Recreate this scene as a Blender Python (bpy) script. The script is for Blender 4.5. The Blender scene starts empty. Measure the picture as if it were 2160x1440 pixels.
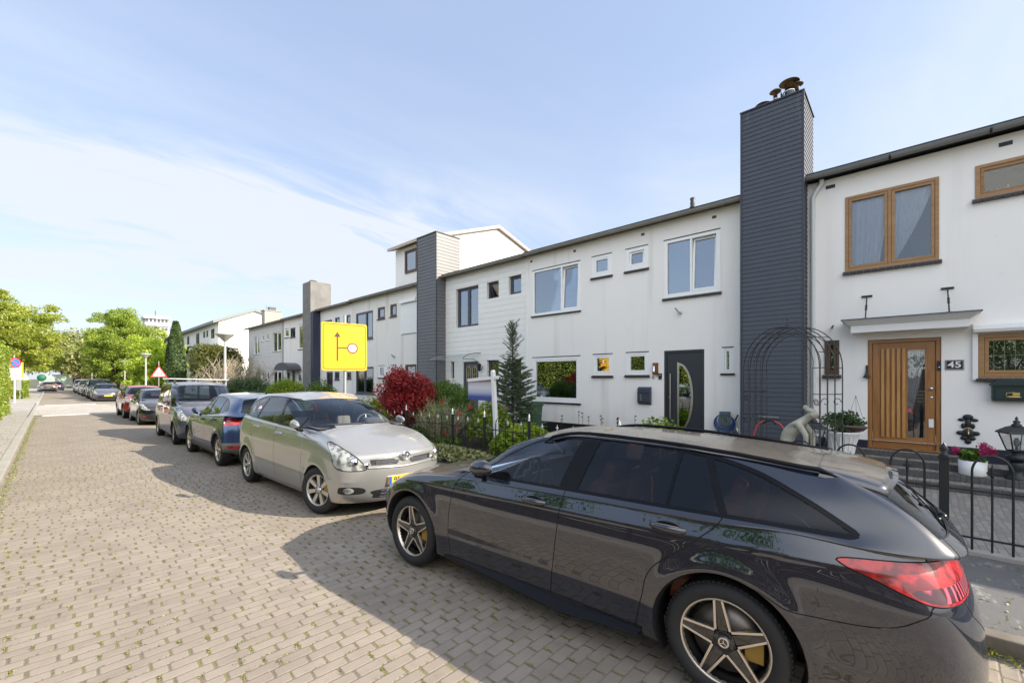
import bpy, bmesh, math, random
import numpy as np
from mathutils import Vector, Matrix
random.seed(7); rng = np.random.default_rng(7)
R = math.radians
scene = bpy.context.scene
# ------------------------------------------------------------------ camera
TH = 47.2                                   # heading, degrees clockwise from the street direction (+Y)
cd = bpy.data.cameras.new('camera'); cam = bpy.data.objects.new('camera', cd)
scene.collection.objects.link(cam); scene.camera = cam
cam.location = (0, 0, 1.85); cam.rotation_euler = (R(90), 0, R(-TH))
cd.sensor_width = 36; cd.lens = 36*900/2160; cd.shift_y = 78/2160; cd.clip_start = .05; cd.clip_end = 2000
# ------------------------------------------------------------------ sky and sun
SUN = Vector((.88, -1.5, 1.0)).normalized()          # direction towards the sun
EL = math.asin(SUN.z); AZ = math.atan2(SUN.x, SUN.y)
world = bpy.data.worlds.new('World'); scene.world = world; world.use_nodes = True
nt = world.node_tree; nt.nodes.clear()
def wn(t, **k):
    n = nt.nodes.new(t)
    for a, b in k.items(): setattr(n, a, b)
    return n
sky = wn('ShaderNodeTexSky', sky_type='NISHITA', sun_disc=False, sun_elevation=EL, sun_rotation=AZ, altitude=0, air_density=1.0, dust_density=1.6, ozone_density=1.6)
bg = wn('ShaderNodeBackground'); wo = wn('ShaderNodeOutputWorld')
tc = wn('ShaderNodeTexCoord'); sep = wn('ShaderNodeSeparateXYZ'); nt.links.new(tc.outputs['Generated'], sep.inputs[0])
def wm(op, a, b=None, c=None):
    n = wn('ShaderNodeMath', operation=op)
    for i, v in enumerate((a, b, c)):
        if v is None: continue
        if isinstance(v, (int, float)): n.inputs[i].default_value = v
        else: nt.links.new(v, n.inputs[i])
    return n.outputs[0]
zc = wm('MAXIMUM', sep.outputs[2], 0.0)
zz = wm('ADD', zc, .16)                                # project onto a high cloud deck
cx = wm('DIVIDE', sep.outputs[0], zz); cy = wm('DIVIDE', sep.outputs[1], zz)
cmb = wn('ShaderNodeCombineXYZ'); nt.links.new(cx, cmb.inputs[0]); nt.links.new(cy, cmb.inputs[1])
mp = wn('ShaderNodeMapping'); nt.links.new(cmb.outputs[0], mp.inputs[0])
mp.inputs['Rotation'].default_value = (0, 0, R(62)); mp.inputs['Scale'].default_value = (.42, 1.25, 1); mp.inputs['Location'].default_value = (4.1, 1.7, 0)
n1 = wn('ShaderNodeTexNoise'); n1.inputs['Scale'].default_value = .8; n1.inputs['Detail'].default_value = 10; n1.inputs['Roughness'].default_value = .55; n1.inputs['Distortion'].default_value = .7
nt.links.new(mp.outputs[0], n1.inputs['Vector'])
def wss(v, a, b):
    n = wn('ShaderNodeMapRange', interpolation_type='SMOOTHSTEP'); nt.links.new(v, n.inputs[0]); n.inputs[1].default_value = a; n.inputs[2].default_value = b; return n.outputs[0]
def near(d, a, b):
    d = Vector(d).normalized(); n = wn('ShaderNodeVectorMath', operation='DOT_PRODUCT'); nt.links.new(tc.outputs['Generated'], n.inputs[0]); n.inputs[1].default_value = d; return wss(n.outputs['Value'], a, b)
wisp = wss(n1.outputs['Fac'], .40, .70)
n3 = wn('ShaderNodeTexNoise'); n3.inputs['Scale'].default_value = 3.2; n3.inputs['Detail'].default_value = 9; n3.inputs['Roughness'].default_value = .6; n3.inputs['Distortion'].default_value = 1.0; nt.links.new(mp.outputs[0], n3.inputs['Vector'])
soft = wss(wm('ADD', wm('MULTIPLY', n1.outputs['Fac'], .52), wm('MULTIPLY', n3.outputs['Fac'], .48)), .37, .60)
band = wm('MULTIPLY', wss(zc, .10, .22), wm('SUBTRACT', 1.0, wss(zc, .30, .47)))
bank = wm('MULTIPLY', near((.02, 1.35, .36), .70, .93), band)                # white bank low over the street
streak = wm('MULTIPLY', near((.55, 1.0, .36), .86, .98), band)
haze_l = near((-.25, 1.45, .30), .80, 1.0)
right = near((1.45, .05, .62), .90, .99)
fac = wm('ADD', wm('MULTIPLY', soft, wm('ADD', wm('MULTIPLY', bank, 1.25), wm('MULTIPLY', streak, .95))), wm('MULTIPLY', wisp, wm('ADD', wm('MULTIPLY', right, .6), .42)))
fac = wm('ADD', fac, wm('MULTIPLY', haze_l, .08))
hz = wm('POWER', wm('SUBTRACT', 1.0, wm('MINIMUM', zc, 1.0)), 6.0)      # milky band near the horizon
fac = wm('MINIMUM', wm('ADD', wm('MULTIPLY', fac, .85), wm('MULTIPLY', hz, .70)), 1.0)
fac = wm('ADD', wm('MULTIPLY', fac, .80), .10)
mx = wn('ShaderNodeMix', data_type='RGBA'); nt.links.new(fac, mx.inputs['Factor'])
sb = wn('ShaderNodeMix', data_type='RGBA'); sb.inputs['Factor'].default_value = .55; nt.links.new(sky.outputs[0], sb.inputs['A']); sb.inputs['B'].default_value = (1.50, 1.85, 2.62, 1)   # thin even veil
fill_sky = near((-.62, -.85, .55), .50, .93)  # unseen bright patch of sky behind the camera, added to lift the facades
fill_mix = wn('ShaderNodeMix', data_type='RGBA'); nt.links.new(wm('MULTIPLY', fill_sky, .85), fill_mix.inputs['Factor']); nt.links.new(sb.outputs['Result'], fill_mix.inputs['A']); fill_mix.inputs['B'].default_value = (7.6, 7.8, 8.1, 1)
nt.links.new(fill_mix.outputs['Result'], mx.inputs['A']); mx.inputs['B'].default_value = (2.62, 2.78, 3.06, 1)
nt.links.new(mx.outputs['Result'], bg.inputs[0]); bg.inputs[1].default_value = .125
nt.links.new(bg.outputs[0], wo.inputs[0])
sd = bpy.data.lights.new('sun', 'SUN'); sd.energy = 3.4; sd.angle = R(.53); sd.color = (1, .90, .76)
so = bpy.data.objects.new('sun', sd); scene.collection.objects.link(so); so.rotation_euler = SUN.to_track_quat('Z', 'Y').to_euler(); so.location = (30, -40, 40)
vs = scene.view_settings; vs.view_transform = 'Standard'; vs.look = 'None'; vs.exposure = 1.42; vs.gamma = 1
scene.render.engine = 'CYCLES'; scene.render.resolution_x = 1024; scene.render.resolution_y = 682
try: scene.cycles.max_bounces = 8; scene.cycles.transparent_max_bounces = 16; scene.cycles.caustics_reflective = False; scene.cycles.caustics_refractive = False
except Exception: pass
# ------------------------------------------------------------------ helpers: objects
COL = scene.collection
def tag(o, label=None, cat=None, group=None, kind=None):
    if label: o['label'] = label
    if cat: o['category'] = cat
    if group: o['group'] = group
    if kind: o['kind'] = kind
    return o
def thing(name, label, cat, loc=(0, 0, 0), rz=0, group=None):
    o = bpy.data.objects.new(name, None); COL.objects.link(o); o.empty_display_size = .1
    o.location = loc; o.rotation_euler = (0, 0, rz); return tag(o, label, cat, group)
def link(name, me, mat=None, parent=None):
    if mat is not None:
        for m in (mat if isinstance(mat, (list, tuple)) else [mat]): me.materials.append(m)
    o = bpy.data.objects.new(name, me); COL.objects.link(o)
    if parent is not None: o.parent = parent
    return o
def copy_tree(o, parent=None):
    c = o.copy(); COL.objects.link(c)
    if parent is not None: c.parent = parent
    for ch in [x for x in list(COL.objects) if x.parent == o]: copy_tree(ch, c)
    return c
class MB:
    """collects boxes, tubes, prisms; build() links them as one mesh object"""
    def __init__(s): s.v = []; s.f = []; s.m = []; s.sm = []
    def add(s, vs, fs, mi=0, smooth=False):
        b = len(s.v); s.v += [tuple(x) for x in vs]
        for f in fs: s.f.append([i+b for i in f]); s.m.append(mi); s.sm.append(smooth)
    def box(s, x0, x1, y0, y1, z0, z1, mi=0, rot=None, c=None):
        vs = [(x, y, z) for z in (z0, z1) for y in (y0, y1) for x in (x0, x1)]
        if rot is not None:
            c = Vector(c if c else ((x0+x1)/2, (y0+y1)/2, (z0+z1)/2)); vs = [c+rot@(Vector(v)-c) for v in vs]
        s.add(vs, [(0, 2, 3, 1), (4, 5, 7, 6), (0, 1, 5, 4), (2, 6, 7, 3), (0, 4, 6, 2), (1, 3, 7, 5)], mi); return s
    def quad(s, a, b, c, d, mi=0): s.add([a, b, c, d], [(0, 1, 2, 3)], mi); return s
    def tube(s, pts, r, n=8, mi=0, cap=True, smooth=True, close=False):
        pts = [Vector(p) for p in pts]; k = len(pts); rs = r if isinstance(r, (list, tuple)) else [r]*k
        vs = []; prev = None
        for i, p in enumerate(pts):
            if close: t = pts[(i+1) % k]-pts[i-1]
            else: t = pts[min(i+1, k-1)]-pts[max(i-1, 0)]
            if t.length < 1e-9: t = Vector((0, 0, 1))
            t.normalize()
            if prev is None: a = t.orthogonal().normalized()
            else:
                a = prev-t*prev.dot(t)
                a = a.normalized() if a.length > 1e-6 else t.orthogonal().normalized()
            prev = a; b = t.cross(a)
            for j in range(n):
                q = 2*math.pi*j/n; vs.append(p+(a*math.cos(q)+b*math.sin(q))*rs[i])
        fs = []
        for i in range(k if close else k-1):
            i2 = (i+1) % k
            for j in range(n):
                j2 = (j+1) % n; fs.append((i*n+j, i*n+j2, i2*n+j2, i2*n+j))
        s.add(vs, fs, mi, smooth)
        if cap and not close: s.add(vs[:n], [tuple(reversed(range(n)))], mi); s.add(vs[-n:], [tuple(range(n))], mi)
        return s
    def lathe(s, prof, n=24, c=(0, 0, 0), axis='z', mi=0, smooth=True, rot=None, sq=False):
        vs = []; k = len(prof)
        for (r, h) in prof:
            for j in range(n):
                q = 2*math.pi*(j+(.5 if sq else 0))/n; x, y, z = r*math.cos(q), r*math.sin(q), h
                p = Vector((x, y, z) if axis == 'z' else ((z, x, y) if axis == 'x' else (x, z, y)))
                if rot is not None: p = rot@p
                vs.append(p+Vector(c))
        fs = [(i*n+j, i*n+(j+1) % n, (i+1)*n+(j+1) % n, (i+1)*n+j) for i in range(k-1) for j in range(n)]
        s.add(vs, fs, mi, smooth); return s
    def prism(s, poly, d0, d1, axis='x', mi=0):
        """polygon given in the two remaining axes, extruded along axis"""
        n = len(poly)
        mk = {'x': lambda a, b, d: (d, a, b), 'y': lambda a, b, d: (a, d, b), 'z': lambda a, b, d: (a, b, d)}[axis]
        vs = [mk(a, b, d0) for a, b in poly]+[mk(a, b, d1) for a, b in poly]
        s.add(vs, [tuple(range(n)), tuple(reversed(range(n, 2*n)))]+[(i, i+n, (i+1) % n+n, (i+1) % n) for i in range(n)], mi); return s
    def ell(s, c, r, n=10, m=7, mi=0, rot=None):
        prof = [(math.sin(math.pi*i/m), -math.cos(math.pi*i/m)) for i in range(m+1)]
        vs = []; 
        for (a, h) in prof:
            for j in range(n):
                q = 2*math.pi*j/n; p = Vector((a*math.cos(q)*r[0], a*math.sin(q)*r[1], h*r[2]))
                if rot is not None: p = rot@p
                vs.append(p+Vector(c))
        s.add(vs, [(i*n+j, i*n+(j+1) % n, (i+1)*n+(j+1) % n, (i+1)*n+j) for i in range(m) for j in range(n)], mi, True); return s
    def mesh(s, name, fix=True):
        me = bpy.data.meshes.new(name); me.from_pydata(s.v, [], s.f)
        me.polygons.foreach_set('material_index', s.m); me.polygons.foreach_set('use_smooth', s.sm)
        if fix:
            bm = bmesh.new(); bm.from_mesh(me); bmesh.ops.recalc_face_normals(bm, faces=bm.faces); bm.to_mesh(me); bm.free()
        me.update(); return me
    def build(s, name, mat=None, parent=None, bevel=0, fix=True, seg=2):
        o = link(name, s.mesh(name, fix), mat, parent)
        if bevel:
            b = o.modifiers.new('bevel', 'BEVEL'); b.width = bevel; b.segments = seg; b.limit_method = 'ANGLE'; b.angle_limit = R(40)
        return o
def text_mesh(body, size, ext=.002, bold=False, align='CENTER', space=1.0):
    c = bpy.data.curves.new('text', 'FONT'); c.body = body; c.size = size; c.extrude = ext; c.align_x = align; c.align_y = 'CENTER'; c.space_character = space
    if bold: c.offset = size*.018
    o = bpy.data.objects.new('text', c); COL.objects.link(o); dg = bpy.context.evaluated_depsgraph_get()
    me = bpy.data.meshes.new_from_object(o.evaluated_get(dg)); COL.objects.unlink(o); bpy.data.objects.remove(o); bpy.data.curves.remove(c); return me
def place_text(name, body, size, mat, M, parent=None, **k):
    me = text_mesh(body, size, **k); me.transform(M); me.materials.clear(); return link(name, me, mat, parent)
# ------------------------------------------------------------------ materials
def srgb(h):
    h = h.lstrip('#'); c = [int(h[i:i+2], 16)/255 for i in (0, 2, 4)]
    return tuple(x/12.92 if x <= .04045 else ((x+.055)/1.055)**2.4 for x in c)
class NT:
    def __init__(s, name):
        s.mat = bpy.data.materials.new(name); s.mat.use_nodes = True; s.t = s.mat.node_tree; s.t.nodes.clear()
        s.out = s.t.nodes.new('ShaderNodeOutputMaterial')
        s.tc = s.t.nodes.new('ShaderNodeTexCoord')
    def n(s, t, ins=None, **k):
        n = s.t.nodes.new(t)
        for a, b in k.items(): setattr(n, a, b)
        for a, b in (ins or {}).items(): s.set(n.inputs[a], b)
        return n
    def set(s, sock, v):
        if isinstance(v, bpy.types.NodeSocket): s.t.links.new(v, sock)
        elif isinstance(v, (tuple, list)) and len(v) == 3 and sock.type == 'RGBA': sock.default_value = (*v, 1)
        else: sock.default_value = v
    def m(s, op, a, b=None, c=None, clamp=False):
        n = s.t.nodes.new('ShaderNodeMath'); n.operation = op; n.use_clamp = clamp
        for i, v in enumerate((a, b, c)):
            if v is not None: s.set(n.inputs[i], v)
        return n.outputs[0]
    def mix(s, f, a, b, blend='MIX'):
        n = s.t.nodes.new('ShaderNodeMix'); n.data_type = 'RGBA'; n.blend_type = blend
        s.set(n.inputs['Factor'], f); s.set(n.inputs['A'], a); s.set(n.inputs['B'], b); return n.outputs['Result']
    def ramp(s, f, els, interp='LINEAR'):
        n = s.t.nodes.new('ShaderNodeValToRGB'); s.set(n.inputs[0], f); r = n.color_ramp; r.interpolation = interp
        while len(r.elements) < len(els): r.elements.new(.5)
        for e, (p, c) in zip(r.elements, els): e.position = p; e.color = (*c, 1) if isinstance(c, (tuple, list)) else (c, c, c, 1)
        return n.outputs[0]
    def noise(s, scale, detail=4, rough=.5, vec=None, dist=0, w=None):
        n = s.n('ShaderNodeTexNoise', {'Scale': scale, 'Detail': detail, 'Roughness': rough, 'Distortion': dist})
        s.set(n.inputs['Vector'], vec if vec is not None else s.tc.outputs['Object']); return n.outputs['Fac']
    def smap(s, sc, vec=None):
        n = s.n('ShaderNodeMapping'); s.set(n.inputs[0], vec if vec is not None else s.tc.outputs['Object']); n.inputs['Scale'].default_value = sc; return n.outputs[0]
    def xyz(s, vec=None):
        n = s.n('ShaderNodeSeparateXYZ'); s.set(n.inputs[0], vec if vec is not None else s.tc.outputs['Object']); return n.outputs
    def sstep(s, v, a, b):
        n = s.n('ShaderNodeMapRange', interpolation_type='SMOOTHSTEP'); s.set(n.inputs[0], v); n.inputs[1].default_value = a; n.inputs[2].default_value = b; return n.outputs[0]
    def bump(s, h, strength=.3, dist=.01, normal=None):
        n = s.n('ShaderNodeBump', {'Strength': strength, 'Distance': dist, 'Height': h})
        if normal is not None: s.set(n.inputs['Normal'], normal)
        return n.outputs[0]
    def pbr(s, **k):
        n = s.n('ShaderNodeBsdfPrincipled')
        for a, b in k.items(): s.set(n.inputs[a.replace('_', ' ')], b)
        return n
    def done(s, sh):
        s.t.links.new(sh if isinstance(sh, bpy.types.NodeSocket) else sh.outputs[0], s.out.inputs[0]); return s.mat
def simple(name, col, rough=.6, metal=0, vary=.15, scale=6, bump=0, **k):
    t = NT(name); f = t.noise(scale, 4, .6)
    lo = tuple(c*(1-vary) for c in col); hi = tuple(min(1, c*(1+vary)) for c in col)
    d = dict(Base_Color=t.mix(f, lo, hi), Roughness=rough, Metallic=metal); d.update(k)
    if bump: d['Normal'] = t.bump(t.noise(scale*6, 5, .6), bump, .004)
    return t.done(t.pbr(**d))
M = {}
def stucco(name, col, streak=.12, grime=.5):
    t = NT(name); x, y, z = t.xyz()
    big = t.noise(.55, 5, .6); med = t.noise(3, 5, .62)
    c = t.mix(t.m('MULTIPLY', big, .8), tuple(v*1.03 for v in col), tuple(v*.92 for v in col))
    st = t.noise(1, 5, .6, vec=t.smap((2.2, 2.2, .16)))                       # rain streaks
    c = t.mix(t.m('MULTIPLY', t.sstep(st, .52, .8), streak*7), c, tuple(v*.72*w for v, w in zip(col, (1, .985, .94))))
    sp = t.sstep(med, .62, .78); c = t.mix(t.m('MULTIPLY', sp, .42), c, tuple(v*.84 for v in col))
    low = t.m('MULTIPLY', t.sstep(z, 1.3, .25), t.noise(2.2, 5, .65)); c = t.mix(t.m('MULTIPLY', low, grime), c, (.33, .31, .27))
    cr = t.n('ShaderNodeTexVoronoi', {'Scale': .8, 'Randomness': 1.0}, feature='DISTANCE_TO_EDGE'); t.set(cr.inputs['Vector'], t.n('ShaderNodeVectorMath', {0: t.tc.outputs['Object']}, operation='ADD').outputs[0])
    h = t.m('ADD', t.m('MULTIPLY', t.noise(60, 4, .7), .5), t.m('MULTIPLY', t.noise(5, 4, .6), .8))
    return t.done(t.pbr(Base_Color=c, Roughness=.88, Normal=t.bump(h, .35, .006)))
M['stucco'] = stucco('white_stucco', (.89, .865, .82))
M['stucco45'] = stucco('clean_white_stucco', (.89, .87, .83), .04, .1)
M['stucco_old'] = stucco('old_white_stucco', (.83, .805, .75), .14, .5)
M['stucco_sun'] = stucco('far_white_stucco', (.80, .79, .76), .05, .1)
M['board_white'] = simple('painted_white_boards', (.86, .845, .80), .55, vary=.06, scale=3)
M['board_old'] = simple('weathered_white_boards', (.60, .59, .57), .6, vary=.12, scale=3)
def slate_board(name, col, stain=.5):
    t = NT(name); x, y, z = t.xyz(); f = t.noise(2.2, 5, .6)
    c = t.mix(f, tuple(v*.82 for v in col), tuple(v*1.15 for v in col))
    st = t.sstep(t.noise(1, 6, .65, vec=t.smap((5, 5, .5))), .58, .75); hi = t.sstep(z, 5.9, 8.0)
    c = t.mix(t.m('MULTIPLY', t.m('MULTIPLY', st, hi), stain), c, (.36, .38, .40))
    return t.done(t.pbr(Base_Color=c, Roughness=.48, Specular_IOR_Level=.5, Normal=t.bump(t.noise(40, 4, .6, vec=t.smap((1, 1, 4))), .12, .002)))
M['slate'] = slate_board('slate_blue_boards', (.062, .07, .088), .35)
M['board_grey'] = slate_board('satin_grey_boards', (.135, .135, .14), .1); M['slate_trim'] = simple('slate_corner_trim', (.04, .045, .06), .45)
M['navy'] = simple('navy_shade', (.028, .036, .065), .5, vary=.15)
M['taupe'] = slate_board('grey_boards', (.115, .118, .125), .1)
M['cream_board'] = simple('cream_side_boards', (.46, .42, .34), .6, vary=.08)
M['concrete'] = simple('bare_grey_render', (.20, .195, .185), .9, vary=.45, scale=2.4, bump=.4)
M['dark_concrete'] = simple('dark_render', (.085, .08, .08), .9, vary=.4, scale=2.5, bump=.3)
M['plinth'] = simple('navy_plinth_paint', (.012, .016, .032), .55, vary=.2)
M['black'] = simple('black_paint', (.012, .012, .014), .45)
M['iron'] = simple('wrought_iron', (.022, .027, .03), .42, .3, vary=.3, scale=30)
M['rustiron'] = simple('weathered_wrought_iron', (.05, .047, .05), .7, .2, vary=.5, scale=25)
M['zinc'] = simple('zinc_gutter', (.30, .28, .245), .55, .25, vary=.25, scale=3)
M['dkgutter'] = simple('dark_grey_gutter', (.20, .205, .20), .5, .1, vary=.15)
M['roofedge'] = simple('bitumen_roof', (.035, .037, .042), .85, vary=.3, bump=.3)
M['pvc'] = simple('white_window_frame', (.90, .90, .88), .35, vary=.03)
M['greyframe'] = simple('grey_window_frame', (.075, .08, .10), .4, vary=.1)
M['whitepipe'] = simple('painted_drainpipe', (.60, .62, .62), .5, vary=.06)
M['bricksill'] = simple('dark_brick_sill', (.035, .024, .024), .35, vary=.4, scale=8)
M['mortar'] = simple('sill_mortar', (.30, .28, .26), .9)
def wood(name, a, b, rough=.38, axis=2):
    t = NT(name); sc = [9, 9, 9]; sc[axis] = .55
    n = t.noise(2.2, 6, .6, vec=t.smap(tuple(sc)), dist=1.4); n2 = t.noise(14, 3, .5, vec=t.smap(tuple(sc)))
    c = t.ramp(t.m('ADD', t.m('MULTIPLY', n, .75), t.m('MULTIPLY', n2, .25)), [(.3, a), (.7, b)])
    return t.done(t.pbr(Base_Color=c, Roughness=rough, Coat_Weight=.3, Coat_Roughness=.25, Normal=t.bump(n2, .12, .002)))
M['doorwood'] = wood('varnished_hardwood_upright', (.20, .078, .02), (.42, .195, .058))
M['doorwood_h'] = wood('varnished_hardwood_level', (.20, .078, .02), (.42, .195, .058), axis=1)
M['slatwood'] = wood('varnished_slats', (.36, .16, .04), (.60, .32, .10))
M['framewood'] = wood('brown_window_wood', (.21, .10, .03), (.42, .23, .085), .45, 1)
M['framewood_d'] = wood('dark_brown_window_wood', (.055, .028, .014), (.11, .055, .025), .5)
M['anthracite'] = simple('anthracite_door_paint', (.030, .035, .042), .38, vary=.08)
M['steel'] = simple('brushed_steel', (.62, .60, .56), .28, 1, vary=.08, scale=20)
M['chrome'] = simple('chrome', (.75, .75, .76), .08, 1, vary=.02)
M['gold'] = simple('gold_relief', (.62, .46, .18), .32, .8, vary=.15, scale=40)
M['white'] = simple('white_paint', (.78, .78, .76), .45, vary=.04)
M['roller'] = simple('white_roller_shutter', (.88, .88, .86), .5, vary=.04)
def glassy(name, tint=(.55, .6, .62), refl=.32, rough=.0, flat=0):
    """window pane: clear tinted glass that mirrors more than bare glass (coated double glazing)"""
    t = NT(name); fr = t.n('ShaderNodeFresnel', {'IOR': 1.6 if not flat else 1.5}).outputs[0]
    nrm = t.bump(t.noise(.9, 2, .4), .05 if not flat else .002, .06)
    f = t.m('ADD', t.m('MULTIPLY', fr, 1-refl), refl, clamp=True)
    gl = t.n('ShaderNodeBsdfGlossy', {'Color': (.92, .96, 1.0), 'Roughness': rough, 'Normal': nrm}); tr = t.n('ShaderNodeBsdfTransparent', {'Color': tint})
    ms = t.n('ShaderNodeMixShader', {0: f, 1: tr.outputs[0], 2: gl.outputs[0]}); return t.done(ms)
M['glass'] = glassy('window_glass', (.62, .66, .66), .27)
M['glass45'] = glassy('clear_window_glass', (.94, .96, .98), .03)
M['carglass'] = glassy('car_glass', (.90, .94, .94), .0, flat=1)
M['privglass'] = glassy('dark_privacy_glass', (.30, .33, .38), .0, flat=1)
M['frost'] = simple('obscured_glass', (.20, .25, .22), .15, vary=.5, scale=60, bump=.5)
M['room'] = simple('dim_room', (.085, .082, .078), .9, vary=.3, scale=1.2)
M['curtain'] = None
t = NT('net_curtain'); M['curtain'] = t.done(t.n('ShaderNodeMixShader', {0: .30, 1: t.pbr(Base_Color=(.86, .88, .9), Roughness=.9).outputs[0], 2: t.n('ShaderNodeBsdfTranslucent', {'Color': (.85, .87, .9)}).outputs[0]}))
M['blind'] = simple('grey_pleated_blind', (.10, .10, .11), .9, vary=.1)
M['stone'] = simple('weathered_stone', (.40, .385, .31), .9, vary=.45, scale=9, bump=.5)
M['terracotta'] = simple('brown_basket', (.12, .08, .07), .9, vary=.4)
M['rubber'] = simple('tyre_rubber', (.018, .018, .019), .75, vary=.3, scale=20)
M['plastic'] = simple('black_plastic', (.016, .016, .017), .5, vary=.1)
M['trim'] = simple('gloss_black_trim', (.006, .006, .007), .22, vary=.05, Specular_IOR_Level=.22)
M['seam'] = simple('panel_gap', (.003, .003, .003), .8)
M['redsign'] = simple('red_sign_film', (.62, .03, .03), .45, vary=.05)
M['bluesign'] = simple('blue_sign_film', (.04, .16, .55), .45, vary=.05)
M['yellow'] = simple('yellow_sign_film', (.80, .42, .008), .42, vary=.04)
M['signwhite'] = simple('white_sign_film', (.78, .78, .78), .4, vary=.03)
M['galv'] = simple('galvanised_steel', (.42, .43, .43), .45, .5, vary=.15)
M['lampgrey'] = simple('lamp_post_grey', (.42, .44, .42), .5, .2, vary=.1)
M['lampshade'] = simple('cream_lamp_shade', (.42, .43, .36), .45, vary=.1)
M['bin'] = simple('green_bin_plastic', (.045, .10, .055), .5, vary=.15)
M['soil'] = simple('garden_soil', (.055, .042, .028), .95, vary=.5, scale=8, bump=.6)
M['bark'] = simple('bark', (.10, .085, .065), .9, vary=.4, scale=10, bump=.5)
M['leather'] = simple('tan_leather', (.36, .12, .05), .45, vary=.1)
M['seatgrey'] = simple('grey_seat_fabric', (.16, .155, .15), .85, vary=.1)
M['dash'] = simple('dashboard_black', (.06, .062, .068), .92, vary=.15)
M['silverplastic'] = simple('silver_trim', (.35, .35, .35), .3, .6)
M['plate'] = simple('yellow_number_plate', (.75, .45, .015), .4, vary=.03)
M['blueplate'] = simple('blue_plate_band', (.02, .08, .45), .4)
def leafmat(name, a, b, c=None, trans=.35, rough=.5, sc=3.0):
    t = NT(name); oi = t.n('ShaderNodeNewGeometry'); f = t.m('ADD', t.m('MULTIPLY', t.noise(sc, 3, .6), .55), t.m('MULTIPLY', oi.outputs['Random Per Island'], .45))
    col = t.ramp(f, [(.28, a), (.55, tuple((p+q)/2 for p, q in zip(a, b)) if c is None else c), (.75, b)])
    p = t.pbr(Base_Color=col, Roughness=rough); tr = t.n('ShaderNodeBsdfTranslucent', {'Color': t.mix(1.0, col, (1.25, 1.35, .6), 'MULTIPLY')})
    return t.done(t.n('ShaderNodeMixShader', {0: trans, 1: p.outputs[0], 2: tr.outputs[0]}))
M['leaf_tree'] = leafmat('spring_maple_leaves', (.19, .24, .03), (.54, .56, .12), trans=.5, sc=.6)
M['leaf_tree2'] = leafmat('fresh_tree_leaves', (.18, .25, .03), (.47, .55, .12), trans=.5, sc=.6)
M['leaf_lime'] = leafmat('lime_leaves', (.24, .33, .03), (.60, .68, .12), trans=.5, sc=1)
M['leaf_olive'] = leafmat('olive_leaves', (.17, .20, .06), (.46, .46, .2), trans=.4, sc=.6)
M['leaf_dark'] = leafmat('dark_leaves', (.03, .065, .02), (.09, .16, .035), trans=.25)
M['leaf_mid'] = leafmat('bush_leaves', (.05, .11, .018), (.19, .30, .045), trans=.35)
M['leaf_bright'] = leafmat('bright_bush_leaves', (.12, .20, .015), (.38, .46, .04), trans=.4)
M['leaf_hedge'] = leafmat('hedge_leaves', (.16, .23, .03), (.44, .52, .09), trans=.45)
M['leaf_box'] = leafmat('trimmed_hedge_leaves', (.05, .07, .02), (.22, .22, .04), trans=.3)
M['leaf_cyp'] = leafmat('cypress_needles', (.03, .065, .02), (.11, .16, .04), trans=.2)
M['leaf_red'] = leafmat('red_maple_leaves', (.16, .012, .025), (.62, .08, .07), trans=.45, sc=2)
M['leaf_spruce'] = leafmat('spruce_needles', (.07, .11, .065), (.20, .25, .14), trans=.15, sc=4)
M['leaf_dry'] = leafmat('dry_twig_leaves', (.15, .16, .06), (.36, .37, .16), trans=.25)
M['twig'] = simple('pale_twigs', (.42, .36, .26), .8, vary=.3)
M['moss'] = leafmat('moss_and_weeds', (.10, .13, .025), (.42, .40, .10), trans=.25, sc=9)
M['magenta'] = leafmat('magenta_petals', (.40, .02, .14), (.70, .10, .32), trans=.3)
M['redflower'] = leafmat('red_petals', (.45, .02, .03), (.70, .06, .08), trans=.3)
M['bluebell'] = leafmat('blue_petals', (.12, .12, .45), (.3, .3, .75), trans=.3)
M['pinkdry'] = leafmat('faded_flowerheads', (.25, .16, .10), (.48, .33, .25), trans=.3)
# ------------------------------------------------------------------ cars: one dense smooth skin, cut into panels
NS, NR = 14, 12
def lim(C, axis, ends):
    a, b = ends(C, axis)
    E = np.concatenate([a, C, b], axis); n = C.shape[axis]
    g = lambda k: np.take(E, range(k, k+n), axis)
    return (g(0)+4*g(1)+g(2))/6
def mir(A): B = A.copy(); B[..., 0] *= -1; return B
def ends(C, axis):
    n = C.shape[axis]; g = lambda i: np.take(C, [i], axis)
    if axis == 1: return mir(g(1)), mir(g(n-2))
    return 2*g(0)-g(1), mir(g(n-2))
def bsurf(P, ku, kv, k=.75, it=3):
    """P[ring, station, 3] -> dense grid that nearly passes through the points"""
    C = P.copy()
    for _ in range(it): C = C+k*(P-lim(lim(C, 0, ends), 1, ends))
    def dense(C, axis, m):
        a, b = ends(C, axis); E = np.concatenate([a, C, b], axis); n = C.shape[axis]; out = []; par = []
        for i in range(n-1):
            for j in range(m if i < n-2 else m+1):
                t = j/m; w = [(1-t)**3/6, (3*t**3-6*t*t+4)/6, (-3*t**3+3*t*t+3*t+1)/6, t**3/6]
                out.append(sum(w[q]*np.take(E, min(i+q, n+1), axis) for q in range(4))); par.append(i+t)
        return np.stack(out, axis), np.array(par)
    D, pv = dense(C, 0, kv); D, pu = dense(D, 1, ku); return D, pu, pv
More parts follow.
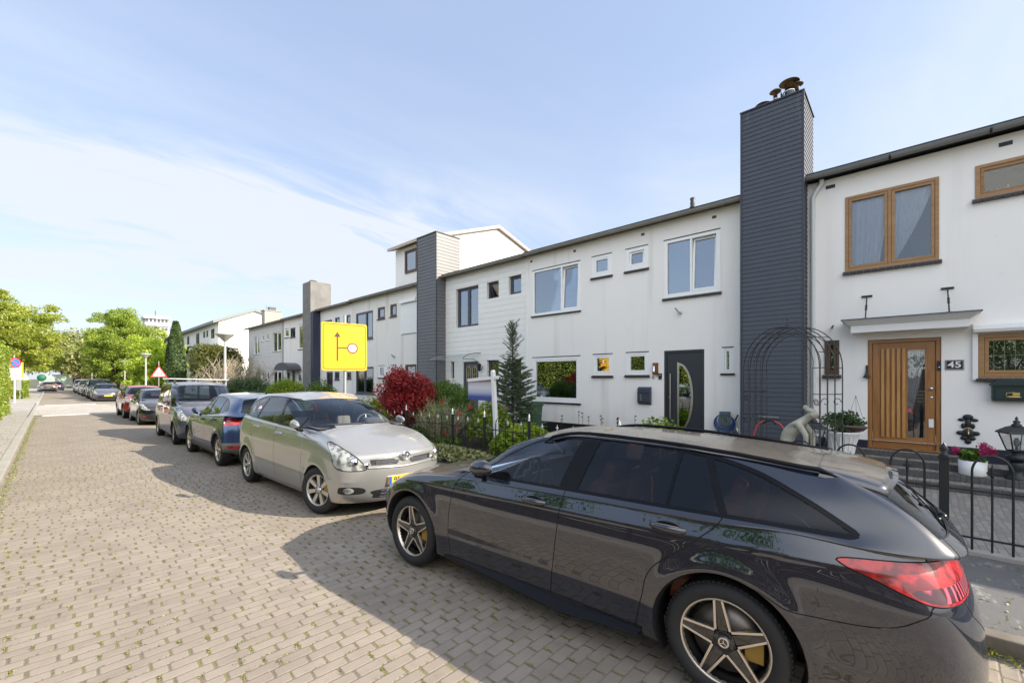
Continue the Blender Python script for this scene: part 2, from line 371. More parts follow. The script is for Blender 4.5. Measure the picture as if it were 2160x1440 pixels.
def sdf(px, py, poly, r=0):
    """signed distance to a polygon, negative inside"""
    poly = np.array(poly, float); d = np.full(px.shape, 1e9); ins = np.zeros(px.shape, bool); n = len(poly)
    for i in range(n):
        a = poly[i]; b = poly[(i+1) % n]; e = b-a; wx = px-a[0]; wy = py-a[1]
        t = np.clip((wx*e[0]+wy*e[1])/max(e@e, 1e-12), 0, 1); d = np.minimum(d, np.hypot(wx-t*e[0], wy-t*e[1]))
        c = ((a[1] <= py) & (py < b[1])) | ((b[1] <= py) & (py < a[1]))
        with np.errstate(divide='ignore', invalid='ignore'):
            xi = a[0]+(py-a[1])*e[0]/(e[1] if abs(e[1]) > 1e-12 else 1e-12)
        ins ^= c & (px < xi)
    return np.where(ins, -d, d)-r
def smooth_poly(p, n=6):
    """Catmull-Rom through the points of a closed outline; a point with a third value 1 stays a corner"""
    out = []; k = len(p)
    q = [np.array(x[:2], float) for x in p]; c = [len(x) > 2 for x in p]
    for i in range(k):
        a, b = q[i], q[(i+1) % k]; ta = (b-q[i-1])/2 if not c[i] else (b-a)*.9; tb = (q[(i+2) % k]-a)/2 if not c[(i+1) % k] else (b-a)*.9
        for j in range(n):
            t = j/n; out.append((2*t**3-3*t*t+1)*a+(t**3-2*t*t+t)*ta+(-2*t**3+3*t*t)*b+(t**3-t*t)*tb)
    return out
class Skin:
    def __init__(s, D, pu, pv):
        nr, ns = D.shape[:2]; s.P = D.reshape(-1, 3).copy(); UU, VV = np.meshgrid(pu, pv); s.U = UU.ravel().copy(); s.V = VV.ravel().copy()
        idx = np.arange(nr*ns).reshape(nr, ns); a, b, c, d = idx[:-1, :-1].ravel(), idx[:-1, 1:].ravel(), idx[1:, 1:].ravel(), idx[1:, :-1].ravel()
        s.T = np.concatenate([np.stack([a, b, c], 1), np.stack([a, c, d], 1)]); s.grid = (nr, ns); s.tag = np.zeros(len(s.T), int)
        s.normals()
    def normals(s):
        nr, ns = s.grid; D = s.P[:nr*ns].reshape(nr, ns, 3)
        Ex = np.concatenate([mir(D[:, 1:2]), D, mir(D[:, -2:-1])], 1); du = Ex[:, 2:]-Ex[:, :-2]
        Ey = np.concatenate([2*D[:1]-D[1:2], D, mir(D[-2:-1])], 0); dv = Ey[2:]-Ey[:-2]
        N = np.cross(dv, du)*-1; l = np.linalg.norm(N, axis=2, keepdims=True); N = N/np.maximum(l, 1e-9)
        N = N.reshape(-1, 3)
        c = s.P[:nr*ns]-np.array([0, 0, .6]); c[:, 1] *= .3
        if (np.einsum('ij,ij->i', N, c) > 0).mean() < .5: N = -N
        bad = (l.reshape(-1) < 1e-7); N[bad] = (0, 0, 1); s.N = N
    def split(s, f, mask=None):
        """f: value per vertex. Cuts triangles along f=0; returns bool per triangle: inside (f<0)"""
        f = np.array(f, float); f[np.abs(f) < 1e-5] = 0
        ft = f[s.T]; neg = (ft < 0).any(1); pos = (ft > 0).any(1); cr = neg & pos
        if mask is not None: cr &= mask
        ids = np.nonzero(cr)[0]
        if len(ids):
            cache = {}; nP, nN, nU, nV, nf = [], [], [], [], []; base = len(s.P)
            def cut(i, j):
                key = (i, j) if i < j else (j, i)
                if key in cache: return cache[key]
                t = f[i]/(f[i]-f[j]); nP.append(s.P[i]*(1-t)+s.P[j]*t); nN.append(s.N[i]*(1-t)+s.N[j]*t); nU.append(s.U[i]*(1-t)+s.U[j]*t); nV.append(s.V[i]*(1-t)+s.V[j]*t)
                cache[key] = base+len(nP)-1; return cache[key]
            nT, nt_ = [], []
            for k in ids:
                tri = s.T[k]; v = [f[i] for i in tri]; g = s.tag[k]; poly = []
                A, B = [], []
                for q in range(3):
                    i, j = tri[q], tri[(q+1) % 3]; a, b = v[q], v[(q+1) % 3]
                    if a <= 0: A.append(i)
                    if a >= 0: B.append(i)
                    if a*b < 0: c = cut(i, j); A.append(c); B.append(c)
                for Q in (A, B):
                    for q in range(1, len(Q)-1): nT.append((Q[0], Q[q], Q[q+1])); nt_.append(g)
            s.P = np.concatenate([s.P, np.array(nP).reshape(-1, 3)]); s.N = np.concatenate([s.N, np.array(nN).reshape(-1, 3)]); s.U = np.concatenate([s.U, nU]); s.V = np.concatenate([s.V, nV])
            f = np.concatenate([f, np.zeros(len(nP))]); keep = np.ones(len(s.T), bool); keep[ids] = False
            s.T = np.concatenate([s.T[keep], np.array(nT)]); s.tag = np.concatenate([s.tag[keep], np.array(nt_)])
        return f[s.T].min(1) < 0 if mask is None else (f[s.T].sum(1) < 0)
    def cent(s): return s.P[s.T].mean(1)
    def region(s, fn, tg, seam=None, seam_tag=None, only=None, mask=None):
        """fn(skin)->field. triangles with field<0 get tag tg; a strip |field|<seam gets seam_tag"""
        def M_(): return None if mask is None else mask(s.cent())
        if seam:
            s.split(fn(s), M_()); s.split(fn(s)+seam, M_()); s.split(fn(s)-seam, M_())
        else: s.split(fn(s), M_())
        c = s.cent(); v = fn(s)[s.T].mean(1); m = np.ones(len(s.T), bool) if mask is None else mask(c)
        if only is not None: m &= np.isin(s.tag, only)
        if tg is not None: s.tag[m & (v < 0)] = tg
        if seam: s.tag[m & (np.abs(v) < seam)] = seam_tag
    def part(s, tags, name, mats, parent, side=None, off=0, matof=None):
        """side None: both halves mirrored in one mesh; +1 / -1 one half"""
        tags = [tags] if isinstance(tags, int) else tags
        sel = np.isin(s.tag, tags)
        if not sel.any(): return None
        T = s.T[sel]; tg = s.tag[sel]; u, inv = np.unique(T, return_inverse=True); T = inv.reshape(-1, 3); P = s.P[u]+s.N[u]*off; N = s.N[u]
        N = N/np.maximum(np.linalg.norm(N, axis=1, keepdims=True), 1e-9)
        # orient triangles along normals
        fn = np.cross(P[T[:, 1]]-P[T[:, 0]], P[T[:, 2]]-P[T[:, 0]]); flip = np.einsum('ij,ij->i', fn, N[T].sum(1)) < 0; T[flip] = T[flip][:, ::-1]
        ar = np.linalg.norm(fn, axis=1); okk = ar > 1e-10; T = T[okk]; tg = tg[okk]
        if side in (None, 1): PP, NN, TT, GG = P, N, T, tg
        if side in (None, -1):
            P2, N2 = P*[-1, 1, 1], N*[-1, 1, 1]; T2 = T[:, ::-1]
            if side == -1: PP, NN, TT, GG = P2, N2, T2, tg
            else: PP = np.concatenate([P, P2]); NN = np.concatenate([N, N2]); TT = np.concatenate([T, T2+len(P)]); GG = np.concatenate([tg, tg])
        me = bpy.data.meshes.new(name); me.from_pydata(PP.tolist(), [], TT.tolist())
        if matof: me.polygons.foreach_set('material_index', [matof.get(int(g), 0) for g in GG])
        me.polygons.foreach_set('use_smooth', [True]*len(me.polygons))
        me.normals_split_custom_set_from_vertices(NN.tolist()); me.update()
        return link(name, me, mats, parent)
def paint(name, col, metal=.0, rough=.35, dust=.25, flake=0, coat=1.0, ior=1.6, spec=.5, up0=.55):
    t = NT(name); g = t.n('ShaderNodeNewGeometry'); nz = t.n('ShaderNodeSeparateXYZ', {0: g.outputs['Normal']}).outputs[2]
    up = t.sstep(nz, up0, .985); du = t.m('MULTIPLY', t.m('MULTIPLY', up, t.m('ADD', .35, t.noise(5, 5, .65))), dust)
    low = t.m('MULTIPLY', t.sstep(t.xyz()[2], .38, .15), .15); fine = t.m('MULTIPLY', t.noise(90, 3, .7), dust*.012)
    d = t.m('ADD', t.m('ADD', du, t.m('MULTIPLY', low, dust)), fine, clamp=True)
    c = t.mix(d, col, (.50, .42, .29)); rr = t.m('ADD', rough, t.m('MULTIPLY', d, .45), clamp=True)  # beige is dust, warmed to paint in sun reflection on upward faces
    front = t.pbr(Base_Color=c, Metallic=t.m('MULTIPLY', t.m('SUBTRACT', 1.0, d), metal), Roughness=rr, Coat_Weight=t.m('MULTIPLY', t.m('SUBTRACT', 1.0, t.m('MULTIPLY', d, .7)), coat), Coat_Roughness=t.m('ADD', .015, t.m('MULTIPLY', d, .5)), Coat_IOR=ior, Specular_IOR_Level=spec)
    back = t.pbr(Base_Color=(.03, .03, .032), Roughness=.8)
    return t.done(t.n('ShaderNodeMixShader', {0: g.outputs['Backfacing'], 1: front.outputs[0], 2: back.outputs[0]}))
def lens_mat(name, col, rough=.08, sc=30):
    t = NT(name); b = t.n('ShaderNodeTexWave', {'Scale': sc, 'Distortion': 1.0}); v = t.noise(14, 2, .5)
    c = t.mix(t.sstep(v, .42, .62), tuple(x*1.1 for x in col), tuple(x*.35 for x in col))
    return t.done(t.pbr(Base_Color=c, Roughness=.25, Coat_Weight=1, Coat_Roughness=.03, Normal=t.bump(v, .1, .01)))
M['headlamp'] = lens_mat('headlamp_glass', (.36, .37, .35)); M['redlamp'] = lens_mat('red_lamp_lens', (.50, .006, .008)); M['darkred'] = None; M['orange'] = lens_mat('orange_lens', (.7, .22, .02))
t = NT('striped_dark_red_lens'); x_, y_, z_ = t.xyz(); w_ = t.m('SINE', t.m('MULTIPLY', t.m('ADD', t.m('ADD', x_, t.m('MULTIPLY', z_, -.55)), t.m('MULTIPLY', y_, .8)), 260.0))
M['darkred'] = t.done(t.pbr(Base_Color=t.mix(t.sstep(w_, .2, .8), (.055, .003, .008), (.72, .10, .16)), Roughness=.2, Coat_Weight=1.0, Coat_Roughness=.03))
t = NT('clear_lamp_cover'); M['lampcover'] = t.done(t.n('ShaderNodeMixShader', {0: t.m('ADD', t.m('MULTIPLY', t.n('ShaderNodeFresnel', {'IOR': 1.5}).outputs[0], .9), .06), 1: t.n('ShaderNodeBsdfTransparent', {'Color': (.9, .9, .86)}).outputs[0], 2: t.n('ShaderNodeBsdfGlossy', {'Roughness': .02}).outputs[0]}))
M['machined'] = simple('machined_alloy', (.70, .64, .56), .25, .9, vary=.06)
M['alloy'] = simple('silver_alloy', (.55, .54, .51), .35, .7, vary=.1)
M['blackalloy'] = simple('gloss_black_alloy', (.012, .012, .013), .12, 0, Coat_Weight=1.0)
M['brake'] = simple('brake_disc', (.22, .20, .18), .4, .8, vary=.3)
M['caliper'] = simple('yellow_brown_caliper', (.30, .18, .03), .5)

def car_points(p):
    yF, yR, ya, hw = p['yF'], p['yR'], p['wb']/2, p['hw']
    n = p.get('nose', (.12, .03, 0, .01, .05, .16)); r = p.get('tail', (.16, .06, 0, .02, .05, .10))
    wf = p.get('wf', (.90, .955, .985, 1.0, .985, .94))                    # width factor per lower ring
    zf = p.get('zf', (.17, .27, .42, .57, .68, .76)); zsd = p.get('zs', (.17, .25, .42, .62, .80, .90)); zr = p.get('zr', (.20, .32, .50, .70, .88, .99))
    ztr = p.get('zs_rise', .06)
    cF, cR = p.get('cornF', .26), p.get('cornR', .20)
    ys = [yF, yF-.045, yF-cF, yF-cF-.24, ya, ya-.55, .42, -.12, -.75, -ya, -ya-.36, yR+cR, yR+.035, yR]
    ys[3] = max(ys[3], ya+.10)
    xf = [0, .50, .865, .965, .99, .998, 1, 1, 1, .997, .985, p.get('xr', .90), .52, 0]
    G = np.zeros((NR, NS, 3))
    for k in range(6):
        for s in range(NS):
            dy = -n[k] if s <= 2 else (-n[k]*.4 if s == 3 else (r[k]*.4 if s == 10 else (r[k] if s >= 11 else 0)))
            w = wf[k]+(0 if 3 <= s <= 10 else (p.get('wfe', -.02) if k in (0, 5) else 0))
            z = zf[k] if s <= 2 else (zf[k]*.5+zsd[k]*.5 if s == 3 else (zr[k] if s >= 11 else (zr[k]*.5+zsd[k]*.5 if s == 10 else zsd[k])))
            if k >= 3 and 4 <= s <= 10: z += ztr*(k-2)/3*(ya-ys[s])/(2*ya)*1.0
            G[k, s] = (xf[s]*hw*w, ys[s]+dy, z)
    yc, zc, xc = p['cowl']; yw, zw, xw = p['wtop']; yr, zrf, xr_ = p['rtop']; yg, zg, xg = p['rbase']
    xb = p.get('xb', .90)*hw; zb0, zb1 = p['belt']; xt = p['xt']
    # hood edge / belt rings (5 edge, 6 mid hood, 7 glass base)
    hz, hy = p.get('hoodz', (.74, .80, .90)), p.get('hoody', None)
    zfend = p.get('zfend', .86)
    G[5, 3] = (hw*.90, ya+.18, zfend-.06); G[5, 4] = (hw*.915, ya-.12, zfend); G[5, 5] = (hw*.955, ya-.62, zb0-.055)
    m = p.get('mid', .5)
    ym = yF-.16-(yF-.16-yc)*.45; zm = p['hoodmid']
    G[6, 0] = (0, ym, zm); G[6, 1] = (.36*hw/.9, ym-.01, zm-.003); G[6, 2] = (.64*hw/.9, ym-.06, zm-.02); G[6, 3] = (.74*hw/.9, ym-.22, zm+.01); G[6, 4] = (hw*.86, ya-.42, zfend+.035)
    bl = lambda y: zb0+(zb1-zb0)*(yc-.45-y)/(yc-.45-(-ya-.4))
    for s in range(5, 11): G[6, s] = (hw*.945 if s < 10 else hw*.93, ys[s], bl(ys[s])-.035)
    G[6, 5, 1] -= .02
    G[6, 11] = (hw*.84, yg-.02+.10, zg-.05); G[6, 12] = (hw*.46, yg-.045, zg-.05); G[6, 13] = (0, yg-.06, zg-.05)
    G[7, 0] = (0, yc, zc); G[7, 1] = (.36*hw/.9, yc-.035, zc); G[7, 2] = (xc*.93, yc-.17, zc-.012); G[7, 3] = (xc+.045, yc-.30, zc-.02); G[7, 4] = (xb*.985, yc-.50, bl(yc-.5)+.005)
    for s in range(5, 11): G[7, s] = (xb if s < 10 else xb*.985, ys[s]-(.10 if s == 5 else 0), bl(ys[s])+.012)
    G[7, 10] = (p.get('xd', xb*.97), p.get('yd', -ya-.42), zb1+.03)
    G[7, 11] = (xg, yg+.09, zg+.02); G[7, 12] = (xg*.55, yg+.015, zg+.01); G[7, 13] = (0, yg, zg+.01)
    # roof edge ring 9
    G[9, 0] = (0, yw, zw); G[9, 1] = (xw*.52, yw-.015, zw-.004); G[9, 2] = (xw*.93, yw-.07, zw-.022); G[9, 3] = (xw+.03, yw-.17, zw-.035)
    ysr = np.linspace(yw-.42, yr+.20, 7); zroof = p['zroof']; ytop = p.get('ytop', -.1)
    def rz(y):  # rail height
        if y > ytop: t_ = (y-ytop)/(yw-.1-ytop); return zroof-.085-(zroof-.085-(zw-.035))*t_**2
        t_ = (ytop-y)/(ytop-yr); return zroof-.085-(zroof-.085-(zrf-.06))*t_**2
    for i, s in enumerate(range(4, 11)): G[9, s] = (xt-(.012 if s == 4 else 0)-(p.get('rnar', .05)*((i/6)**2)), ysr[i], rz(ysr[i]))
    G[9, 11] = (xr_, yr+.06, zrf-.045); G[9, 12] = (xr_*.55, yr, zrf-.012); G[9, 13] = (0, yr-.01, zrf)
    for s in range(NS):                                                    # glass mid ring with bow
        a, b = G[7, s], G[9, s]; q = (a+b)/2; 
        if s <= 2: q += np.array([0, .035, .028])
        elif s <= 10: q[0] += .026 if s > 3 else .02
        else: q += np.array([0, -.025, .02])
        G[8, s] = q
    def cz(y):
        if y > ytop: t_ = (y-ytop)/(yw-ytop); return zroof-(zroof-zw)*t_**2
        t_ = (ytop-y)/(ytop-yr); return zroof-(zroof-zrf)*t_**2
    for s in range(NS):
        x, y, z = G[9, s]
        if s <= 3: y2 = y-.13
        elif s >= 11: y2 = y+.12
        else: y2 = y
        G[10, s] = (x*.80, y2, z+(.045 if 3 <= s <= 11 else .012)); 
        if s in (0, 13): G[10, s] = (0, y2, cz(y2))
    yl = np.linspace(yw-.30, yr+.28, NS)
    for s in range(NS): G[11, s] = (0, yl[s], cz(yl[s]))
    for s in range(1, 13): G[10, s, 2] = min(max(G[10, s, 2], G[9, s, 2]+.01), cz(G[10, s, 1])-.012)
    for (k, s), d in p.get('tweak', {}).items(): G[k, s] += np.array(d)
    return G
def wheel(parent, rr, w, rim_r, mats, style, side):
    """wheel about local x axis, outer face towards +x*side; built at its hub"""
    o = bpy.data.objects.new('wheel', None); COL.objects.link(o); o.parent = parent; o.empty_display_size = .05
    ty = MB(); pr = [(rim_r-.004, -w*.40), (rim_r+.006, -w*.47), (rr-.05, -w*.52), (rr-.018, -w*.47), (rr-.003, -w*.36), (rr, -w*.20), (rr, w*.20), (rr-.003, w*.36), (rr-.018, w*.47), (rr-.05, w*.52), (rim_r+.006, w*.47), (rim_r-.004, w*.40)]
    ty.lathe(pr, 48, axis='x')
    for i in range(72 if style.get('tread', 1) else 0):                    # tread blocks
        a = 2*math.pi*i/72; rot = Matrix.Rotation(a, 3, 'X')
        ty.box(-w*.38, -w*.16, -.008, .008, rr-.004, rr+.003, rot=rot, c=(0, 0, 0)); ty.box(w*.16, w*.38, -.008, .008, rr-.004, rr+.003, rot=rot, c=(0, 0, 0))
    T = ty.build('tyre', M['rubber'], o)
    f = w*.36                                            # outer face
    rm = MB(); rm.lathe([(rim_r+.004, f+.012), (rim_r-.004, f+.016), (rim_r-.012, f+.012), (rim_r-.02, f-.01)], 48, axis='x', mi=1)
    rm.lathe([(rim_r-.018, f-.005), (rim_r-.035, f-.05), (rim_r-.04, -w*.4)], 40, axis='x', mi=0)
    k = style['n']; hub = style.get('hub', .055); R1 = rim_r-.012
    def spoke(ang, r0, r1, w0, w1, x0, x1, th, mi):
        c, s_ = math.cos(ang), math.sin(ang); v = []
        for (r_, ww, xx) in ((r0, w0, x0), (r1, w1, x1)):
            for sg in (-1, 1):
                for dx in (0, -th): v.append((xx+dx, c*r_-s_*ww*sg, s_*r_+c*ww*sg))
        rm.add(v, [(0, 2, 6, 4), (1, 5, 7, 3), (0, 4, 5, 1), (2, 3, 7, 6), (0, 1, 3, 2), (4, 6, 7, 5)], mi)
    for i in range(k):
        a = 2*math.pi*i/k+style.get('ph', math.pi/2)
        if style['kind'] == 'star':                      # dark arm with two machined edges, joined at the rim and fanned to its neighbours at the hub
            spoke(a, hub, R1, .026, .018, f-.006, f+.006, .03, 0)
            for sg in (-1, 1):
                c, s_ = math.cos(a), math.sin(a)
                p0 = (hub*1.05, sg*.040); p1 = (R1, sg*.021); d = .0065; v = []
                for (r_, t_), xx in ((p0, f-.002), (p1, f+.010)):
                    for q in (-1, 1):
                        for dx in (0, -.02):
                            tt = t_+q*d*(1.0 if r_ > .1 else 1.1); v.append((xx+dx, c*r_-s_*tt, s_*r_+c*tt))
                rm.add(v, [(0, 2, 6, 4), (1, 5, 7, 3), (0, 4, 5, 1), (2, 3, 7, 6), (0, 1, 3, 2), (4, 6, 7, 5)], 1)
        elif style['kind'] == 'twin':
            for sg in (-1, 1): spoke(a+sg*.16, hub*.8, R1, .014, .016, f-.01, f+.008, .03, 1 if style.get('bright', 1) else 0)
        else: spoke(a, hub*.7, R1, style.get('w0', .022), style.get('w1', .036), f-.012, f+.006, .035, 1)
    rm.lathe([(0, f+.012), (hub*.55, f+.012), (hub*.62, f+.006), (hub, f+.002), (hub*1.1, f-.03)], 24, axis='x', mi=0 if style['kind'] == 'star' else 1)
    if style.get('cap'): rm.lathe([(hub*.52, f+.0125), (hub*.5, f+.0155), (hub*.36, f+.0155), (hub*.34, f+.0125)], 20, axis='x', mi=1)
    if style.get('cap') == 'three':
        for i in range(3): spoke(math.pi/2+i*2*math.pi/3, 0, hub*.4, .004, .0012, f+.017, f+.016, .003, 1)
    for i in range(5):
        a = 2*math.pi*(i+.5)/5+style.get('ph', math.pi/2); rm.lathe([(0, f+.004), (.009, f+.004), (.010, f-.01)], 8, c=(0, math.cos(a)*hub*.95, math.sin(a)*hub*.95), axis='x', mi=2)
    ro = rm.build('rim', [mats[0], mats[1], M['plastic']], o, bevel=.002 if style.get('bev') else 0)
    bd = MB(); bd.lathe([(.05, 0), (rim_r*.78, 0), (rim_r*.78, .02), (.05, .02)], 32, axis='x', mi=0)
    bd.box(.0, .055, rim_r*.42, rim_r*.80, -.07, .09, mi=1)
    bo = bd.build('brake_disc', [M['brake'], M['caliper']], o)
    bk = MB(); bk.lathe([(0, -.02), (rim_r-.03, -.02)], 24, axis='x'); bk.build('hub_back', M['plastic'], o)
    if side < 0: o.rotation_euler = (0, 0, math.pi)
    return o
def wrap(rm): return rm
def softbox(mb, c, s, mi=0, e=.35, rot=None, n=12, m=8):
    """superellipsoid cushion"""
    vs = []; f = lambda v: math.copysign(abs(v)**e, v)
    for i in range(m+1):
        a = -math.pi/2+math.pi*i/m
        for j in range(n):
            b = 2*math.pi*j/n; p = Vector((s[0]*f(math.cos(a))*f(math.cos(b)), s[1]*f(math.cos(a))*f(math.sin(b)), s[2]*f(math.sin(a))))
            if rot is not None: p = rot@p
            vs.append(p+Vector(c))
    mb.add(vs, [(i*n+j, i*n+(j+1) % n, (i+1)*n+(j+1) % n, (i+1)*n+j) for i in range(m) for j in range(n)], mi, True)
def build_car(name, label, cat, p, loc, rz, group=None):
    G = car_points(p); D, pu, pv = bsurf(G, p.get('ku', 9), p.get('kv', 9), p.get('k', .75))
    s = Skin(D, pu, pv); wb2 = p['wb']/2; wr = p['wr']; hw = p['hw']; ar = p.get('ar', wr+.045)
    P = s.P; side = np.clip((P[:, 0]-hw*.7)/(hw*.15), 0, 1)
    # arch flares, shoulder crease, rocker tuck
    for yy in (wb2, -wb2):
        r_ = np.hypot(P[:, 1]-yy, P[:, 2]-wr); P[:, 0] += side*(P[:, 2] > .2)*(P[:, 2] < wr+ar+.14)*p.get('flare', .018)*np.exp(-((r_-ar-.01)/.075)**2)
    for (z0, z1, amp, wd) in p.get('crease', []):
        zz_ = z0+(z1-z0)*(wb2+.3-P[:, 1])/(2*wb2+.6); d_ = (P[:, 2]-zz_)/wd
        P[:, 0] += side*amp*np.where(d_ > 0, np.exp(-d_*2.2), np.exp(d_*5))*np.clip((1.15-np.abs(P[:, 1])/(wb2+.85))*4, 0, 1)
    s.normals()
    root = thing(name, label, cat, loc, rz, group)
    B, ARCH, WIN, TRIM, WS, RG, HL, TL, SEAM, HOOD, GATE, DF, DR, BLK, ROOFW, FOG, GR, TL2, QW, LOW = 0, 1, 2, 3, 4, 5, 6, 7, 8, 9, 10, 11, 12, 13, 14, 15, 16, 17, 18, 19
    for yy in (wb2, -wb2):
        s.region(lambda k: np.hypot(k.P[:, 1]-yy, k.P[:, 2]-wr)-ar, ARCH, mask=lambda c: (c[:, 0] > hw*.6) & (c[:, 2] < wr+ar+.1))
    side_m = lambda c: c[:, 0] > hw*.52
    lo = p.get('cladding')
    if lo:                                              # unpainted lower band
        s.region(lambda k: np.maximum(k.P[:, 2]-lo['z'], -9.0), BLK, mask=side_m, only=[B])
        for yy in (wb2, -wb2): s.region(lambda k: np.hypot(k.P[:, 1]-yy, k.P[:, 2]-wr)-ar-lo.get('w', .05), BLK, mask=lambda c: (c[:, 0] > hw*.6) & (c[:, 2] < wr+ar+.2), only=[B])
    if p.get('rearband'): s.region(lambda k: k.P[:, 2]-p['rearband'], LOW, mask=lambda c: c[:, 1] < p['yR']+.45, only=[B, BLK])
    if p.get('frontband'): s.region(lambda k: k.P[:, 2]-p['frontband'], LOW, mask=lambda c: c[:, 1] > p['yF']-.45, only=[B])
    # hood, tailgate, lights, grille : outlines in (station u, height z) or (u, v)
    for (tg, poly, sp, kw) in p['front']+p['rear']:
        pl = smooth_poly(poly) if kw.get('sm', 1) else poly
        if sp == 'uz': fn = lambda k: sdf(k.U*.3, k.P[:, 2], [(a*.3, b) for a, b in pl])
        elif sp == 'xz': fn = lambda k: sdf(k.P[:, 0], k.P[:, 2], pl)
        elif sp == 'xy': fn = lambda k: sdf(k.P[:, 0], k.P[:, 1], pl)
        else: fn = lambda k: sdf(k.U*.25, k.V*.25, [(a*.25, b*.25) for a, b in pl])
        s.region(fn, tg, kw.get('seam'), kw.get('stag', SEAM), kw.get('only'), kw.get('mask'))
    # doors
    for pl, tg in p['doors']:
        s.region(lambda k: sdf(k.P[:, 1], k.P[:, 2], smooth_poly(pl, 8)), tg, .0035, SEAM, only=[B, SEAM, BLK] if not lo else [B, SEAM], mask=side_m)
    # side glass
    pl = smooth_poly(p['dlo'], 8)
    s.region(lambda k: sdf(k.P[:, 1], k.P[:, 2], pl)-.022, TRIM, mask=side_m)
    s.region(lambda k: sdf(k.P[:, 1], k.P[:, 2], pl), WIN, mask=side_m, only=[TRIM])
    for i, (y0, z0, y1, z1, w) in enumerate(p['pillars']):
        L = math.hypot(y1-y0, z1-z0)
        s.region(lambda k: np.abs(((k.P[:, 1]-y0)*(z1-z0)-(k.P[:, 2]-z0)*(y1-y0))/L) if False else ((k.P[:, 1]-y0)*(z1-z0)-(k.P[:, 2]-z0)*(y1-y0))/L-w, None, mask=side_m)
        s.region(lambda k: ((k.P[:, 1]-y0)*(z1-z0)-(k.P[:, 2]-z0)*(y1-y0))/L+w, None, mask=side_m)
        c = s.cent(); d_ = ((c[:, 1]-y0)*(z1-z0)-(c[:, 2]-z0)*(y1-y0))/L
        s.tag[(np.abs(d_) < w) & (s.tag == WIN) & side_m(c)] = TRIM
    # windscreen and rear glass
    ws = p.get('ws', [(-1, 7.10, 1), (1.6, 7.10), (2.62, 7.16, 1), (2.62, 8.88, 1), (1.6, 8.93), (-1, 8.93, 1)])
    rg = p.get('rg', [(14, 7.10, 1), (12, 7.10), (11.25, 7.15, 1), (11.25, 8.80, 1), (12, 8.86), (14, 8.86, 1)])
    fm = lambda c: c[:, 1] > 0; rm_ = lambda c: c[:, 1] < 0
    for pl_, tg, mk in ((ws, WS, fm), (rg, RG, rm_)):
        q = [(a*.25, b*.25, *r) for a, b, *r in pl_]; q = smooth_poly(q, 6)
        s.region(lambda k: sdf(k.U*.25, k.V*.25, q)-.010, TRIM, mask=mk); s.region(lambda k: sdf(k.U*.25, k.V*.25, q), tg, mask=mk, only=[TRIM])
    body = p['mat']; part = s.part
    part([B]+([ROOFW] if not p.get('roofmat') else []), 'body', [body], root)
    if p.get('roofmat'): part([ROOFW], 'roof', [p['roofmat']], root)
    part(SEAM, 'panel_gap', [M['seam']], root, off=-.002)
    part(HOOD, 'bonnet', [body], root); gate = part(GATE, 'tailgate', [body], root)
    part([BLK], 'lower_cladding' if lo else 'grille_and_intakes', [lo['mat'] if lo else M['plastic']], root)
    part([LOW], 'bumper_cladding', [p.get('lowmat', M['plastic'])], root)
    part([TRIM], 'window_trim', [M['trim']], root, off=-.001)
    part([WS], 'windscreen', [M['carglass']], root, off=-.004)
    part([RG], 'rear_window', [p.get('rgmat', M['privglass'])], root, off=-.004)
    c = s.cent(); fy = p.get('frontwin', -.3)
    for sd_ in (1, -1):
        old = s.tag.copy()
        s.tag[(old == WIN) & (c[:, 1] > fy)] = 50; s.tag[(old == WIN) & (c[:, 1] <= fy)] = 51
        part(50, 'side_window', [M['carglass']], root, sd_, -.005); part(51, 'side_window', [p.get('rwmat', M['carglass'])], root, sd_, -.005); s.tag = old
        d1 = part(DF, 'door', [body], root, sd_); d2 = part(DR, 'door', [body], root, sd_)
        part(HL, 'headlight', [M['headlamp']], root, sd_); part(TL, 'tail_light', [M['redlamp']], root, sd_, .004); part(TL2, 'tail_light_lower', [M['darkred']], root, sd_, .002)
        part(FOG, 'fog_light', [p.get('fogmat', M['headlamp'])], root, sd_, .002)
        for (y, z, dd) in p['handles']:                  # door handles
            x = surf_x(s, y, z)
            h = MB(); h.tube([(x-.005, y+.105, z), (x+.022, y+.08, z+.002), (x+.036, y, z+.004), (x+.022, y-.08, z+.002), (x-.005, y-.105, z)], [.013, .018, .020, .018, .013], 12)
            for i, v in enumerate(h.v): h.v[i] = ((v[0])*sd_, v[1], z+(v[2]-z)*1.25)
            h.build('handle', p.get('handlemat', body), (d1 if dd == 0 else d2) or root)
            cup = MB(); cup.ell((x*sd_, y, z-.004), (.006, .092, .044), 24, 10); cup.build('handle_recess', M['trim'] if not p.get('lightcup') else body, (d1 if dd == 0 else d2) or root)
        # arches: dark liner from the skin inwards
        for yy in (wb2, -wb2):
            a_ = np.linspace(R(-28), R(208), 40); v = []
            for t_ in a_:
                y, z = yy+ar*math.cos(t_), wr+ar*math.sin(t_); x = surf_x(s, y, max(z, .2)); 
                v += [((x-.001)*sd_, y, z), ((x-.03)*sd_, yy+(ar-.012)*math.cos(t_), wr+(ar-.012)*math.sin(t_)), (hw*.52*sd_, yy+(ar-.0)*math.cos(t_), wr+(ar-.0)*math.sin(t_))]
            mb = MB(); mb.add(v, [(3*i+j, 3*i+3+j, 3*i+4+j, 3*i+1+j) for i in range(39) for j in (0, 1)], 0, True); mb.add(v[2::3], [tuple(range(40))]); mb.build('wheel_arch', M['plastic'], root)
            # wheel
            wh = wheel(root, wr, p['ww'], p['rim'], p['wmats'], p['wstyle'], sd_); wh.location = ((hw*p.get('wtrack', .985)-p['ww']*.52)*sd_, yy, wr)
            if yy > 0 and p.get('steer'): wh.rotation_euler = (0, 0, (math.pi if sd_ < 0 else 0)+R(p['steer']))
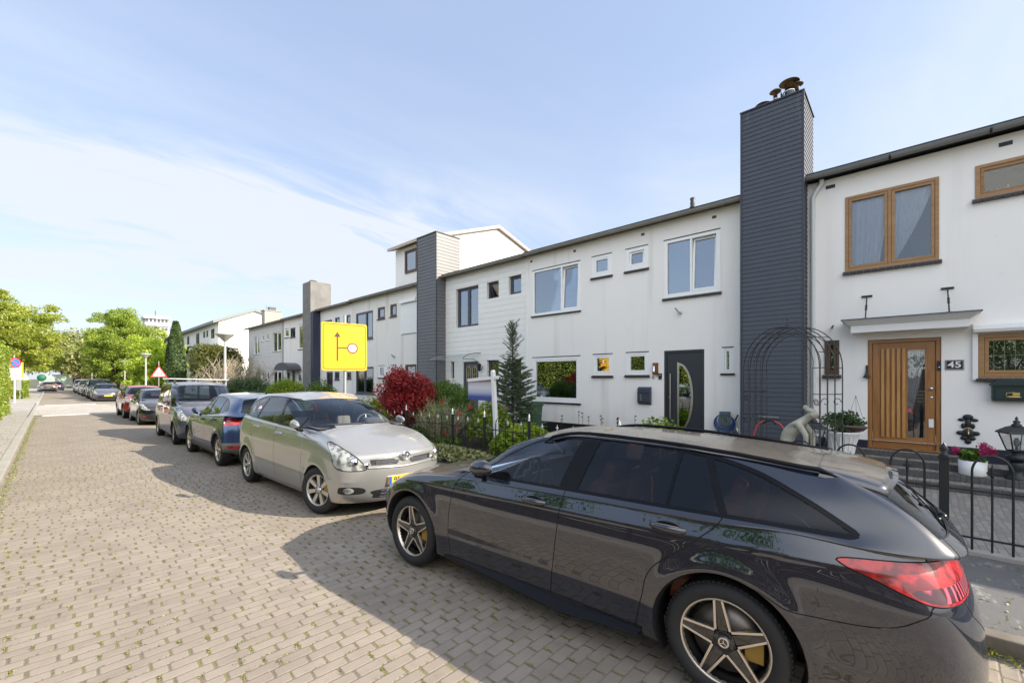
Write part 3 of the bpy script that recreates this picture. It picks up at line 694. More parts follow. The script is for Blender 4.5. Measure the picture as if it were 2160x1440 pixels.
        # mirror
        mx_, my, mz = p['mirror']; x0 = mx_
        if p.get('fold'):                                # folded in: a drop-shaped shell lying along the door
            mb = MB(); n_ = 20
            prof = [(-.125, .15), (-.115, .45), (-.085, .78), (-.04, .97), (.01, 1.0), (.06, .90), (.10, .66), (.125, .34), (.135, .08)]; v = []
            for (t_, r_) in prof:
                for j in range(n_):
                    a = 2*math.pi*j/n_; v.append(((x0+.045+r_*(.062 if math.cos(a) > 0 else .028)*math.cos(a))*sd_, my+t_+.03, mz+r_*.072*math.sin(a)*(1.0 if math.sin(a) > 0 else .78)+(.012 if t_ < 0 else -.0)))
            fs = [(i*n_+j, i*n_+(j+1) % n_, (i+1)*n_+(j+1) % n_, (i+1)*n_+j) for i in range(len(prof)-1) for j in range(n_)]
            mb.add(v, fs, 0, True); mb.add(v[:n_], [tuple(range(n_))], 0); mb.add(v[-n_:], [tuple(range(n_))], 0)
            mb.tube([((x0-.04)*sd_, my+.09, mz-.08), ((x0+.03)*sd_, my+.10, mz-.06), ((x0+.05)*sd_, my+.08, mz-.03)], [.022, .024, .03], 8, mi=2); mb.build('wing_mirror', [body, M['chrome'], M['trim']], root); continue
        mb = MB(); sc = p.get('mscale', 1)
        prof = [(.0, .02), (.25, .75), (.55, .98), (.8, 1), (1, .93)]; v = []; n_ = 16
        for (t_, r_) in prof:
            for j in range(n_):
                a = 2*math.pi*j/n_; cx_, sz_ = math.cos(a), math.sin(a); e_ = .7
                v.append(((x0+.02+.115*sc+r_*.115*sc*math.copysign(abs(cx_)**e_, cx_))*sd_, my+.10*sc-t_*.15*sc+.02*cx_, mz+r_*.072*sc*math.copysign(abs(sz_)**e_, sz_)+(.012 if cx_ < 0 else 0)))
        fs = [(i*n_+j, i*n_+(j+1) % n_, (i+1)*n_+(j+1) % n_, (i+1)*n_+j) for i in range(4) for j in range(n_)]
        mb.add(v, fs, 0, True); mb.add(v[-n_:], [tuple(range(n_))], 1)
        mb.tube([((x0-.03)*sd_, my+.02, mz-.07), ((x0+.04)*sd_, my+.02, mz-.055), ((x0+.09)*sd_, my+.01, mz-.03)], [.022, .024, .03], 8, mi=2)
        mb.build('wing_mirror', [p.get('mirmat', body), M['chrome'], M['trim']], root)
    # underbody
    ub = MB(); ub.box(-hw*.60, hw*.60, p['yR']+.35, p['yF']-.35, .19, .21); ub.box(-hw*.86, hw*.86, -wb2+ar+.05, wb2-ar-.05, .17, .19); ub.build('underbody', M['plastic'], root)
    # interior
    it = MB(); zb = p['belt'][0]; yc, zc, xc = p['cowl']; 
    it.box(-hw*.8, hw*.8, -wb2-.2, wb2-.5, .24, .3, 0)
    v = [(-hw*.84, yc-.02, zc-.03), (hw*.84, yc-.02, zc-.03), (hw*.84, yc-.45, zc-.0), (-hw*.84, yc-.45, zc-.0), (-hw*.84, yc-.52, .5), (hw*.84, yc-.52, .5)]
    it.add(v, [(0, 1, 2, 3), (3, 2, 5, 4)], 0)
    softbox(it, (-.38 if p.get('lhd', 1) else .38, yc-.42, zc+.03), (.2, .1, .055), 0)
    if p.get('vents'):
        for x_ in (-.06, .06, .18): it.lathe([(.042, 0), (.046, .008), (.052, 0)], 16, c=(x_, yc-.47, zc-.05), axis='y', mi=1)
        softbox(it, (-.34, yc-.5, zc+.045), (.13, .012, .07), 0); softbox(it, (.06, yc-.52, zc-.18), (.10, .02, .11), 0)
    it.build('dashboard', [M['dash'], M['silverplastic']], root)
    sx = -.37; sw = MB(); sy = yc-.62+p.get('swy', 0); szz = zc-.05; tilt = Matrix.Rotation(R(-68), 3, 'X')
    ring = [Vector((sx, sy, szz))+tilt@Vector((.185*math.cos(a), .185*math.sin(a), 0)) for a in np.linspace(0, 2*math.pi, 29)[:-1]]
    sw.tube(ring, .0155, 8, close=True)
    for a in (0, math.pi, -math.pi/2): sw.tube([Vector((sx, sy, szz))+tilt@Vector((.05*math.cos(a), .05*math.sin(a), -.01)), Vector((sx, sy, szz))+tilt@Vector((.18*math.cos(a), .18*math.sin(a), 0))], .012, 6, mi=1)
    sw.ell((sx, sy, szz), (.065, .03, .055), 12, 8); sw.build('steering_wheel', [M['dash'], M['silverplastic']], root)
    sm = p.get('seatmat', M['seatgrey'])
    for (x_, y_, back) in [(-.37, p.get('sy', -.15), 1), (.37, p.get('sy', -.15), 1), (-.37, p.get('sy', -.15)-.92, 1), (.37, p.get('sy', -.15)-.92, 1)]:
        st = MB(); ro = Matrix.Rotation(R(14), 3, 'X')
        softbox(st, (x_, y_+.22, .46), (.25, .27, .09)); softbox(st, (x_, y_-.12, .74), (.24, .09, .33), rot=ro)
        st.tube([(x_-.06, y_-.20, 1.0), (x_-.06, y_-.225, 1.12)], .006, 6, mi=1); st.tube([(x_+.06, y_-.20, 1.0), (x_+.06, y_-.225, 1.12)], .006, 6, mi=1)
        softbox(st, (x_, y_-.225, 1.12), (.13, .05, .085), rot=ro); st.build('seat', [sm, M['chrome']], root)
    mr = MB(); softbox(mr, (0, p['wtop'][0]+.10, p['wtop'][1]-.09), (.12, .02, .035)); mr.build('rear_view_mirror', M['dash'], root)
    return root, s
def surf_x(s, y, z):
    c = s.P[:s.grid[0]*s.grid[1]]; m = (c[:, 0] > .5); q = c[m]
    d = (q[:, 1]-y)**2+(q[:, 2]-z)**2; i = np.argsort(d)[:4]; w = 1/(d[i]+1e-6); return float((q[i, 0]*w).sum()/w.sum())
def surf_y(s, x, z, front=True):
    c = s.P[:s.grid[0]*s.grid[1]]; m = (c[:, 1] > 0.6) if front else (c[:, 1] < -.6); q = c[m]
    d = (q[:, 0]-abs(x))**2+(q[:, 2]-z)**2; i = np.argsort(d)[:4]; w = 1/(d[i]+1e-6); return float((q[i, 1]*w).sum()/w.sum())
HLT, TLT, SEA, HOO, GAT, DFT, DRT, BLA, ROO, FOGT, GRT, TL2T, LOWT = 6, 7, 8, 9, 10, 11, 12, 13, 14, 15, 16, 17, 19
seat_front = lambda c: c[:, 1] > .8
isrear = lambda c: c[:, 1] < -.9
# ---- dark estate
PE = dict(yF=2.27, yR=-2.50, wb=2.865, hw=.91, wr=.335, ww=.235, rim=.245, ku=14, kv=14,
    ar=.405, hoodmid=.905, zfend=.905, cowl=(.98, 1.02, .66), wtop=(.16, 1.392, .50), rtop=(-2.04, 1.350, .56), rbase=(-2.42, 1.055, .69),
    belt=(1.0, 1.06), xt=.615, xb=.905, zroof=1.452, ytop=-.35, zs=(.17, .25, .42, .61, .82, .935), wf=(.90, .955, .985, 1.0, .987, .948), rg=[(14, 7.10, 1), (12, 7.10), (11.1, 7.12, 1), (11.05, 8.80, 1), (12, 8.90), (14, 8.90, 1)], xd=.745, yd=-2.06, fold=1, zr=(.20, .32, .48, .69, .885, .995), cornR=.22, tail=(.10, -.04, -.06, -.03, .035, .08),
    crease=[(.835, .91, .006, .05), (.40, .42, .006, .05)], flare=.022,
    front=[(HLT, [(1.0, .60), (1.9, .62), (2.8, .70), (3.25, .76), (2.5, .745), (1.2, .69)], 'uz', dict(only=[0], mask=lambda c: c[:, 1] > 1.5)),
           (HOO, [(-1, 4.9), (.8, 4.85), (2, 4.9), (2.9, 5.15), (3.6, 5.5), (3.7, 6.5), (3.2, 6.92), (2, 6.93), (-1, 6.93)], 'uv', dict(seam=.0008, only=[0], mask=lambda c: c[:, 1] > .5, sm=0)),
           (BLA, [(-1, .25), (1.7, .25), (1.9, .32), (1.3, .55), (.9, .62), (-1, .63)], 'uz', dict(only=[0], mask=lambda c: c[:, 1] > 1.5))],
    rear=[(None, [(9.2, .66), (9.9, .64), (10.6, .67), (11.0, .75), (11.5, .82), (14.5, .82), (14.5, -.1), (9.2, -.1)], 'uz', dict(seam=.0028, only=[0], mask=isrear)),
          (GAT, [(14, .60), (12.2, .60), (11.75, .72), (11.55, .86), (11.3, 1.0), (11.1, 1.2), (11.2, 1.45), (14, 1.6)], 'uz', dict(seam=.004, only=[0], mask=isrear, sm=0)),
          (TLT, [(10.40, .955), (11.2, .972), (12.0, .955), (12.42, .92, 1), (12.36, .82, 1), (11.6, .80), (11.1, .80), (10.7, .875)], 'uz', dict(seam=.003, only=[0, 8, 10], mask=isrear)),
          (TL2T, [(10.95, .855), (11.5, .872), (12.32, .868, 1), (12.34, .83), (11.6, .812), (11.12, .812)], 'uz', dict(only=[7], mask=isrear)),
          (FOGT, [(11.1, .345), (11.5, .34), (11.9, .35), (11.5, .37)], 'uz', dict(only=[0], mask=isrear)),
          (LOWT, [(14, .10), (11, .10), (11.2, .26), (11.9, .33), (14, .34)], 'uz', dict(only=[0], mask=isrear))],
    doors=[([(.86, .23, 1), (.87, .50), (.83, .80), (.76, .96), (.66, 1.03, 1), (-.335, 1.05, 1), (-.29, .6), (-.235, .23, 1)], DFT),
           ([(-.235, .23, 1), (-.29, .6), (-.335, 1.05, 1), (-.40, 1.36, 1), (-1.25, 1.34, 1), (-1.42, 1.075), (-1.27, .88), (-1.02, .66), (-.955, .45), (-.90, .23, 1)], DRT)],
    dlo=[(.64, 1.022, 1), (.32, 1.235), (.04, 1.335), (-.45, 1.388), (-1.1, 1.368), (-1.5, 1.30), (-1.80, 1.18), (-2.02, 1.062, 1), (-1.5, 1.062), (-.8, 1.048)],
    pillars=[(-.342, 1.03, -.425, 1.39, .078), (-1.082, 1.05, -1.105, 1.39, .011), (-1.415, 1.06, -1.262, 1.39, .022)],
    handles=[(-.075, .905, 0), (-1.11, .925, 1)], mirror=(.88, .42, 1.085), frontwin=-.34, vents=1, seatmat=M['leather'], sy=-.28,
    rwmat=M['privglass'], wstyle=dict(kind='star', n=5, hub=.058, cap='three', bev=1, ph=R(98)), wmats=(M['blackalloy'], M['machined']), fogmat=M['redlamp'], swy=.02)
# ------------------------------------------------------------------ ground, road, pavements
def roadz(x): return -.03*max(0, x-1.5)
def paver_mat(name, bw, bh, along='x', base=((.262, .218, .175), (.315, .268, .218)), joint_v=.0075, joint_h=.0022, moss=.8, jit=.012, tint_dust=.5, bumpd=.012):
    t = NT(name); x, y, z = t.xyz()
    if along == 'y': x, y = y, x
    sn = lambda v, k, o=0.0: t.m('SINE', t.m('ADD', t.m('MULTIPLY', v, k), o))
    y0_ = y; x0_ = x
    y = t.m('ADD', y0_, t.m('MULTIPLY', sn(x0_, 1.3), .022)); y = t.m('ADD', y, t.m('MULTIPLY', sn(x0_, 4.1, 1.0), .008)); x = t.m('ADD', x0_, t.m('MULTIPLY', sn(y0_, .9), .03)); x = t.m('ADD', x, t.m('MULTIPLY', sn(y0_, 2.7, 2.0), .014))
    ry = t.m('DIVIDE', y, bh); row = t.m('FLOOR', ry)
    rx = t.m('ADD', t.m('DIVIDE', x, bw), t.m('ADD', t.m('MULTIPLY', t.m('FLOORED_MODULO', row, 2.0), .5), t.m('MULTIPLY', sn(row, 2.4), .11)))
    colm = t.m('FLOOR', rx); fine = t.noise(26, 3, .6); fx = t.m('ADD', t.m('SUBTRACT', rx, colm), t.m('MULTIPLY', t.m('SUBTRACT', fine, .5), .035)); fy = t.m('ADD', t.m('SUBTRACT', ry, row), t.m('MULTIPLY', t.m('SUBTRACT', fine, .5), .05))
    cid = t.n('ShaderNodeCombineXYZ', {0: colm, 1: row}).outputs[0]; wv = t.n('ShaderNodeTexWhiteNoise', {'Vector': cid}, noise_dimensions='2D'); rnd = wv.outputs['Value']
    ax = t.m('SUBTRACT', t.m('SUBTRACT', bw/2-joint_v*.45, t.m('MULTIPLY', t.n('ShaderNodeSeparateColor', {0: wv.outputs['Color']}).outputs[1], joint_v*1.1)), t.m('MULTIPLY', t.m('ABSOLUTE', t.m('SUBTRACT', fx, .5)), bw))   # >0 inside
    ay = t.m('SUBTRACT', bh/2-joint_h, t.m('MULTIPLY', t.m('ABSOLUTE', t.m('SUBTRACT', fy, .5)), bh))
    rr = .018; qx = t.m('MAXIMUM', t.m('SUBTRACT', rr, ax), 0.0); qy = t.m('MAXIMUM', t.m('SUBTRACT', rr, ay), 0.0)
    d = t.m('SUBTRACT', rr, t.m('SQRT', t.m('ADD', t.m('MULTIPLY', qx, qx), t.m('MULTIPLY', qy, qy))))        # >0 inside rounded brick
    ins = t.sstep(d, -.001, .004)
    c = t.mix(rnd, base[0], base[1]); hue = wv.outputs['Color']
    pat = t.sstep(t.noise(.35, 5, .6), .35, .7); c = t.mix(t.m('MULTIPLY', pat, .35), c, tuple(v*.78 for v in base[0]))
    c = t.mix(t.m('MULTIPLY', t.sstep(t.noise(9, 6, .7), .5, .75), .35), c, tuple(v*.6 for v in base[0]))
    trk = t.m('ADD', t.sstep(t.m('ABSOLUTE', t.m('SUBTRACT', x0_, .35)), .38, .0), t.sstep(t.m('ABSOLUTE', t.m('SUBTRACT', x0_, 1.95)), .38, .0)) if along == 'x' and bh == .093 else 0.0
    c = t.mix(t.m('MULTIPLY', trk, t.m('MULTIPLY', t.noise(.9, 3), .30)), c, tuple(v*.70 for v in base[0]))
    c = t.mix(t.m('MULTIPLY', t.sstep(t.noise(.8, 5, .7, vec=t.smap((1.6, .5, 1))), .58, .72), .30), c, tuple(v*.62 for v in base[0]))
    dust = t.m('MULTIPLY', t.sstep(t.noise(1.7, 5, .65), .42, .66), tint_dust); c = t.mix(dust, c, (.355, .302, .245))
    c = t.mix(t.m('MULTIPLY', t.sstep(t.noise(120, 2, .8), .62, .8), .4), c, (.44, .395, .34))
    mn = t.noise(3.3, 4, .7); mm = t.m('MULTIPLY', t.sstep(mn, .42, .6), moss)
    jc = t.mix(t.noise(60, 3, .7), (.09, .075, .05), (.29, .245, .18)); gc = t.mix(t.noise(150, 3, .7), (.09, .10, .025), (.33, .32, .10)); jc = t.mix(mm, jc, gc)
    spill = t.m('MULTIPLY', t.m('MULTIPLY', t.sstep(d, .012, .0), t.sstep(t.noise(45, 4, .7), .5, .62)), mm); 
    head = t.sstep(t.m('SUBTRACT', ay, ax), -.004, .010); jc = t.mix(head, t.mix(t.noise(14, 4, .7), tuple(v*.85 for v in base[0]), tuple(v*1.15 for v in base[0])), jc)
    col = t.mix(ins, jc, c); col = t.mix(t.m('MULTIPLY', spill, t.m('ADD', .25, t.m('MULTIPLY', head, .75))), col, gc)
    h = t.m('ADD', t.m('MULTIPLY', t.sstep(d, -.004, .007), 1.0), t.m('ADD', t.m('MULTIPLY', t.noise(70, 5, .7), .16), t.m('MULTIPLY', rnd, .12)))
    h = t.m('ADD', h, t.m('MULTIPLY', t.m('MULTIPLY', t.m('SUBTRACT', 1.0, ins), t.noise(90, 3, .7)), .9))
    und = t.bump(t.noise(1.1, 3, .5), .35, .06)
    return t.done(t.pbr(Base_Color=col, Roughness=t.m('ADD', .72, t.m('MULTIPLY', t.noise(30, 3), .2)), Normal=t.bump(h, .75, bumpd, und)))
M['road'] = paver_mat('brick_road', .208, .093, moss=.55)
M['plaza'] = paver_mat('raised_table_pavers', .30, .30, base=((.42, .39, .34), (.52, .48, .43)), moss=.1, joint_v=.004, bumpd=.004)
M['slabs'] = paver_mat('concrete_slabs', .30, .30, base=((.33, .31, .28), (.44, .41, .37)), moss=.45, joint_v=.004, tint_dust=.3, bumpd=.006)
M['gardenbrick'] = paver_mat('garden_pavers', .205, .07, along='x', base=((.20, .185, .17), (.33, .30, .27)), moss=.35, joint_v=.006, joint_h=.004, tint_dust=.2, bumpd=.008)
M['kerb'] = simple('concrete_kerb', (.36, .34, .30), .85, vary=.25, scale=4, bump=.4)
t = NT('patched_asphalt'); n = t.noise(140, 3, .75); p_ = t.sstep(t.noise(4.5, 6, .68, vec=t.smap((.7, 1.6, 1))), .56, .66)
c = t.mix(t.noise(1.2, 5, .6), (.09, .088, .09), (.165, .16, .155)); c = t.mix(t.m('MULTIPLY', p_, .6), c, (.33, .32, .31)); c = t.mix(t.m('MULTIPLY', t.sstep(n, .6, .75), .6), c, (.32, .31, .30))
c = t.mix(t.m('MULTIPLY', t.sstep(t.noise(1.4, 4, .6), .55, .75), .4), c, (.075, .085, .04))
M['asphalt'] = t.done(t.pbr(Base_Color=c, Roughness=.85, Normal=t.bump(t.m('ADD', n, t.m('MULTIPLY', t.noise(9, 5, .65), .8)), .6, .008)))
M['oldkerb'] = simple('old_mossy_kerb', (.17, .15, .12), .9, vary=.5, scale=7, bump=.6)
M['earth'] = simple('ground_earth', (.10, .10, .06), .95, vary=.4, scale=1)
def strip(name, prof, y0, y1, mat, kind='structure', dy=1.0):
    """prof: (x,z) across; runs along Y"""
    mb = MB(); n = max(1, int((y1-y0)/dy)); ys = [y0+(y1-y0)*i/n for i in range(n+1)]; k = len(prof)
    mb.add([(x, y, z) for y in ys for x, z in prof], [(i*k+j, i*k+j+1, (i+1)*k+j+1, (i+1)*k+j) for i in range(n) for j in range(k-1)])
    o = mb.build(name, mat, fix=False); 
    if kind: o['kind'] = kind
    return o
KX = 4.50                                                   # right kerb line
g = MB(); g.quad((-900, -900, -.22), (900, -900, -.22), (900, 1500, -.22), (-900, 1500, -.22)); o = g.build('ground', M['earth'], fix=False); o['kind'] = 'structure'
strip('road', [(-.60, 0), (1.5, 0), (2.5, roadz(2.5)), (3.5, roadz(3.5)), (KX, roadz(KX))], -25, 31.5, M['road'], dy=4)
strip('raised_junction', [(-.60, .02), (1.5, .02), (KX, roadz(KX)+.03), (13, .0), (40, .0)], 31.5, 43.0, M['plaza'], dy=4)
strip('far_road', [(-.60, 0), (1.5, 0), (KX, roadz(KX))], 43.0, 130, M['road'], dy=10)
strip('left_pavement', [(-6, .07), (-.76, .07)], -25, 60, M['slabs'], dy=6)
strip('far_left_pavement', [(-6, .05), (-.62, .02)], 60, 130, M['slabs'], dy=10)
strip('pavement', [(KX+.14, .02), (5.5, .03), (6.5, .03)], -25, 31, M['asphalt'], dy=4)
strip('far_pavement', [(KX+.14, .02), (6.5, .03)], 43.5, 130, M['slabs'], dy=6)
strip('garden_ground', [(6.5, .02), (11.32, .04)], 2.9, 42, M['soil'], dy=4)
strip('garden_paving', [(6.5, .025), (11.32, .03)], -12, 2.9, M['gardenbrick'], dy=4)
strip('far_garden_ground', [(6.5, .02), (40, .04)], 43.2, 130, M['earth'], dy=10)
for nm, (a, b), seg in (('kerb', (-.76, -.60), [(-25, 29.5), (47, 100)]), ('dropped_kerb', (-.76, -.60), [(29.5, 47)]), ('kerb', (KX, KX+.14), [(-25, 31)]), ('kerb', (KX, KX+.14), [(43.5, 110)])):
    mb = MB()
    for y0, y1 in seg:
        y = y0
        while y < y1: y2 = min(y+1.0, y1); d = random.uniform(-.004, .004); mb.box(a+d, b+d, y+.004, y2-.004, -.2, (.03 if nm == 'dropped_kerb' else (.085 if a < 0 else .035))+d); y = y2
    tag(mb.build(nm, M['kerb'] if a < 0 else M['oldkerb'], bevel=.012), kind='structure')
mb = MB()                                                    # painted lines at the ramp of the raised junction
mb.box(-.3, 4.2, 31.2, 31.34, -.08, .0235); mb.box(-.3, 2.2, 43.1, 43.25, -.05, .026); tag(mb.build('road_marking', M['white']), kind='structure')
mb = MB(); mb.box(-1.25, -.80, 14.7, 15.05, .06, .078)
for i in range(14): mb.box(-1.23+i*.031, -1.215+i*.031, 14.73, 15.02, .078, .086)
tag(mb.build('drain_grate', M['iron']), 'slotted iron drain grate in the left pavement beside the kerb', 'drain')
# garden wall edging under the fence, fence strip
mb = MB()
y = -12
while y < 31: mb.box(6.44, 6.56, y+.004, y+.996, -.1, .075+random.uniform(-.004, .004)); y += 1
tag(mb.build('garden_edging', M['kerb'], bevel=.01), kind='structure')
# steps up to the brown door
# ------------------------------------------------------------------ houses
FX = 11.3
def wall_open(mb, X, y0, y1, z0, z1, ops, depth=.14, mi=0, mr=0):
    """wall in the plane x=X facing -x with rectangular openings [(y0,y1,z0,z1)] and reveals"""
    ys = sorted({y0, y1, *[v for o in ops for v in o[:2] if y0 < v < y1]}); zs = sorted({z0, z1, *[v for o in ops for v in o[2:4] if z0 < v < z1]})
    for i in range(len(ys)-1):
        for j in range(len(zs)-1):
            cy, cz_ = (ys[i]+ys[i+1])/2, (zs[j]+zs[j+1])/2
            if any(o[0] < cy < o[1] and o[2] < cz_ < o[3] for o in ops): continue
            mb.quad((X, ys[i+1], zs[j]), (X, ys[i], zs[j]), (X, ys[i], zs[j+1]), (X, ys[i+1], zs[j+1]), mi)
    for (a, b, c, d) in [o[:4] for o in ops]:
        mb.quad((X, a, c), (X+depth, a, c), (X+depth, a, d), (X, a, d), mr); mb.quad((X, b, c), (X, b, d), (X+depth, b, d), (X+depth, b, c), mr)
        mb.quad((X, a, d), (X+depth, a, d), (X+depth, b, d), (X, b, d), mr); mb.quad((X, a, c), (X, b, c), (X+depth, b, c), (X+depth, a, c), mr)
def boards(mb, X, y0, y1, z0, z1, ops, pitch, th=.018, gap=.007, lap=0, mi=0):
    z = z0
    while z < z1-.01:
        za, zb = z, min(z+pitch, z1); cuts = sorted({za, zb, *[v for o in ops for v in o[2:4] if za < v < zb]})
        for i in range(len(cuts)-1):
            a, b = cuts[i], cuts[i+1]; iv = [(y0, y1)]
            for o in ops:
                if o[2] < (a+b)/2 < o[3]: iv = [w for (p, q) in iv for w in ((p, min(q, o[0])), (max(p, o[1]), q)) if w[1]-w[0] > .005]
            g = gap if b == zb else 0
            for p, q in iv:
                mb.add([(X, p, a), (X, q, a), (X, q, b-g), (X, p, b-g), (X-th-lap, p, a), (X-th-lap, q, a), (X-th, q, b-g), (X-th, p, b-g)],
                       [(4, 7, 6, 5), (0, 1, 2, 3), (0, 4, 5, 1), (3, 2, 6, 7), (0, 3, 7, 4), (1, 5, 6, 2)], mi)
        z = zb
def ring(mb, X0, X1, a, b, c, d, w, mi=0, wb=None, wt=None):
    wb = w if wb is None else wb; wt = w if wt is None else wt
    mb.box(X0, X1, a, a+w, c, d, mi); mb.box(X0, X1, b-w, b, c, d, mi); mb.box(X0+.0005, X1-.0005, a+w, b-w, c, c+wb, mi); mb.box(X0+.0005, X1-.0005, a+w, b-w, d-wt, d, mi)
def window(parent, a, b, c, d, X=FX, style='pvc', lay='1', sill=None, out=0.0, glass='glass', inside='room', deep=.5, tilt=0, fw=.05):
    """frame + panes + sill + what one sees behind. a..b along Y, c..d in z. lay: fractions of the width (from the b side) per pane, e.g. '.6|.4'"""
    fm = {'pvc': M['pvc'], 'grey': M['greyframe'], 'wood': M['framewood'], 'brown': M['framewood_d']}[style]
    x0 = X-out; f = MB(); ring(f, x0, x0+.09, a, b, c, d, fw)
    if style in ('pvc',): f.box(x0-.012, x0+.02, a-.01, b+.01, d-.012, d+.012, 1)
    fr = [float(v) for v in lay.split('|')] if '|' in lay else [1.0]; y = b-fw; W = (b-a-2*fw); panes = []
    for i, q in enumerate(fr):
        ya, yb = y-W*q, y
        if i < len(fr)-1: f.box(x0+.001, x0+.088, ya-.025, ya+.025, c+fw, d-fw); 
        e0 = .025 if i < len(fr)-1 else 0; e1 = .025 if i else 0
        ya2, yb2 = ya+e0, yb-e1; sash = (i in (0,) and len(fr) == 1 and style != 'pvc1') or (len(fr) > 1 and (i == len(fr)-1 or style in ('wood', 'grey')))
        t_ = tilt if (i == len(fr)-1) else 0
        if sash:
            sf = MB(); ring(sf, -.028, .03, ya2+.004, yb2-.004, c+fw+.004, d-fw-.004, .05 if style != 'grey' else .04)
            if t_: piv = Vector((0, 0, c+fw) if t_ > 0 else (0, 0, d-fw)); rot = Matrix.Rotation(R(t_) if t_ > 0 else R(t_), 3, 'Y'); sf.v = [tuple(piv+rot@(Vector(v)-piv)) for v in sf.v]
            b0 = len(f.v); f.add([(v[0]+x0+.035, v[1], v[2]) for v in sf.v], sf.f)
            g = .048 if style != 'grey' else .038
        else: g = 0
        panes.append((ya2+g, yb2-g, c+fw+g, d-fw-g, t_)); y = ya
    wd = f.build('window', [fm, M['black']], parent, bevel=.004)
    for (ya, yb, za, zb, t_) in panes:
        p = MB(); vs = [(0, ya, za), (0, yb, za), (0, yb, zb), (0, ya, zb)]
        if t_: piv = Vector((0, 0, c+fw) if t_ > 0 else (0, 0, d-fw)); rot = Matrix.Rotation(R(t_), 3, 'Y'); vs = [tuple(piv+rot@(Vector(v)-piv)) for v in vs]
        vs = [(v[0]+x0+.045, v[1], v[2]) for v in vs]
        p.add(vs+[(v[0]+.012, v[1], v[2]) for v in vs], [(0, 1, 2, 3), (7, 6, 5, 4), (0, 4, 5, 1), (1, 5, 6, 2), (2, 6, 7, 3), (3, 7, 4, 0)]); p.build('pane', M[glass], wd)
    if sill == 'brick':
        s_ = MB(); n = max(3, round((b-a+.08)/.115)); w_ = (b-a+.08)/n
        s_.box(x0-.02, x0+.06, a-.04, b+.04, c-.075, c-.004, 1)
        for i in range(n): 
            y_ = a-.04+i*w_; s_.add([(x0-.065, y_+.005, c-.075), (x0-.065, y_+w_-.005, c-.075), (x0-.065, y_+w_-.005, c-.035), (x0-.065, y_+.005, c-.035), (x0+.02, y_+.005, c-.08), (x0+.02, y_+w_-.005, c-.08), (x0+.02, y_+w_-.005, c+.003), (x0+.02, y_+.005, c+.003)], [(0, 3, 2, 1), (4, 5, 6, 7), (0, 1, 5, 4), (3, 7, 6, 2), (0, 4, 7, 3), (1, 2, 6, 5)], 0)
        s_.build('sill', [M['bricksill'], M['mortar']], wd, bevel=.003)
    elif sill: s_ = MB(); s_.box(x0-.055, x0+.02, a-.035, b+.035, c-.045, c-.004); s_.build('sill', M['black' if sill == 'dark' else ('greyframe' if sill == 'grey' else 'kerb')], wd, bevel=.004)
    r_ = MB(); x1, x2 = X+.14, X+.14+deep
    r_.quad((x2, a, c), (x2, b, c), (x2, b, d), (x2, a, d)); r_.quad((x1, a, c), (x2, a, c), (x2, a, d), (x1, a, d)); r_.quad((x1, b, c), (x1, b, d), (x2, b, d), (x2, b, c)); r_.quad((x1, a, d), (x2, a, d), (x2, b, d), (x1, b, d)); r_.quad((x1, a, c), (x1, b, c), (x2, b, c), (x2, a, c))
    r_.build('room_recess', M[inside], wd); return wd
def drape(parent, X, a, b, c, d, gather=None, name='curtain', n=60, folds=9, m=8):
    """net curtain; gather=(y_bottom_a, y_bottom_b): where the hem is drawn to"""
    mb = MB(); ga, gb = gather if gather else (a, b); vs = []
    for j in range(m+1):
        t_ = j/m; e = t_**1.3; ya = a+(ga-a)*e; yb = b+(gb-b)*e; z = d+(c-d)*t_
        for i in range(n+1):
            s_ = i/n; y = ya+(yb-ya)*s_; vs.append((X+.022*math.sin(s_*folds*2*math.pi+.6*math.sin(s_*17))*(.5+.5*t_), y, z))
    mb.add(vs, [(j*(n+1)+i, j*(n+1)+i+1, (j+1)*(n+1)+i+1, (j+1)*(n+1)+i) for j in range(m) for i in range(n)], 0, True)
    return mb.build(name, M['curtain'], parent, fix=False)
def roofparts(root, y0, y1, zt=6.17, gmat='zinc', gx=11.16, back=19.6, ridge=15.4, gutter=True, brackets=.62, gap=()):
    rf = MB(); x0 = 11.10; rise = .17
    pr = [(x0, zt-.11), (x0, zt), (ridge, zt+(ridge-x0)*rise), (back+.2, zt), (back+.2, zt-.11), (ridge, zt+(ridge-x0)*rise-.13)]
    rf.prism([(x, z) for x, z in pr], y0, y1, 'y'); rf.box(x0-.012, x0+.012, y0, y1, zt-.035, zt+.014, 1)
    ro = rf.build('roof', [M['roofedge'], M['black']], root)
    if gutter:
        g = MB(); n = 10; gz = zt-.085; gx_ = x0-.075; pts = [(gx_+.068*math.cos(a), gz+.068*math.sin(a)) for a in np.linspace(math.pi, 2*math.pi, n)]
        v = [(x, y, z) for y in (y0, y1) for x, z in pts]; g.add(v, [(i, i+1, n+i+1, n+i) for i in range(n-1)], 0, True)
        pts2 = [(gx_+.058*math.cos(a), gz+.058*math.sin(a)) for a in np.linspace(math.pi, 2*math.pi, n)]
        v = [(x, y, z) for y in (y0, y1) for x, z in pts2]; g.add(v, [(i, n+i, n+i+1, i+1) for i in range(n-1)], 0, True)
        g.tube([(gx_-.068, y0, gz), (gx_-.068, y1, gz)], .010, 6)
        for yy in (y0+.002, y1-.002): g.add([(x, yy, z) for x, z in pts], [tuple(range(n))])
        y = y0+.45
        while y < y1-.1:
            pb = [(gx_+.076*math.cos(a), gz+.076*math.sin(a)) for a in np.linspace(math.pi*.93, 2*math.pi, n)]; v = [(x, yy, z) for yy in (y-.016, y+.016) for x, z in pb]; g.add(v, [(i, i+1, n+i+1, n+i) for i in range(n-1)], 1); y += brackets*1.45
        g.build('gutter', [M[gmat], M['black'] if gmat == 'dkgutter' else M[gmat]], root, fix=False)
    return ro
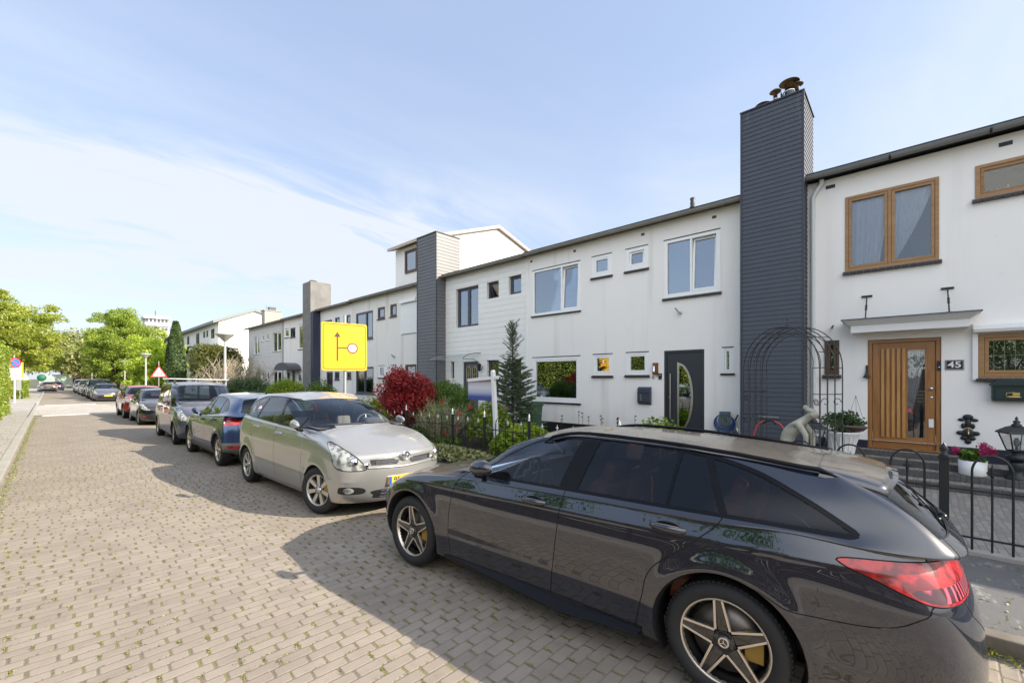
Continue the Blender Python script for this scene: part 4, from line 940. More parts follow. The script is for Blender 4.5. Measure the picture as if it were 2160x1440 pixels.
def pipe(root, y, z1, z0=.1, x=FX-.07, r=.04, mat='whitepipe', swan=None):
    p = MB(); pts = [(x, y, z0), (x, y, z1-.35)]
    if swan: pts += [(x, y+swan*.3, z1-.22), (x-.01, y+swan*.9, z1-.1), (x-.03, y+swan, z1)]
    else: pts += [(x, y, z1)]
    p.tube(pts, r, 12); 
    z = .9
    while z < z1-.4: p.tube([(x, y, z), (x, y, z+.05)], r+.007, 12); z += 1.75
    p.build('downpipe', M[mat], root)
def hollow(root, y0, y1, zt=6.1, mat='stucco', back=19.5, z0=0):
    w = MB(); x = FX+.002
    w.quad((back, y0, z0), (back, y1, z0), (back, y1, zt), (back, y0, zt)); w.quad((x, y0+.002, z0), (back, y0+.002, z0), (back, y0+.002, zt), (x, y0+.002, zt)); w.quad((x, y1-.002, z0), (x, y1-.002, zt), (back, y1-.002, zt), (back, y1-.002, z0)); return w
def chimney(root, y0, y1, zt, kind, xf=10.82, xb=12.1):
    if kind == 'render':
        c = MB(); c.box(xf, xb, y0, y1, 0, zt); return c.build('chimney', M['concrete'], root, bevel=.01)
    c = MB(); core = .02; c.box(xf+core, xb-core, y0+core, y1-core, 0, zt-.01, 1); pitch = .10 if kind == 'slate' else .14
    z = .05
    while z < zt-.02:
        zb = min(z+pitch, zt); l = .007 if kind == 'slate' else .010; g = .003
        c.add([(xf+core, y0+.01, z), (xf+core, y1-.01, z), (xf+core, y1-.01, zb-g), (xf+core, y0+.01, zb-g), (xf-l, y0+.01, z), (xf-l, y1-.01, z), (xf+.004, y1-.01, zb-g), (xf+.004, y0+.01, zb-g)], [(4, 7, 6, 5), (0, 4, 5, 1), (3, 2, 6, 7), (0, 3, 7, 4), (1, 5, 6, 2)], 0)
        lit = 0
        for (yy, sg) in ((y0+core, -1), (y1-core, 1)):
            c.add([(xf+.01, yy, z), (xb-.01, yy, z), (xb-.01, yy, zb-g), (xf+.01, yy, zb-g), (xf+.01, yy+sg*(core+l), z), (xb-.01, yy+sg*(core+l), z), (xb-.01, yy+sg*(core-.004), zb-g), (xf+.01, yy+sg*(core-.004), zb-g)], [(4, 5, 6, 7), (0, 1, 5, 4), (3, 7, 6, 2), (0, 4, 7, 3), (1, 2, 6, 5)], lit)
        z = zb
    for (x_, y_) in ((xf, y0), (xf, y1)): c.box(x_-.016, x_+.02, y_-.016 if y_ == y0 else y_-.02, y_+.02 if y_ == y0 else y_+.016, 0, zt+.01, 1)
    c.box(xf-.025, xb+.02, y0-.025, y1+.025, zt, zt+.03, 1)
    return c.build('chimney', {'slate': [M['slate'], M['slate_trim']], 'grey': [M['board_grey'], M['slate_trim']]}[kind], root)
def flue(parent, x, y, z, h, r, cap=None):
    f = MB(); f.lathe([(r, 0), (r, h*.6), (r*1.12, h*.6), (r*1.12, h*.66), (r, h*.67), (r, h)], 18, c=(x, y, z), mi=0)
    if cap: f.lathe([(cap, h+.03), (cap*.9, h+.045), (cap*.3, h+.10), (0, h+.115)], 22, c=(x, y, z), mi=1); f.lathe([(cap, h+.03), (cap*.3, h+.075), (0, h+.08)], 22, c=(x, y, z), mi=2)
    return f.build('flue', [M['chrome'], M['concrete'], M['flue_brown']], parent)
M['flue_brown'] = simple('rusty_flue_cap', (.34, .20, .08), .45, .7, vary=.4, scale=8)
# ---- number 45
h45 = thing('row_house', 'white rendered terraced house with the brown hardwood door and brown window frames', 'house', (0, 0, 0), 0, 'white terraced houses of the near row')
ops = [(-.44, .95, 4.08, 5.63), (-2.1, -.90, 5.07, 5.66), (-.47, .59, .45, 2.63), (-2.3, -.94, 1.87, 2.64), (1.05, 1.30, 1.93, 2.66), (-8.4, -6.9, 3.9, 5.55), (-8.4, -6.9, 1.0, 2.6), (-5.4, -4.7, 4.9, 5.6)]
w = hollow(h45, -25, 1.61); wall_open(w, FX, -25, 1.615, .60, 6.1, ops+[(-.47, .59, .45, 2.63)]); wall_open(w, FX, -25, 1.615, 0, .60, [(-.47, .59, .45, .61)], mi=1)
w.build('wall', [M['stucco45'], M['plinth']], h45)
pl_ = MB(); pl_.box(FX-.012, FX+.01, .64, 1.60, 0, .6); pl_.box(FX-.012, FX+.01, -25, -.52, 0, .6); pl_.build('plinth', M['plinth'], h45)
roofparts(h45, -25, 1.6, 6.24, 'dkgutter', brackets=.9)
wd = window(h45, -.44, .95, 4.08, 5.63, style='wood', lay='.5|.5', sill='brick', out=.02, glass='glass45', fw=.055)
drape(wd, FX+.10, .27, .88, 4.12, 5.60, gather=(.42, .88), folds=7); drape(wd, FX+.105, -.38, .24, 4.12, 5.60, gather=(.20, .24), folds=8)
window(h45, -2.1, -.90, 5.07, 5.66, style='wood', sill='brick', out=.02, glass='glass45', tilt=-9, fw=.06)
bt = MB()
for i, cc in enumerate(('magenta', 'bluesign', 'white', 'leaf_mid', 'bluesign')): bt.lathe([(0, 0), (.035, 0), (.035, .14), (.012, .17), (.012, .2), (0, .2)], 10, c=(FX+.2, -1.05-i*.13, 5.08), mi=i)
bt.build('bottles', [M[k] for k in ('magenta', 'bluesign', 'white', 'leaf_mid', 'bluesign')], h45)
wd = window(h45, -2.3, -.94, 1.87, 2.64, style='wood', sill='brick', out=.02, glass='glass45', fw=.07)
le = MB()
for i in range(9): le.box(FX+.03, FX+.042, -1.13-i*.125, -1.122-i*.125, 1.97, 2.54)
le.box(FX+.029, FX+.041, -2.18, -1.05, 2.252, 2.26); 
le.build('leaded_bars', M['cream_board'], wd)
rb = MB(); rb.prism([(FX+.001, 2.66), (FX+.001, 2.83), (FX-.10, 2.83), (FX-.16, 2.79), (FX-.18, 2.72), (FX-.16, 2.665)], -2.45, -.86, 'y'); rb.box(FX-.05, FX+.001, -.93, -.86, 1.82, 2.66); rb.build('roller_shutter_box', M['white'], h45, bevel=.006)
wd = window(h45, 1.05, 1.30, 1.93, 2.66, style='brown', sill='brick', out=.03, glass='glass45', fw=.045)
window(h45, -8.4, -6.9, 3.9, 5.55, style='wood', lay='.5|.5', sill='brick'); window(h45, -8.4, -6.9, 1.0, 2.6, style='wood', sill='brick'); window(h45, -5.4, -4.7, 4.9, 5.6, style='wood', sill='brick')
# brown door
dr = MB(); y0, y1, z0, z1 = -.47, .59, .45, 2.63; X = FX
dr.box(X+.02, X+.10, y0, y0+.07, z0, z1, 0); dr.box(X+.02, X+.10, y1-.07, y1, z0, z1, 0); dr.box(X+.021, X+.099, y0+.07, y1-.07, z1-.07, z1, 1)
dr.box(X+.045, X+.09, y0+.075, y0+.19, z0+.03, z1-.075, 0); dr.box(X+.045, X+.09, y1-.19, y1-.075, z0+.03, z1-.075, 0)
gy0, gy1 = y0+.22, y0+.46                                   # glass strip
dr.box(X+.046, X+.089, y0+.19, y1-.19, z0+.03, z0+.26, 1); dr.box(X+.046, X+.089, y0+.19, y1-.19, z1-.22, z1-.075, 1); dr.box(X+.046, X+.089, y0+.19, gy0, z0+.26, z1-.22, 0); dr.box(X+.052, X+.089, gy1, y1-.19, z0+.26, z1-.22, 0)
for i in range(5):
    yy = gy1+.035+i*.078; dr.box(X+.020, X+.055, yy, yy+.046, z0+.235, z1-.185, 2)
dr.box(X+.0, X+.12, y0, y1, z0-.03, z0+.03, 1)
door = dr.build('door', [M['doorwood'], M['doorwood_h'], M['slatwood']], h45, bevel=.004)
gl = MB(); gl.box(X+.062, X+.072, gy0, gy1, z0+.26, z1-.22); gl.build('pane', M['glass45'], door)
drape(door, X+.12, gy0-.01, gy1+.0, z0+.75, z1-.25, gather=(gy1-.06, gy1+.01), folds=7); 
rr = MB(); rr.box(X+.25, X+.3, gy0-.1, gy1+.1, z0, z1-.1); rr.build('hall_recess', M['room'], door)
kn = MB(); kn.lathe([(0, .06), (.02, .06), (.028, .045), (.022, .02), (.016, 0), (.026, 0), (.026, -.004)], 14, c=(X+.042, y0+.135, 1.66), axis='x', rot=Matrix.Rotation(math.pi, 3, 'Y')); kn.lathe([(0, .012), (.018, .01), (.022, 0)], 12, c=(X+.044, y0+.13, 1.49), axis='x', rot=Matrix.Rotation(math.pi, 3, 'Y')); kn.build('handle', M['chrome'], door)
bl_ = MB(); bl_.box(X+.03, X+.046, y0+.10, y0+.17, .92, 1.08); bl_.build('chime_plate', M['white'], door, bevel=.004)
bb = MB(); bb.box(X-.005, X+.03, y0+.005, y0+.055, 2.00, 2.18); bb.lathe([(0, -.002), (.012, -.002), (.012, .004)], 12, c=(X-.004, y0+.03, 2.06), axis='x', mi=1); bb.build('door_camera', [M['black'], M['chrome']], h45, bevel=.004)
# canopy over the brown door
cp = MB(); cp.prism([(FX+.001, 2.76), (FX+.001, 2.90), (FX-.42, 2.90), (FX-.42, 2.76)], -.80, .83, 'y', 0)
cp.add([(FX, -.80, 2.90), (FX-.43, -.80, 2.90), (FX-.43, .83, 2.90), (FX, .83, 2.90), (FX, -.93, 3.0), (FX-.56, -.93, 3.0), (FX-.56, .96, 3.0), (FX, .96, 3.0)], [(0, 1, 5, 4), (1, 2, 6, 5), (2, 3, 7, 6), (4, 5, 6, 7)], 0)
cp.box(FX-.575, FX+.001, -.945, .975, 3.0, 3.022, 1); cp.build('canopy', [M['white'], M['greyframe']], h45, fix=False)
for yy in (-.55, .60):
    st = MB(); st.tube([(FX-.02, yy+.0, 3.52), (FX-.25, yy, 3.27), (FX-.45, yy, 3.03)], .011, 8)
    for i in range(5): st.ell((FX-.22-.018*i, yy, 3.31-.024*i), (.018, .022, .012), 8, 6)
    st.box(FX-.02, FX+.0, yy-.085, yy+.085, 3.50, 3.54); st.lathe([(0, .0), (.05, 0), (.05, .012), (0, .014)], 12, c=(FX-.46, yy, 3.022)); st.build('canopy_stay', M['iron'], h45)
sp = MB(); sp.tube([(FX, 1.18, 2.93), (FX-.35, 1.12, 2.93)], .018, 8); sp.build('flag_bracket', M['iron'], h45)
for yy in (1.22, -1.24): v = MB(); v.box(FX-.012, FX+.01, yy-.10, yy+.06, 5.90, 5.97); v.box(FX-.014, FX-.012, yy-.08, yy+.04, 5.915, 5.955, 1); v.build('wall_vent', [M['black'], M['iron']], h45)
pipe(h45, 1.50, 6.10, .1, FX-.07, .042, 'whitepipe', swan=-.16)
np_ = MB(); np_.box(FX-.014, FX+.001, -.76, -.52, 2.01, 2.19); ring(np_, FX-.0165, FX-.013, -.752, -.528, 2.018, 2.182, .004, 1); pq = np_.build('number_plate', [M['black'], M['signwhite']], h45)
ROTF = Matrix(((0, 0, -1, 0), (-1, 0, 0, 0), (0, 1, 0, 0), (0, 0, 0, 1)))         # text facing -x
place_text('number_45', '45', .155, M['signwhite'], Matrix.Translation((FX-.0155, -.64, 2.10))@ROTF@Matrix.Scale(1.15, 4, (1, 0, 0)), pq, bold=True)
# mail box
mbx = MB(); mbx.prism([(-1.56, 1.46), (-1.09, 1.46), (-1.09, 1.74)]+[(-1.325+.235*math.cos(a), 1.74+.07*math.sin(a)) for a in np.linspace(.1, math.pi-.1, 9)]+[(-1.56, 1.74)], FX-.14, FX-.001, 'x'); mbx.prism([(-1.60, 1.725), (-1.05, 1.725), (-1.05, 1.74)]+[(-1.325+.27*math.cos(a), 1.745+.085*math.sin(a)) for a in np.linspace(.05, math.pi-.05, 11)]+[(-1.60, 1.74)], FX-.165, FX-.145, 'x'); 
mo = mbx.build('letter_box', M['mailgreen'] if 'mailgreen' in M else simple('green_letter_box', (.012, .035, .032), .35), None, bevel=.004); tag(mo, 'dark green arched letter box with gold relief beside the leaded window', 'mailbox')
fl = MB(); ring(fl, FX-.168, FX-.160, -1.53, -1.12, 1.49, 1.70, .008); fl.build('flap_frame', M['iron'], mo)
cr_ = MB(); cr_.ell((FX-.152, -1.33, 1.535), (.014, .09, .018), 12, 6); cr_.box(FX-.168, FX-.14, -1.40, -1.32, 1.555, 1.61); cr_.tube([(FX-.16, -1.25, 1.56), (FX-.16, -1.25, 1.60), (FX-.16, -1.34, 1.61)], .008, 6); cr_.build('gold_relief', M['gold'], mo)
# ---- number 43, with the dark tower
h43 = thing('row_house', 'white rendered terraced house with the anthracite door, behind the dark estate car', 'house', (0, 0, 0), 0, 'white terraced houses of the near row')
W43 = [(7.54, 9.50, 3.99, 5.56), (6.43, 7.11, 4.94, 5.58), (5.30, 5.98, 4.95, 5.58), (3.41, 4.84, 4.02, 5.58), (7.54, 9.50, 1.07, 2.57), (6.41, 7.07, 1.95, 2.59), (5.28, 5.96, 1.96, 2.60), (3.11, 3.36, 1.98, 2.62)]
w = hollow(h43, 1.62, 9.74); wall_open(w, FX, 1.62, 9.74, .42, 6.1, W43+[(3.79, 4.84, .30, 2.60)]); wall_open(w, FX, 1.62, 9.74, 0, .42, [(3.79, 4.84, .30, .5)], mi=1)
w.build('wall', [M['stucco'], M['black']], h43)
roofparts(h43, 2.83, 9.76, 6.19, brackets=.70)
chimney(h43, 1.61, 2.81, 7.94, 'slate'); rf2 = MB(); rf2.box(11.8, 15.4, 1.63, 2.80, 6.0, 6.2); rf2.build('roof_behind_chimney', M['roofedge'], h43)
for (x, y, hh, r, c_) in ((11.10, 2.42, .12, .085, .17), (11.2, 2.20, .38, .05, .12), (11.2, 1.93, .46, .095, .20), (11.32, 1.80, .42, .05, .12), (11.22, 2.06, .34, .045, None)): flue(h43, x, y, 7.95, hh, r, c_)
wd = window(h43, 7.54, 9.50, 3.99, 5.56, lay='.64|.36', sill='dark', tilt=4, inside='blind', deep=.12, fw=.085)
window(h43, 6.43, 7.11, 4.94, 5.58, sill='brick', inside='blind', deep=.12, fw=.09); window(h43, 5.30, 5.98, 4.95, 5.58, sill='brick', tilt=5, inside='blind', deep=.12, fw=.11)
wd = window(h43, 3.41, 4.84, 4.02, 5.58, lay='.5|.5', sill='brick', tilt=4, inside='blind', deep=.3, fw=.095)
wd = window(h43, 7.54, 9.50, 1.07, 2.57, style='pvc', lay='1', sill='dark', deep=2.2, fw=.10, glass='glass')
tb = MB(); tb.box(FX+.3, FX+1.0, 7.7, 9.3, 1.20, 1.24); tb.build('table', M['framewood_d'], wd)
softb = MB(); softbox(softb, (FX+.75, 8.35, 1.36), (.12, .28, .10)); softb.build('chair_back', M['black'], wd)
vz = MB(); vz.lathe([(0, 0), (.035, 0), (.05, .1), (.045, .13), (0, .13)], 12, c=(FX+.38, 7.95, 1.24)); vz.lathe([(0, 0), (.03, 0), (.03, .24), (0, .24)], 12, c=(FX+.4, 8.25, 1.24), mi=1)
vo = vz.build('vases', [M['white'], M['gold']], wd)
window(h43, 6.41, 7.07, 1.95, 2.59, sill='brick', fw=.07); window(h43, 5.28, 5.96, 1.96, 2.60, sill='brick', fw=.07)
window(h43, 3.11, 3.36, 1.98, 2.62, sill='dark', fw=.04, inside='frost', deep=.02, glass='glass')
d = MB(); y0, y1, z0, z1 = 3.79, 4.84, .32, 2.60; X = FX
d.box(X+.01, X+.09, y0, y0+.065, z0, z1); d.box(X+.01, X+.09, y1-.065, y1, z0, z1); d.box(X+.011, X+.089, y0+.065, y1-.065, z1-.065, z1); d.box(X+.035, X+.085, y0+.07, y1-.07, z0, z1-.07)
door = d.build('door', M['anthracite'], h43, bevel=.004)
# half-moon glass with steel rim: straight edge towards the handle side
def moon(r0, grow, n=26): return [(4.44+grow*.9, 1.36-.84-grow*1.6)]+[(4.44-(.31+grow)*math.sin(math.pi*i/n), 1.36-(.84+grow)*math.cos(math.pi*i/n)) for i in range(1, n)]+[(4.44+grow*.9, 1.36+.84+grow*1.6)]
s0, s1 = moon(0, 0), moon(0, .055); n = len(s0); st = MB(); a = [(X+.018, y, z) for y, z in s1]; b_ = [(X+.018, y, z) for y, z in s0]; c_ = [(X+.036, y, z) for y, z in s0]; e_ = [(X+.036, y, z) for y, z in s1]
st.add(a+b_+c_+e_, [f for i in range(n) for j in [(i+1) % n] for f in ((i, j, n+j, n+i), (n+i, n+j, 2*n+j, 2*n+i), (3*n+i, 3*n+j, j, i))]); st.build('moon_frame', M['steel'], door)
gm = MB(); gm.prism(s0, X+.026, X+.034, 'x'); gm.build('pane', M['moonglass'] if 'moonglass' in M else glassy('door_glass', (.35, .37, .36), .35), door)
hb = MB(); hb.tube([(X-.03, 4.66, .78), (X-.03, 4.66, 1.98)], .016, 12)
for zz_ in (.95, 1.8): hb.tube([(X-.03, 4.66, zz_), (X+.04, 4.66, zz_)], .010, 8)
hb.lathe([(0, .008), (.022, .008), (.024, 0)], 12, c=(X+.034, 4.70, 1.35), axis='x', rot=Matrix.Rotation(math.pi, 3, 'Y')); hb.build('handle', M['steel'], door)
pipe(h43, 2.92, 6.12, .1, FX-.06, .035, 'whitepipe')
for yy in (3.55, 5.45, 7.75, 9.55): v = MB(); v.box(FX-.006, FX+.03, yy-.05, yy+.05, 5.86, 5.93); v.build('wall_vent', M['terracotta'], h43)
rp = MB(); rp.lathe([(.05, 0), (.05, .30), (.085, .31), (.085, .36), (.06, .37), (.07, .48), (.055, .50), (.075, .60), (.05, .62), (0, .63)], 16, c=(12.6, 4.55, 6.45)); rp.build('roof_flue', M['dkflue'] if 'dkflue' in M else simple('dark_flue', (.05, .055, .065), .5), h43)
sk = MB(); sk.box(FX-.10, FX, 4.36, 4.42, 3.55, 3.60); sk.tube([(FX-.09, 4.40, 3.58), (FX-.17, 4.47, 3.70)], .022, 8); sk.build('wall_bracket', M['galv'], h43)
wl = MB(); wl.box(FX-.02, FX, 5.0, 5.16, 1.95, 2.28, 0); wl.lathe([(.032, 0), (.032, .16), (0, .17)], 12, c=(FX-.06, 5.10, 2.03), mi=1); wl.build('wall_lamp', [M['rustplate'] if 'rustplate' in M else simple('rusty_plate', (.25, .10, .035), .7, .3, vary=.4, scale=15), M['chrome']], h43)
ic = MB(); ic.box(FX-.02, FX, 4.90, 4.99, 1.83, 1.99); ic.lathe([(0, -.003), (.018, -.002), (.022, .002)], 12, c=(FX-.022, 4.945, 1.94), axis='x', mi=1); ic.build('intercom', [M['black'], M['silverplastic']], h43)
place_text('number_4', '4', .16, M['steel'], Matrix.Translation((FX-.012, 5.145, 1.89))@ROTF@Matrix.Rotation(R(-8), 4, 'Z'), h43, bold=True, ext=.008)
place_text('number_3', '3', .16, M['steel'], Matrix.Translation((FX-.012, 5.035, 1.95))@ROTF@Matrix.Rotation(R(-10), 4, 'Z'), h43, bold=True, ext=.008)
bx = MB(); bx.prism([(FX, 1.13), (FX, 1.62), (FX-.05, 1.61), (FX-.12, 1.57), (FX-.13, 1.20), (FX-.05, 1.13)], 5.19, 5.56, 'y'); lb = bx.build('letter_box', M['boxblue'] if 'boxblue' in M else simple('blue_grey_letter_box', (.035, .045, .07), .4), None, bevel=.008); tag(lb, 'blue grey steel letter box with three small windows left of the anthracite door', 'mailbox')
lf = MB(); lf.box(FX-.135, FX-.12, 5.19, 5.56, 1.44, 1.452)
for i in range(3): lf.box(FX-.134, FX-.125, 5.43, 5.47, 1.24+i*.065, 1.28+i*.065, 1)
lf.build('letter_slot', [M['black'], M['silverplastic']], lb)
# hose reel
hr = thing('hose_reel', 'blue garden hose coiled on a grey wall reel right of the anthracite door', 'hose reel', (FX-.09, 3.28, .82))
ho = MB()
for k in range(7):
    pts = [(-.02-.014*(k % 3)+random.uniform(-.006, .006), (.185+.014*k*.7)*math.cos(a)+random.uniform(-.004, .004), (.155+.012*k)*math.sin(a)-.012*k) for a in np.linspace(0, 2*math.pi, 40)[:-1]]; ho.tube(pts, .0095, 7, close=True)
ho.tube([(-.02, -.18, -.02), (-.03, -.20, -.25), (-.02, -.22, -.42), (-.03, -.27, -.55)], .0095, 7); ho.build('hose', M['hoseblue'] if 'hoseblue' in M else simple('blue_hose', (.03, .07, .22), .35), hr)
rk = MB(); rk.box(-.05, .085, -.11, .11, .10, .22); rk.lathe([(.06, -.03), (.15, -.03), (.15, -.02), (.06, -.01)], 16, axis='x'); rk.box(.0, .08, -.03, .03, -.12, .2); rk.tube([(-.02, -.24, .02), (-.04, -.31, .16)], .018, 8, mi=1); rk.build('reel_bracket', [simple('grey_green_plastic', (.10, .13, .12), .5), M['plastic']], hr, bevel=.006)
# ---- number 41: boarded
h41 = thing('row_house', 'terraced house clad in white horizontal boards behind the spruce, with a glass door canopy', 'house', (0, 0, 0), 0, 'white terraced houses of the near row')
W41 = [(12.25, 13.60, 3.92, 5.50), (11.14, 11.77, 4.87, 5.50), (10.02, 10.63, 4.88, 5.54), (12.25, 13.15, .3, 2.52), (13.72, 13.94, 1.85, 2.54), (11.14, 11.77, 1.2, 2.54), (10.02, 10.46, 1.0, 2.54)]
w = hollow(h41, 9.74, 14.3); wall_open(w, FX+.02, 9.74, 14.3, 0, 6.1, W41); w.build('wall', M['stucco_old'], h41)
b_ = MB(); boards(b_, FX+.02, 9.79, 14.28, .15, 6.1, W41, .20, gap=.009); b_.box(FX-.012, FX+.02, 9.74, 9.785, 0, 6.1); b_.build('cladding', M['board_white'], h41)
roofparts(h41, 9.76, 14.3, 6.17, brackets=.45)
chimney(h41, 14.28, 15.64, 7.92, 'grey')
window(h41, 12.25, 13.60, 3.92, 5.50, FX+.10, style='grey', lay='.5|.5', sill='grey'); window(h41, 11.14, 11.77, 4.87, 5.50, FX+.10, style='grey', sill='grey', tilt=-22); window(h41, 10.02, 10.63, 4.88, 5.54, FX+.10, style='grey', sill='grey')
window(h41, 13.72, 13.94, 1.85, 2.54, FX+.10, style='grey', sill='grey', fw=.035); window(h41, 11.14, 11.77, 1.2, 2.54, FX+.10, style='grey', sill='grey'); window(h41, 10.02, 10.46, 1.0, 2.54, FX+.10, style='grey', sill='grey')
d = MB(); d.box(X+.03, X+.10, 12.25, 12.32, .3, 2.52); d.box(X+.03, X+.10, 13.08, 13.15, .3, 2.52); d.box(X+.031, X+.099, 12.32, 13.08, 2.45, 2.52); d.box(X+.06, X+.10, 12.33, 13.07, .3, 2.44, 1)
door = d.build('door', [M['greyframe'], simple('taupe_door', (.13, .12, .11), .5)], h41, bevel=.004)
for yy in (12.52, 12.88):
    ar_ = [(yy+.11*math.cos(a), 2.22+.11*math.sin(a)) for a in np.linspace(0, math.pi, 10)]; ap = MB(); ap.prism([(yy+.11, 1.75)]+ar_+[(yy-.11, 1.75)], X+.05, X+.058, 'x'); ap.build('pane', M['glass'], door)
    ab = MB(); ab.tube([(X+.048, y_, z_) for y_, z_ in [(yy+.11, 1.75)]+ar_+[(yy-.11, 1.75)]], .012, 6, close=True); ab.box(X+.042, X+.052, yy-.006, yy+.006, 1.75, 2.33); ab.box(X+.042, X+.052, yy-.11, yy+.11, 2.0, 2.012); ab.build('glazing_bars', M['cream_board'], door)
t = NT('clear_canopy_sheet'); M['canopyglass'] = t.done(t.n('ShaderNodeMixShader', {0: .16, 1: t.n('ShaderNodeBsdfTransparent', {'Color': (.9, .93, .92)}).outputs[0], 2: t.pbr(Base_Color=(.55, .58, .58), Roughness=.4).outputs[0]}))
cn = MB(); k = 12; pr = [(-.95*math.sin(a)*.95, .28*math.cos(a)) for a in np.linspace(.0, 1.5, k)]
cn.add([(FX+p_, y_, 2.56+q_) for y_ in (12.1, 14.3) for p_, q_ in pr], [(i, i+1, k+i+1, k+i) for i in range(k-1)], 0, True); cn.build('glass_canopy', M['canopyglass'], h41, fix=False)
cb = MB()
for y_ in (12.12, 14.28): cb.tube([(FX+p_, y_, 2.555+q_) for p_, q_ in pr], .012, 6); cb.tube([(FX, y_, 2.42), (FX-.4, y_, 2.60), (FX-.88, y_, 2.58)], .010, 6)
cb.build('canopy_bracket', M['iron'], h41)
lm = MB(); lm.lathe([(.03, -.17), (.06, -.12), (.10, .06), (.115, .07), (.03, .12), (0, .13)], 4, c=(FX-.16, 12.02, 2.30), smooth=False); lm.tube([(FX, 12.02, 2.3), (FX-.06, 12.02, 2.2), (FX-.16, 12.02, 2.13)], .014, 6); lm.build('wall_lantern', M['iron'], h41)
# ---- number 39 with the roof extension
h39 = thing('row_house', 'white terraced house with a roof extension and a closed white roller shutter', 'house', (0, 0, 0), 0, 'white terraced houses of the near row')
W39 = [(16.30, 17.57, 3.92, 5.37), (18.02, 18.61, 4.86, 5.46), (19.09, 19.78, 4.85, 5.44), (20.25, 22.06, 3.93, 5.38), (20.20, 22.06, 1.05, 2.46), (18.05, 18.6, 1.9, 2.5), (19.1, 19.7, 1.9, 2.5), (16.4, 17.3, .3, 2.5)]
w = hollow(h39, 15.6, 22.5); wall_open(w, FX, 15.6, 22.5, 0, 6.08, W39); w.build('wall', M['stucco_old'], h39)
roofparts(h39, 15.66, 22.5, 6.14, brackets=.6)
sh = MB()
for i in range(34): sh.box(FX-.045-(.006 if i % 2 else 0), FX-.02, 16.33, 17.54, 3.94+i*.0415, 3.94+i*.0415+.038)
sh.box(FX-.055, FX-.0, 16.28, 16.33, 3.90, 5.37, 0); sh.box(FX-.055, FX-.0, 17.54, 17.60, 3.90, 5.37, 0); sh.box(FX-.16, FX, 16.27, 17.61, 5.37, 5.52, 0); sh.build('roller_shutter', M['roller'], h39)
for (a, b, c_, d_) in W39[1:3]: window(h39, a, b, c_, d_, style='brown', sill='dark', tilt=0)
window(h39, *W39[3], style='grey', lay='.62|.38', sill='grey'); window(h39, *W39[4], style='grey', lay='.5|.5', sill='grey'); window(h39, *W39[5], style='pvc', sill='dark'); window(h39, *W39[6], style='pvc', sill='dark'); window(h39, *W39[7], style='brown', lay='1')
sk = MB(); sk.box(FX-.04, FX, 18.2, 18.28, 2.85, 2.95); sk.tube([(FX-.04, 18.24, 2.9), (FX-.16, 18.24, 3.0)], .03, 8); sk.build('camera_bracket', M['galv'], h39)
# extension: front wall, gable end and pitched roof
ex = MB(); prof = [(11.32, 6.2), (11.32, 8.0), (12.9, 8.62), (15.8, 9.62), (18.6, 8.75), (18.6, 6.2)]
ex.prism(prof, 15.66, 18.15, 'y'); wext = None
ex.build('roof_extension', M['stucco45'], h39)
er = MB(); p2 = [(10.98, 7.93), (10.98, 8.06), (15.8, 9.80), (18.9, 8.85), (18.9, 8.72), (15.8, 9.64)]; er.prism(p2, 15.5, 18.35, 'y'); er.build('extension_roof', [M['fascia'] if 'fascia' in M else simple('weathered_fascia', (.50, .42, .35), .7, vary=.25, scale=3)], h39)
window(h39, 16.32, 17.30, 6.75, 7.80, FX+.015, style='brown', out=.05, deep=-.08, fw=.06)
# ---- number 37 half, white
h37 = thing('row_house', 'narrow white terraced house behind the yellow detour sign, ending at the bare grey chimney', 'house', (0, 0, 0), 0, 'white terraced houses of the near row')
W37 = [(22.70, 23.25, 4.9, 5.4), (24.0, 24.6, 4.9, 5.4), (25.0, 26.3, 3.9, 5.35), (24.89, 25.72, .3, 2.25), (24.04, 24.64, 1.79, 2.24), (22.60, 23.11, 1.84, 2.22)]
w = hollow(h37, 22.5, 26.95); wall_open(w, FX, 22.5, 26.95, 0, 6.05, W37); w.build('wall', M['stucco'], h37); roofparts(h37, 22.5, 26.9, 6.10, brackets=.5)
for (a, b, c_, d_) in W37[:2]+W37[4:]: window(h37, a, b, c_, d_, style='grey', sill='dark')
window(h37, *W37[2], style='grey', lay='.5|.5', sill='dark'); window(h37, *W37[3], style='grey')
chimney(h37, 26.9, 28.1, 7.85, 'render')
sp = MB(); sp.box(FX-.45, FX, 26.6, 26.895, 0, 5.95); sp.build('shade_panel', M['navy'], h37)  # dark sheet painting in the shade on the chimney side below the roof
fl_ = MB(); fl_.ell((11.2, 27.4, 7.97), (.25, .12, .05), 12, 5); fl_.build('chimney_cowl', M['framewood_d'], h37)
# ---- number 35 and 33
h35 = thing('row_house', 'white terraced house with a curved porch roof, just beyond the bare grey chimney', 'house', (0, 0, 0), 0, 'white terraced houses of the near row')
W35 = [(29.2, 30.01, 3.8, 5.44), (30.58, 31.43, 4.68, 5.34), (31.69, 32.49, 4.74, 5.36), (29.4, 30.2, 1.5, 2.4), (30.6, 31.1, .3, 2.4), (31.5, 32.2, 1.6, 2.4)]
w = hollow(h35, 28.1, 32.86); wall_open(w, FX, 28.1, 32.86, 0, 6.02, W35); w.build('wall', M['stucco_old'], h35); roofparts(h35, 28.1, 32.86, 6.08, brackets=.4)
window(h35, *W35[0], style='pvc', sill='dark'); window(h35, *W35[1], style='grey', sill='dark', tilt=-22); window(h35, *W35[2], style='pvc', sill='dark'); window(h35, *W35[3], style='pvc', sill='dark'); window(h35, *W35[4], style='grey'); window(h35, *W35[5], style='pvc', sill='dark')
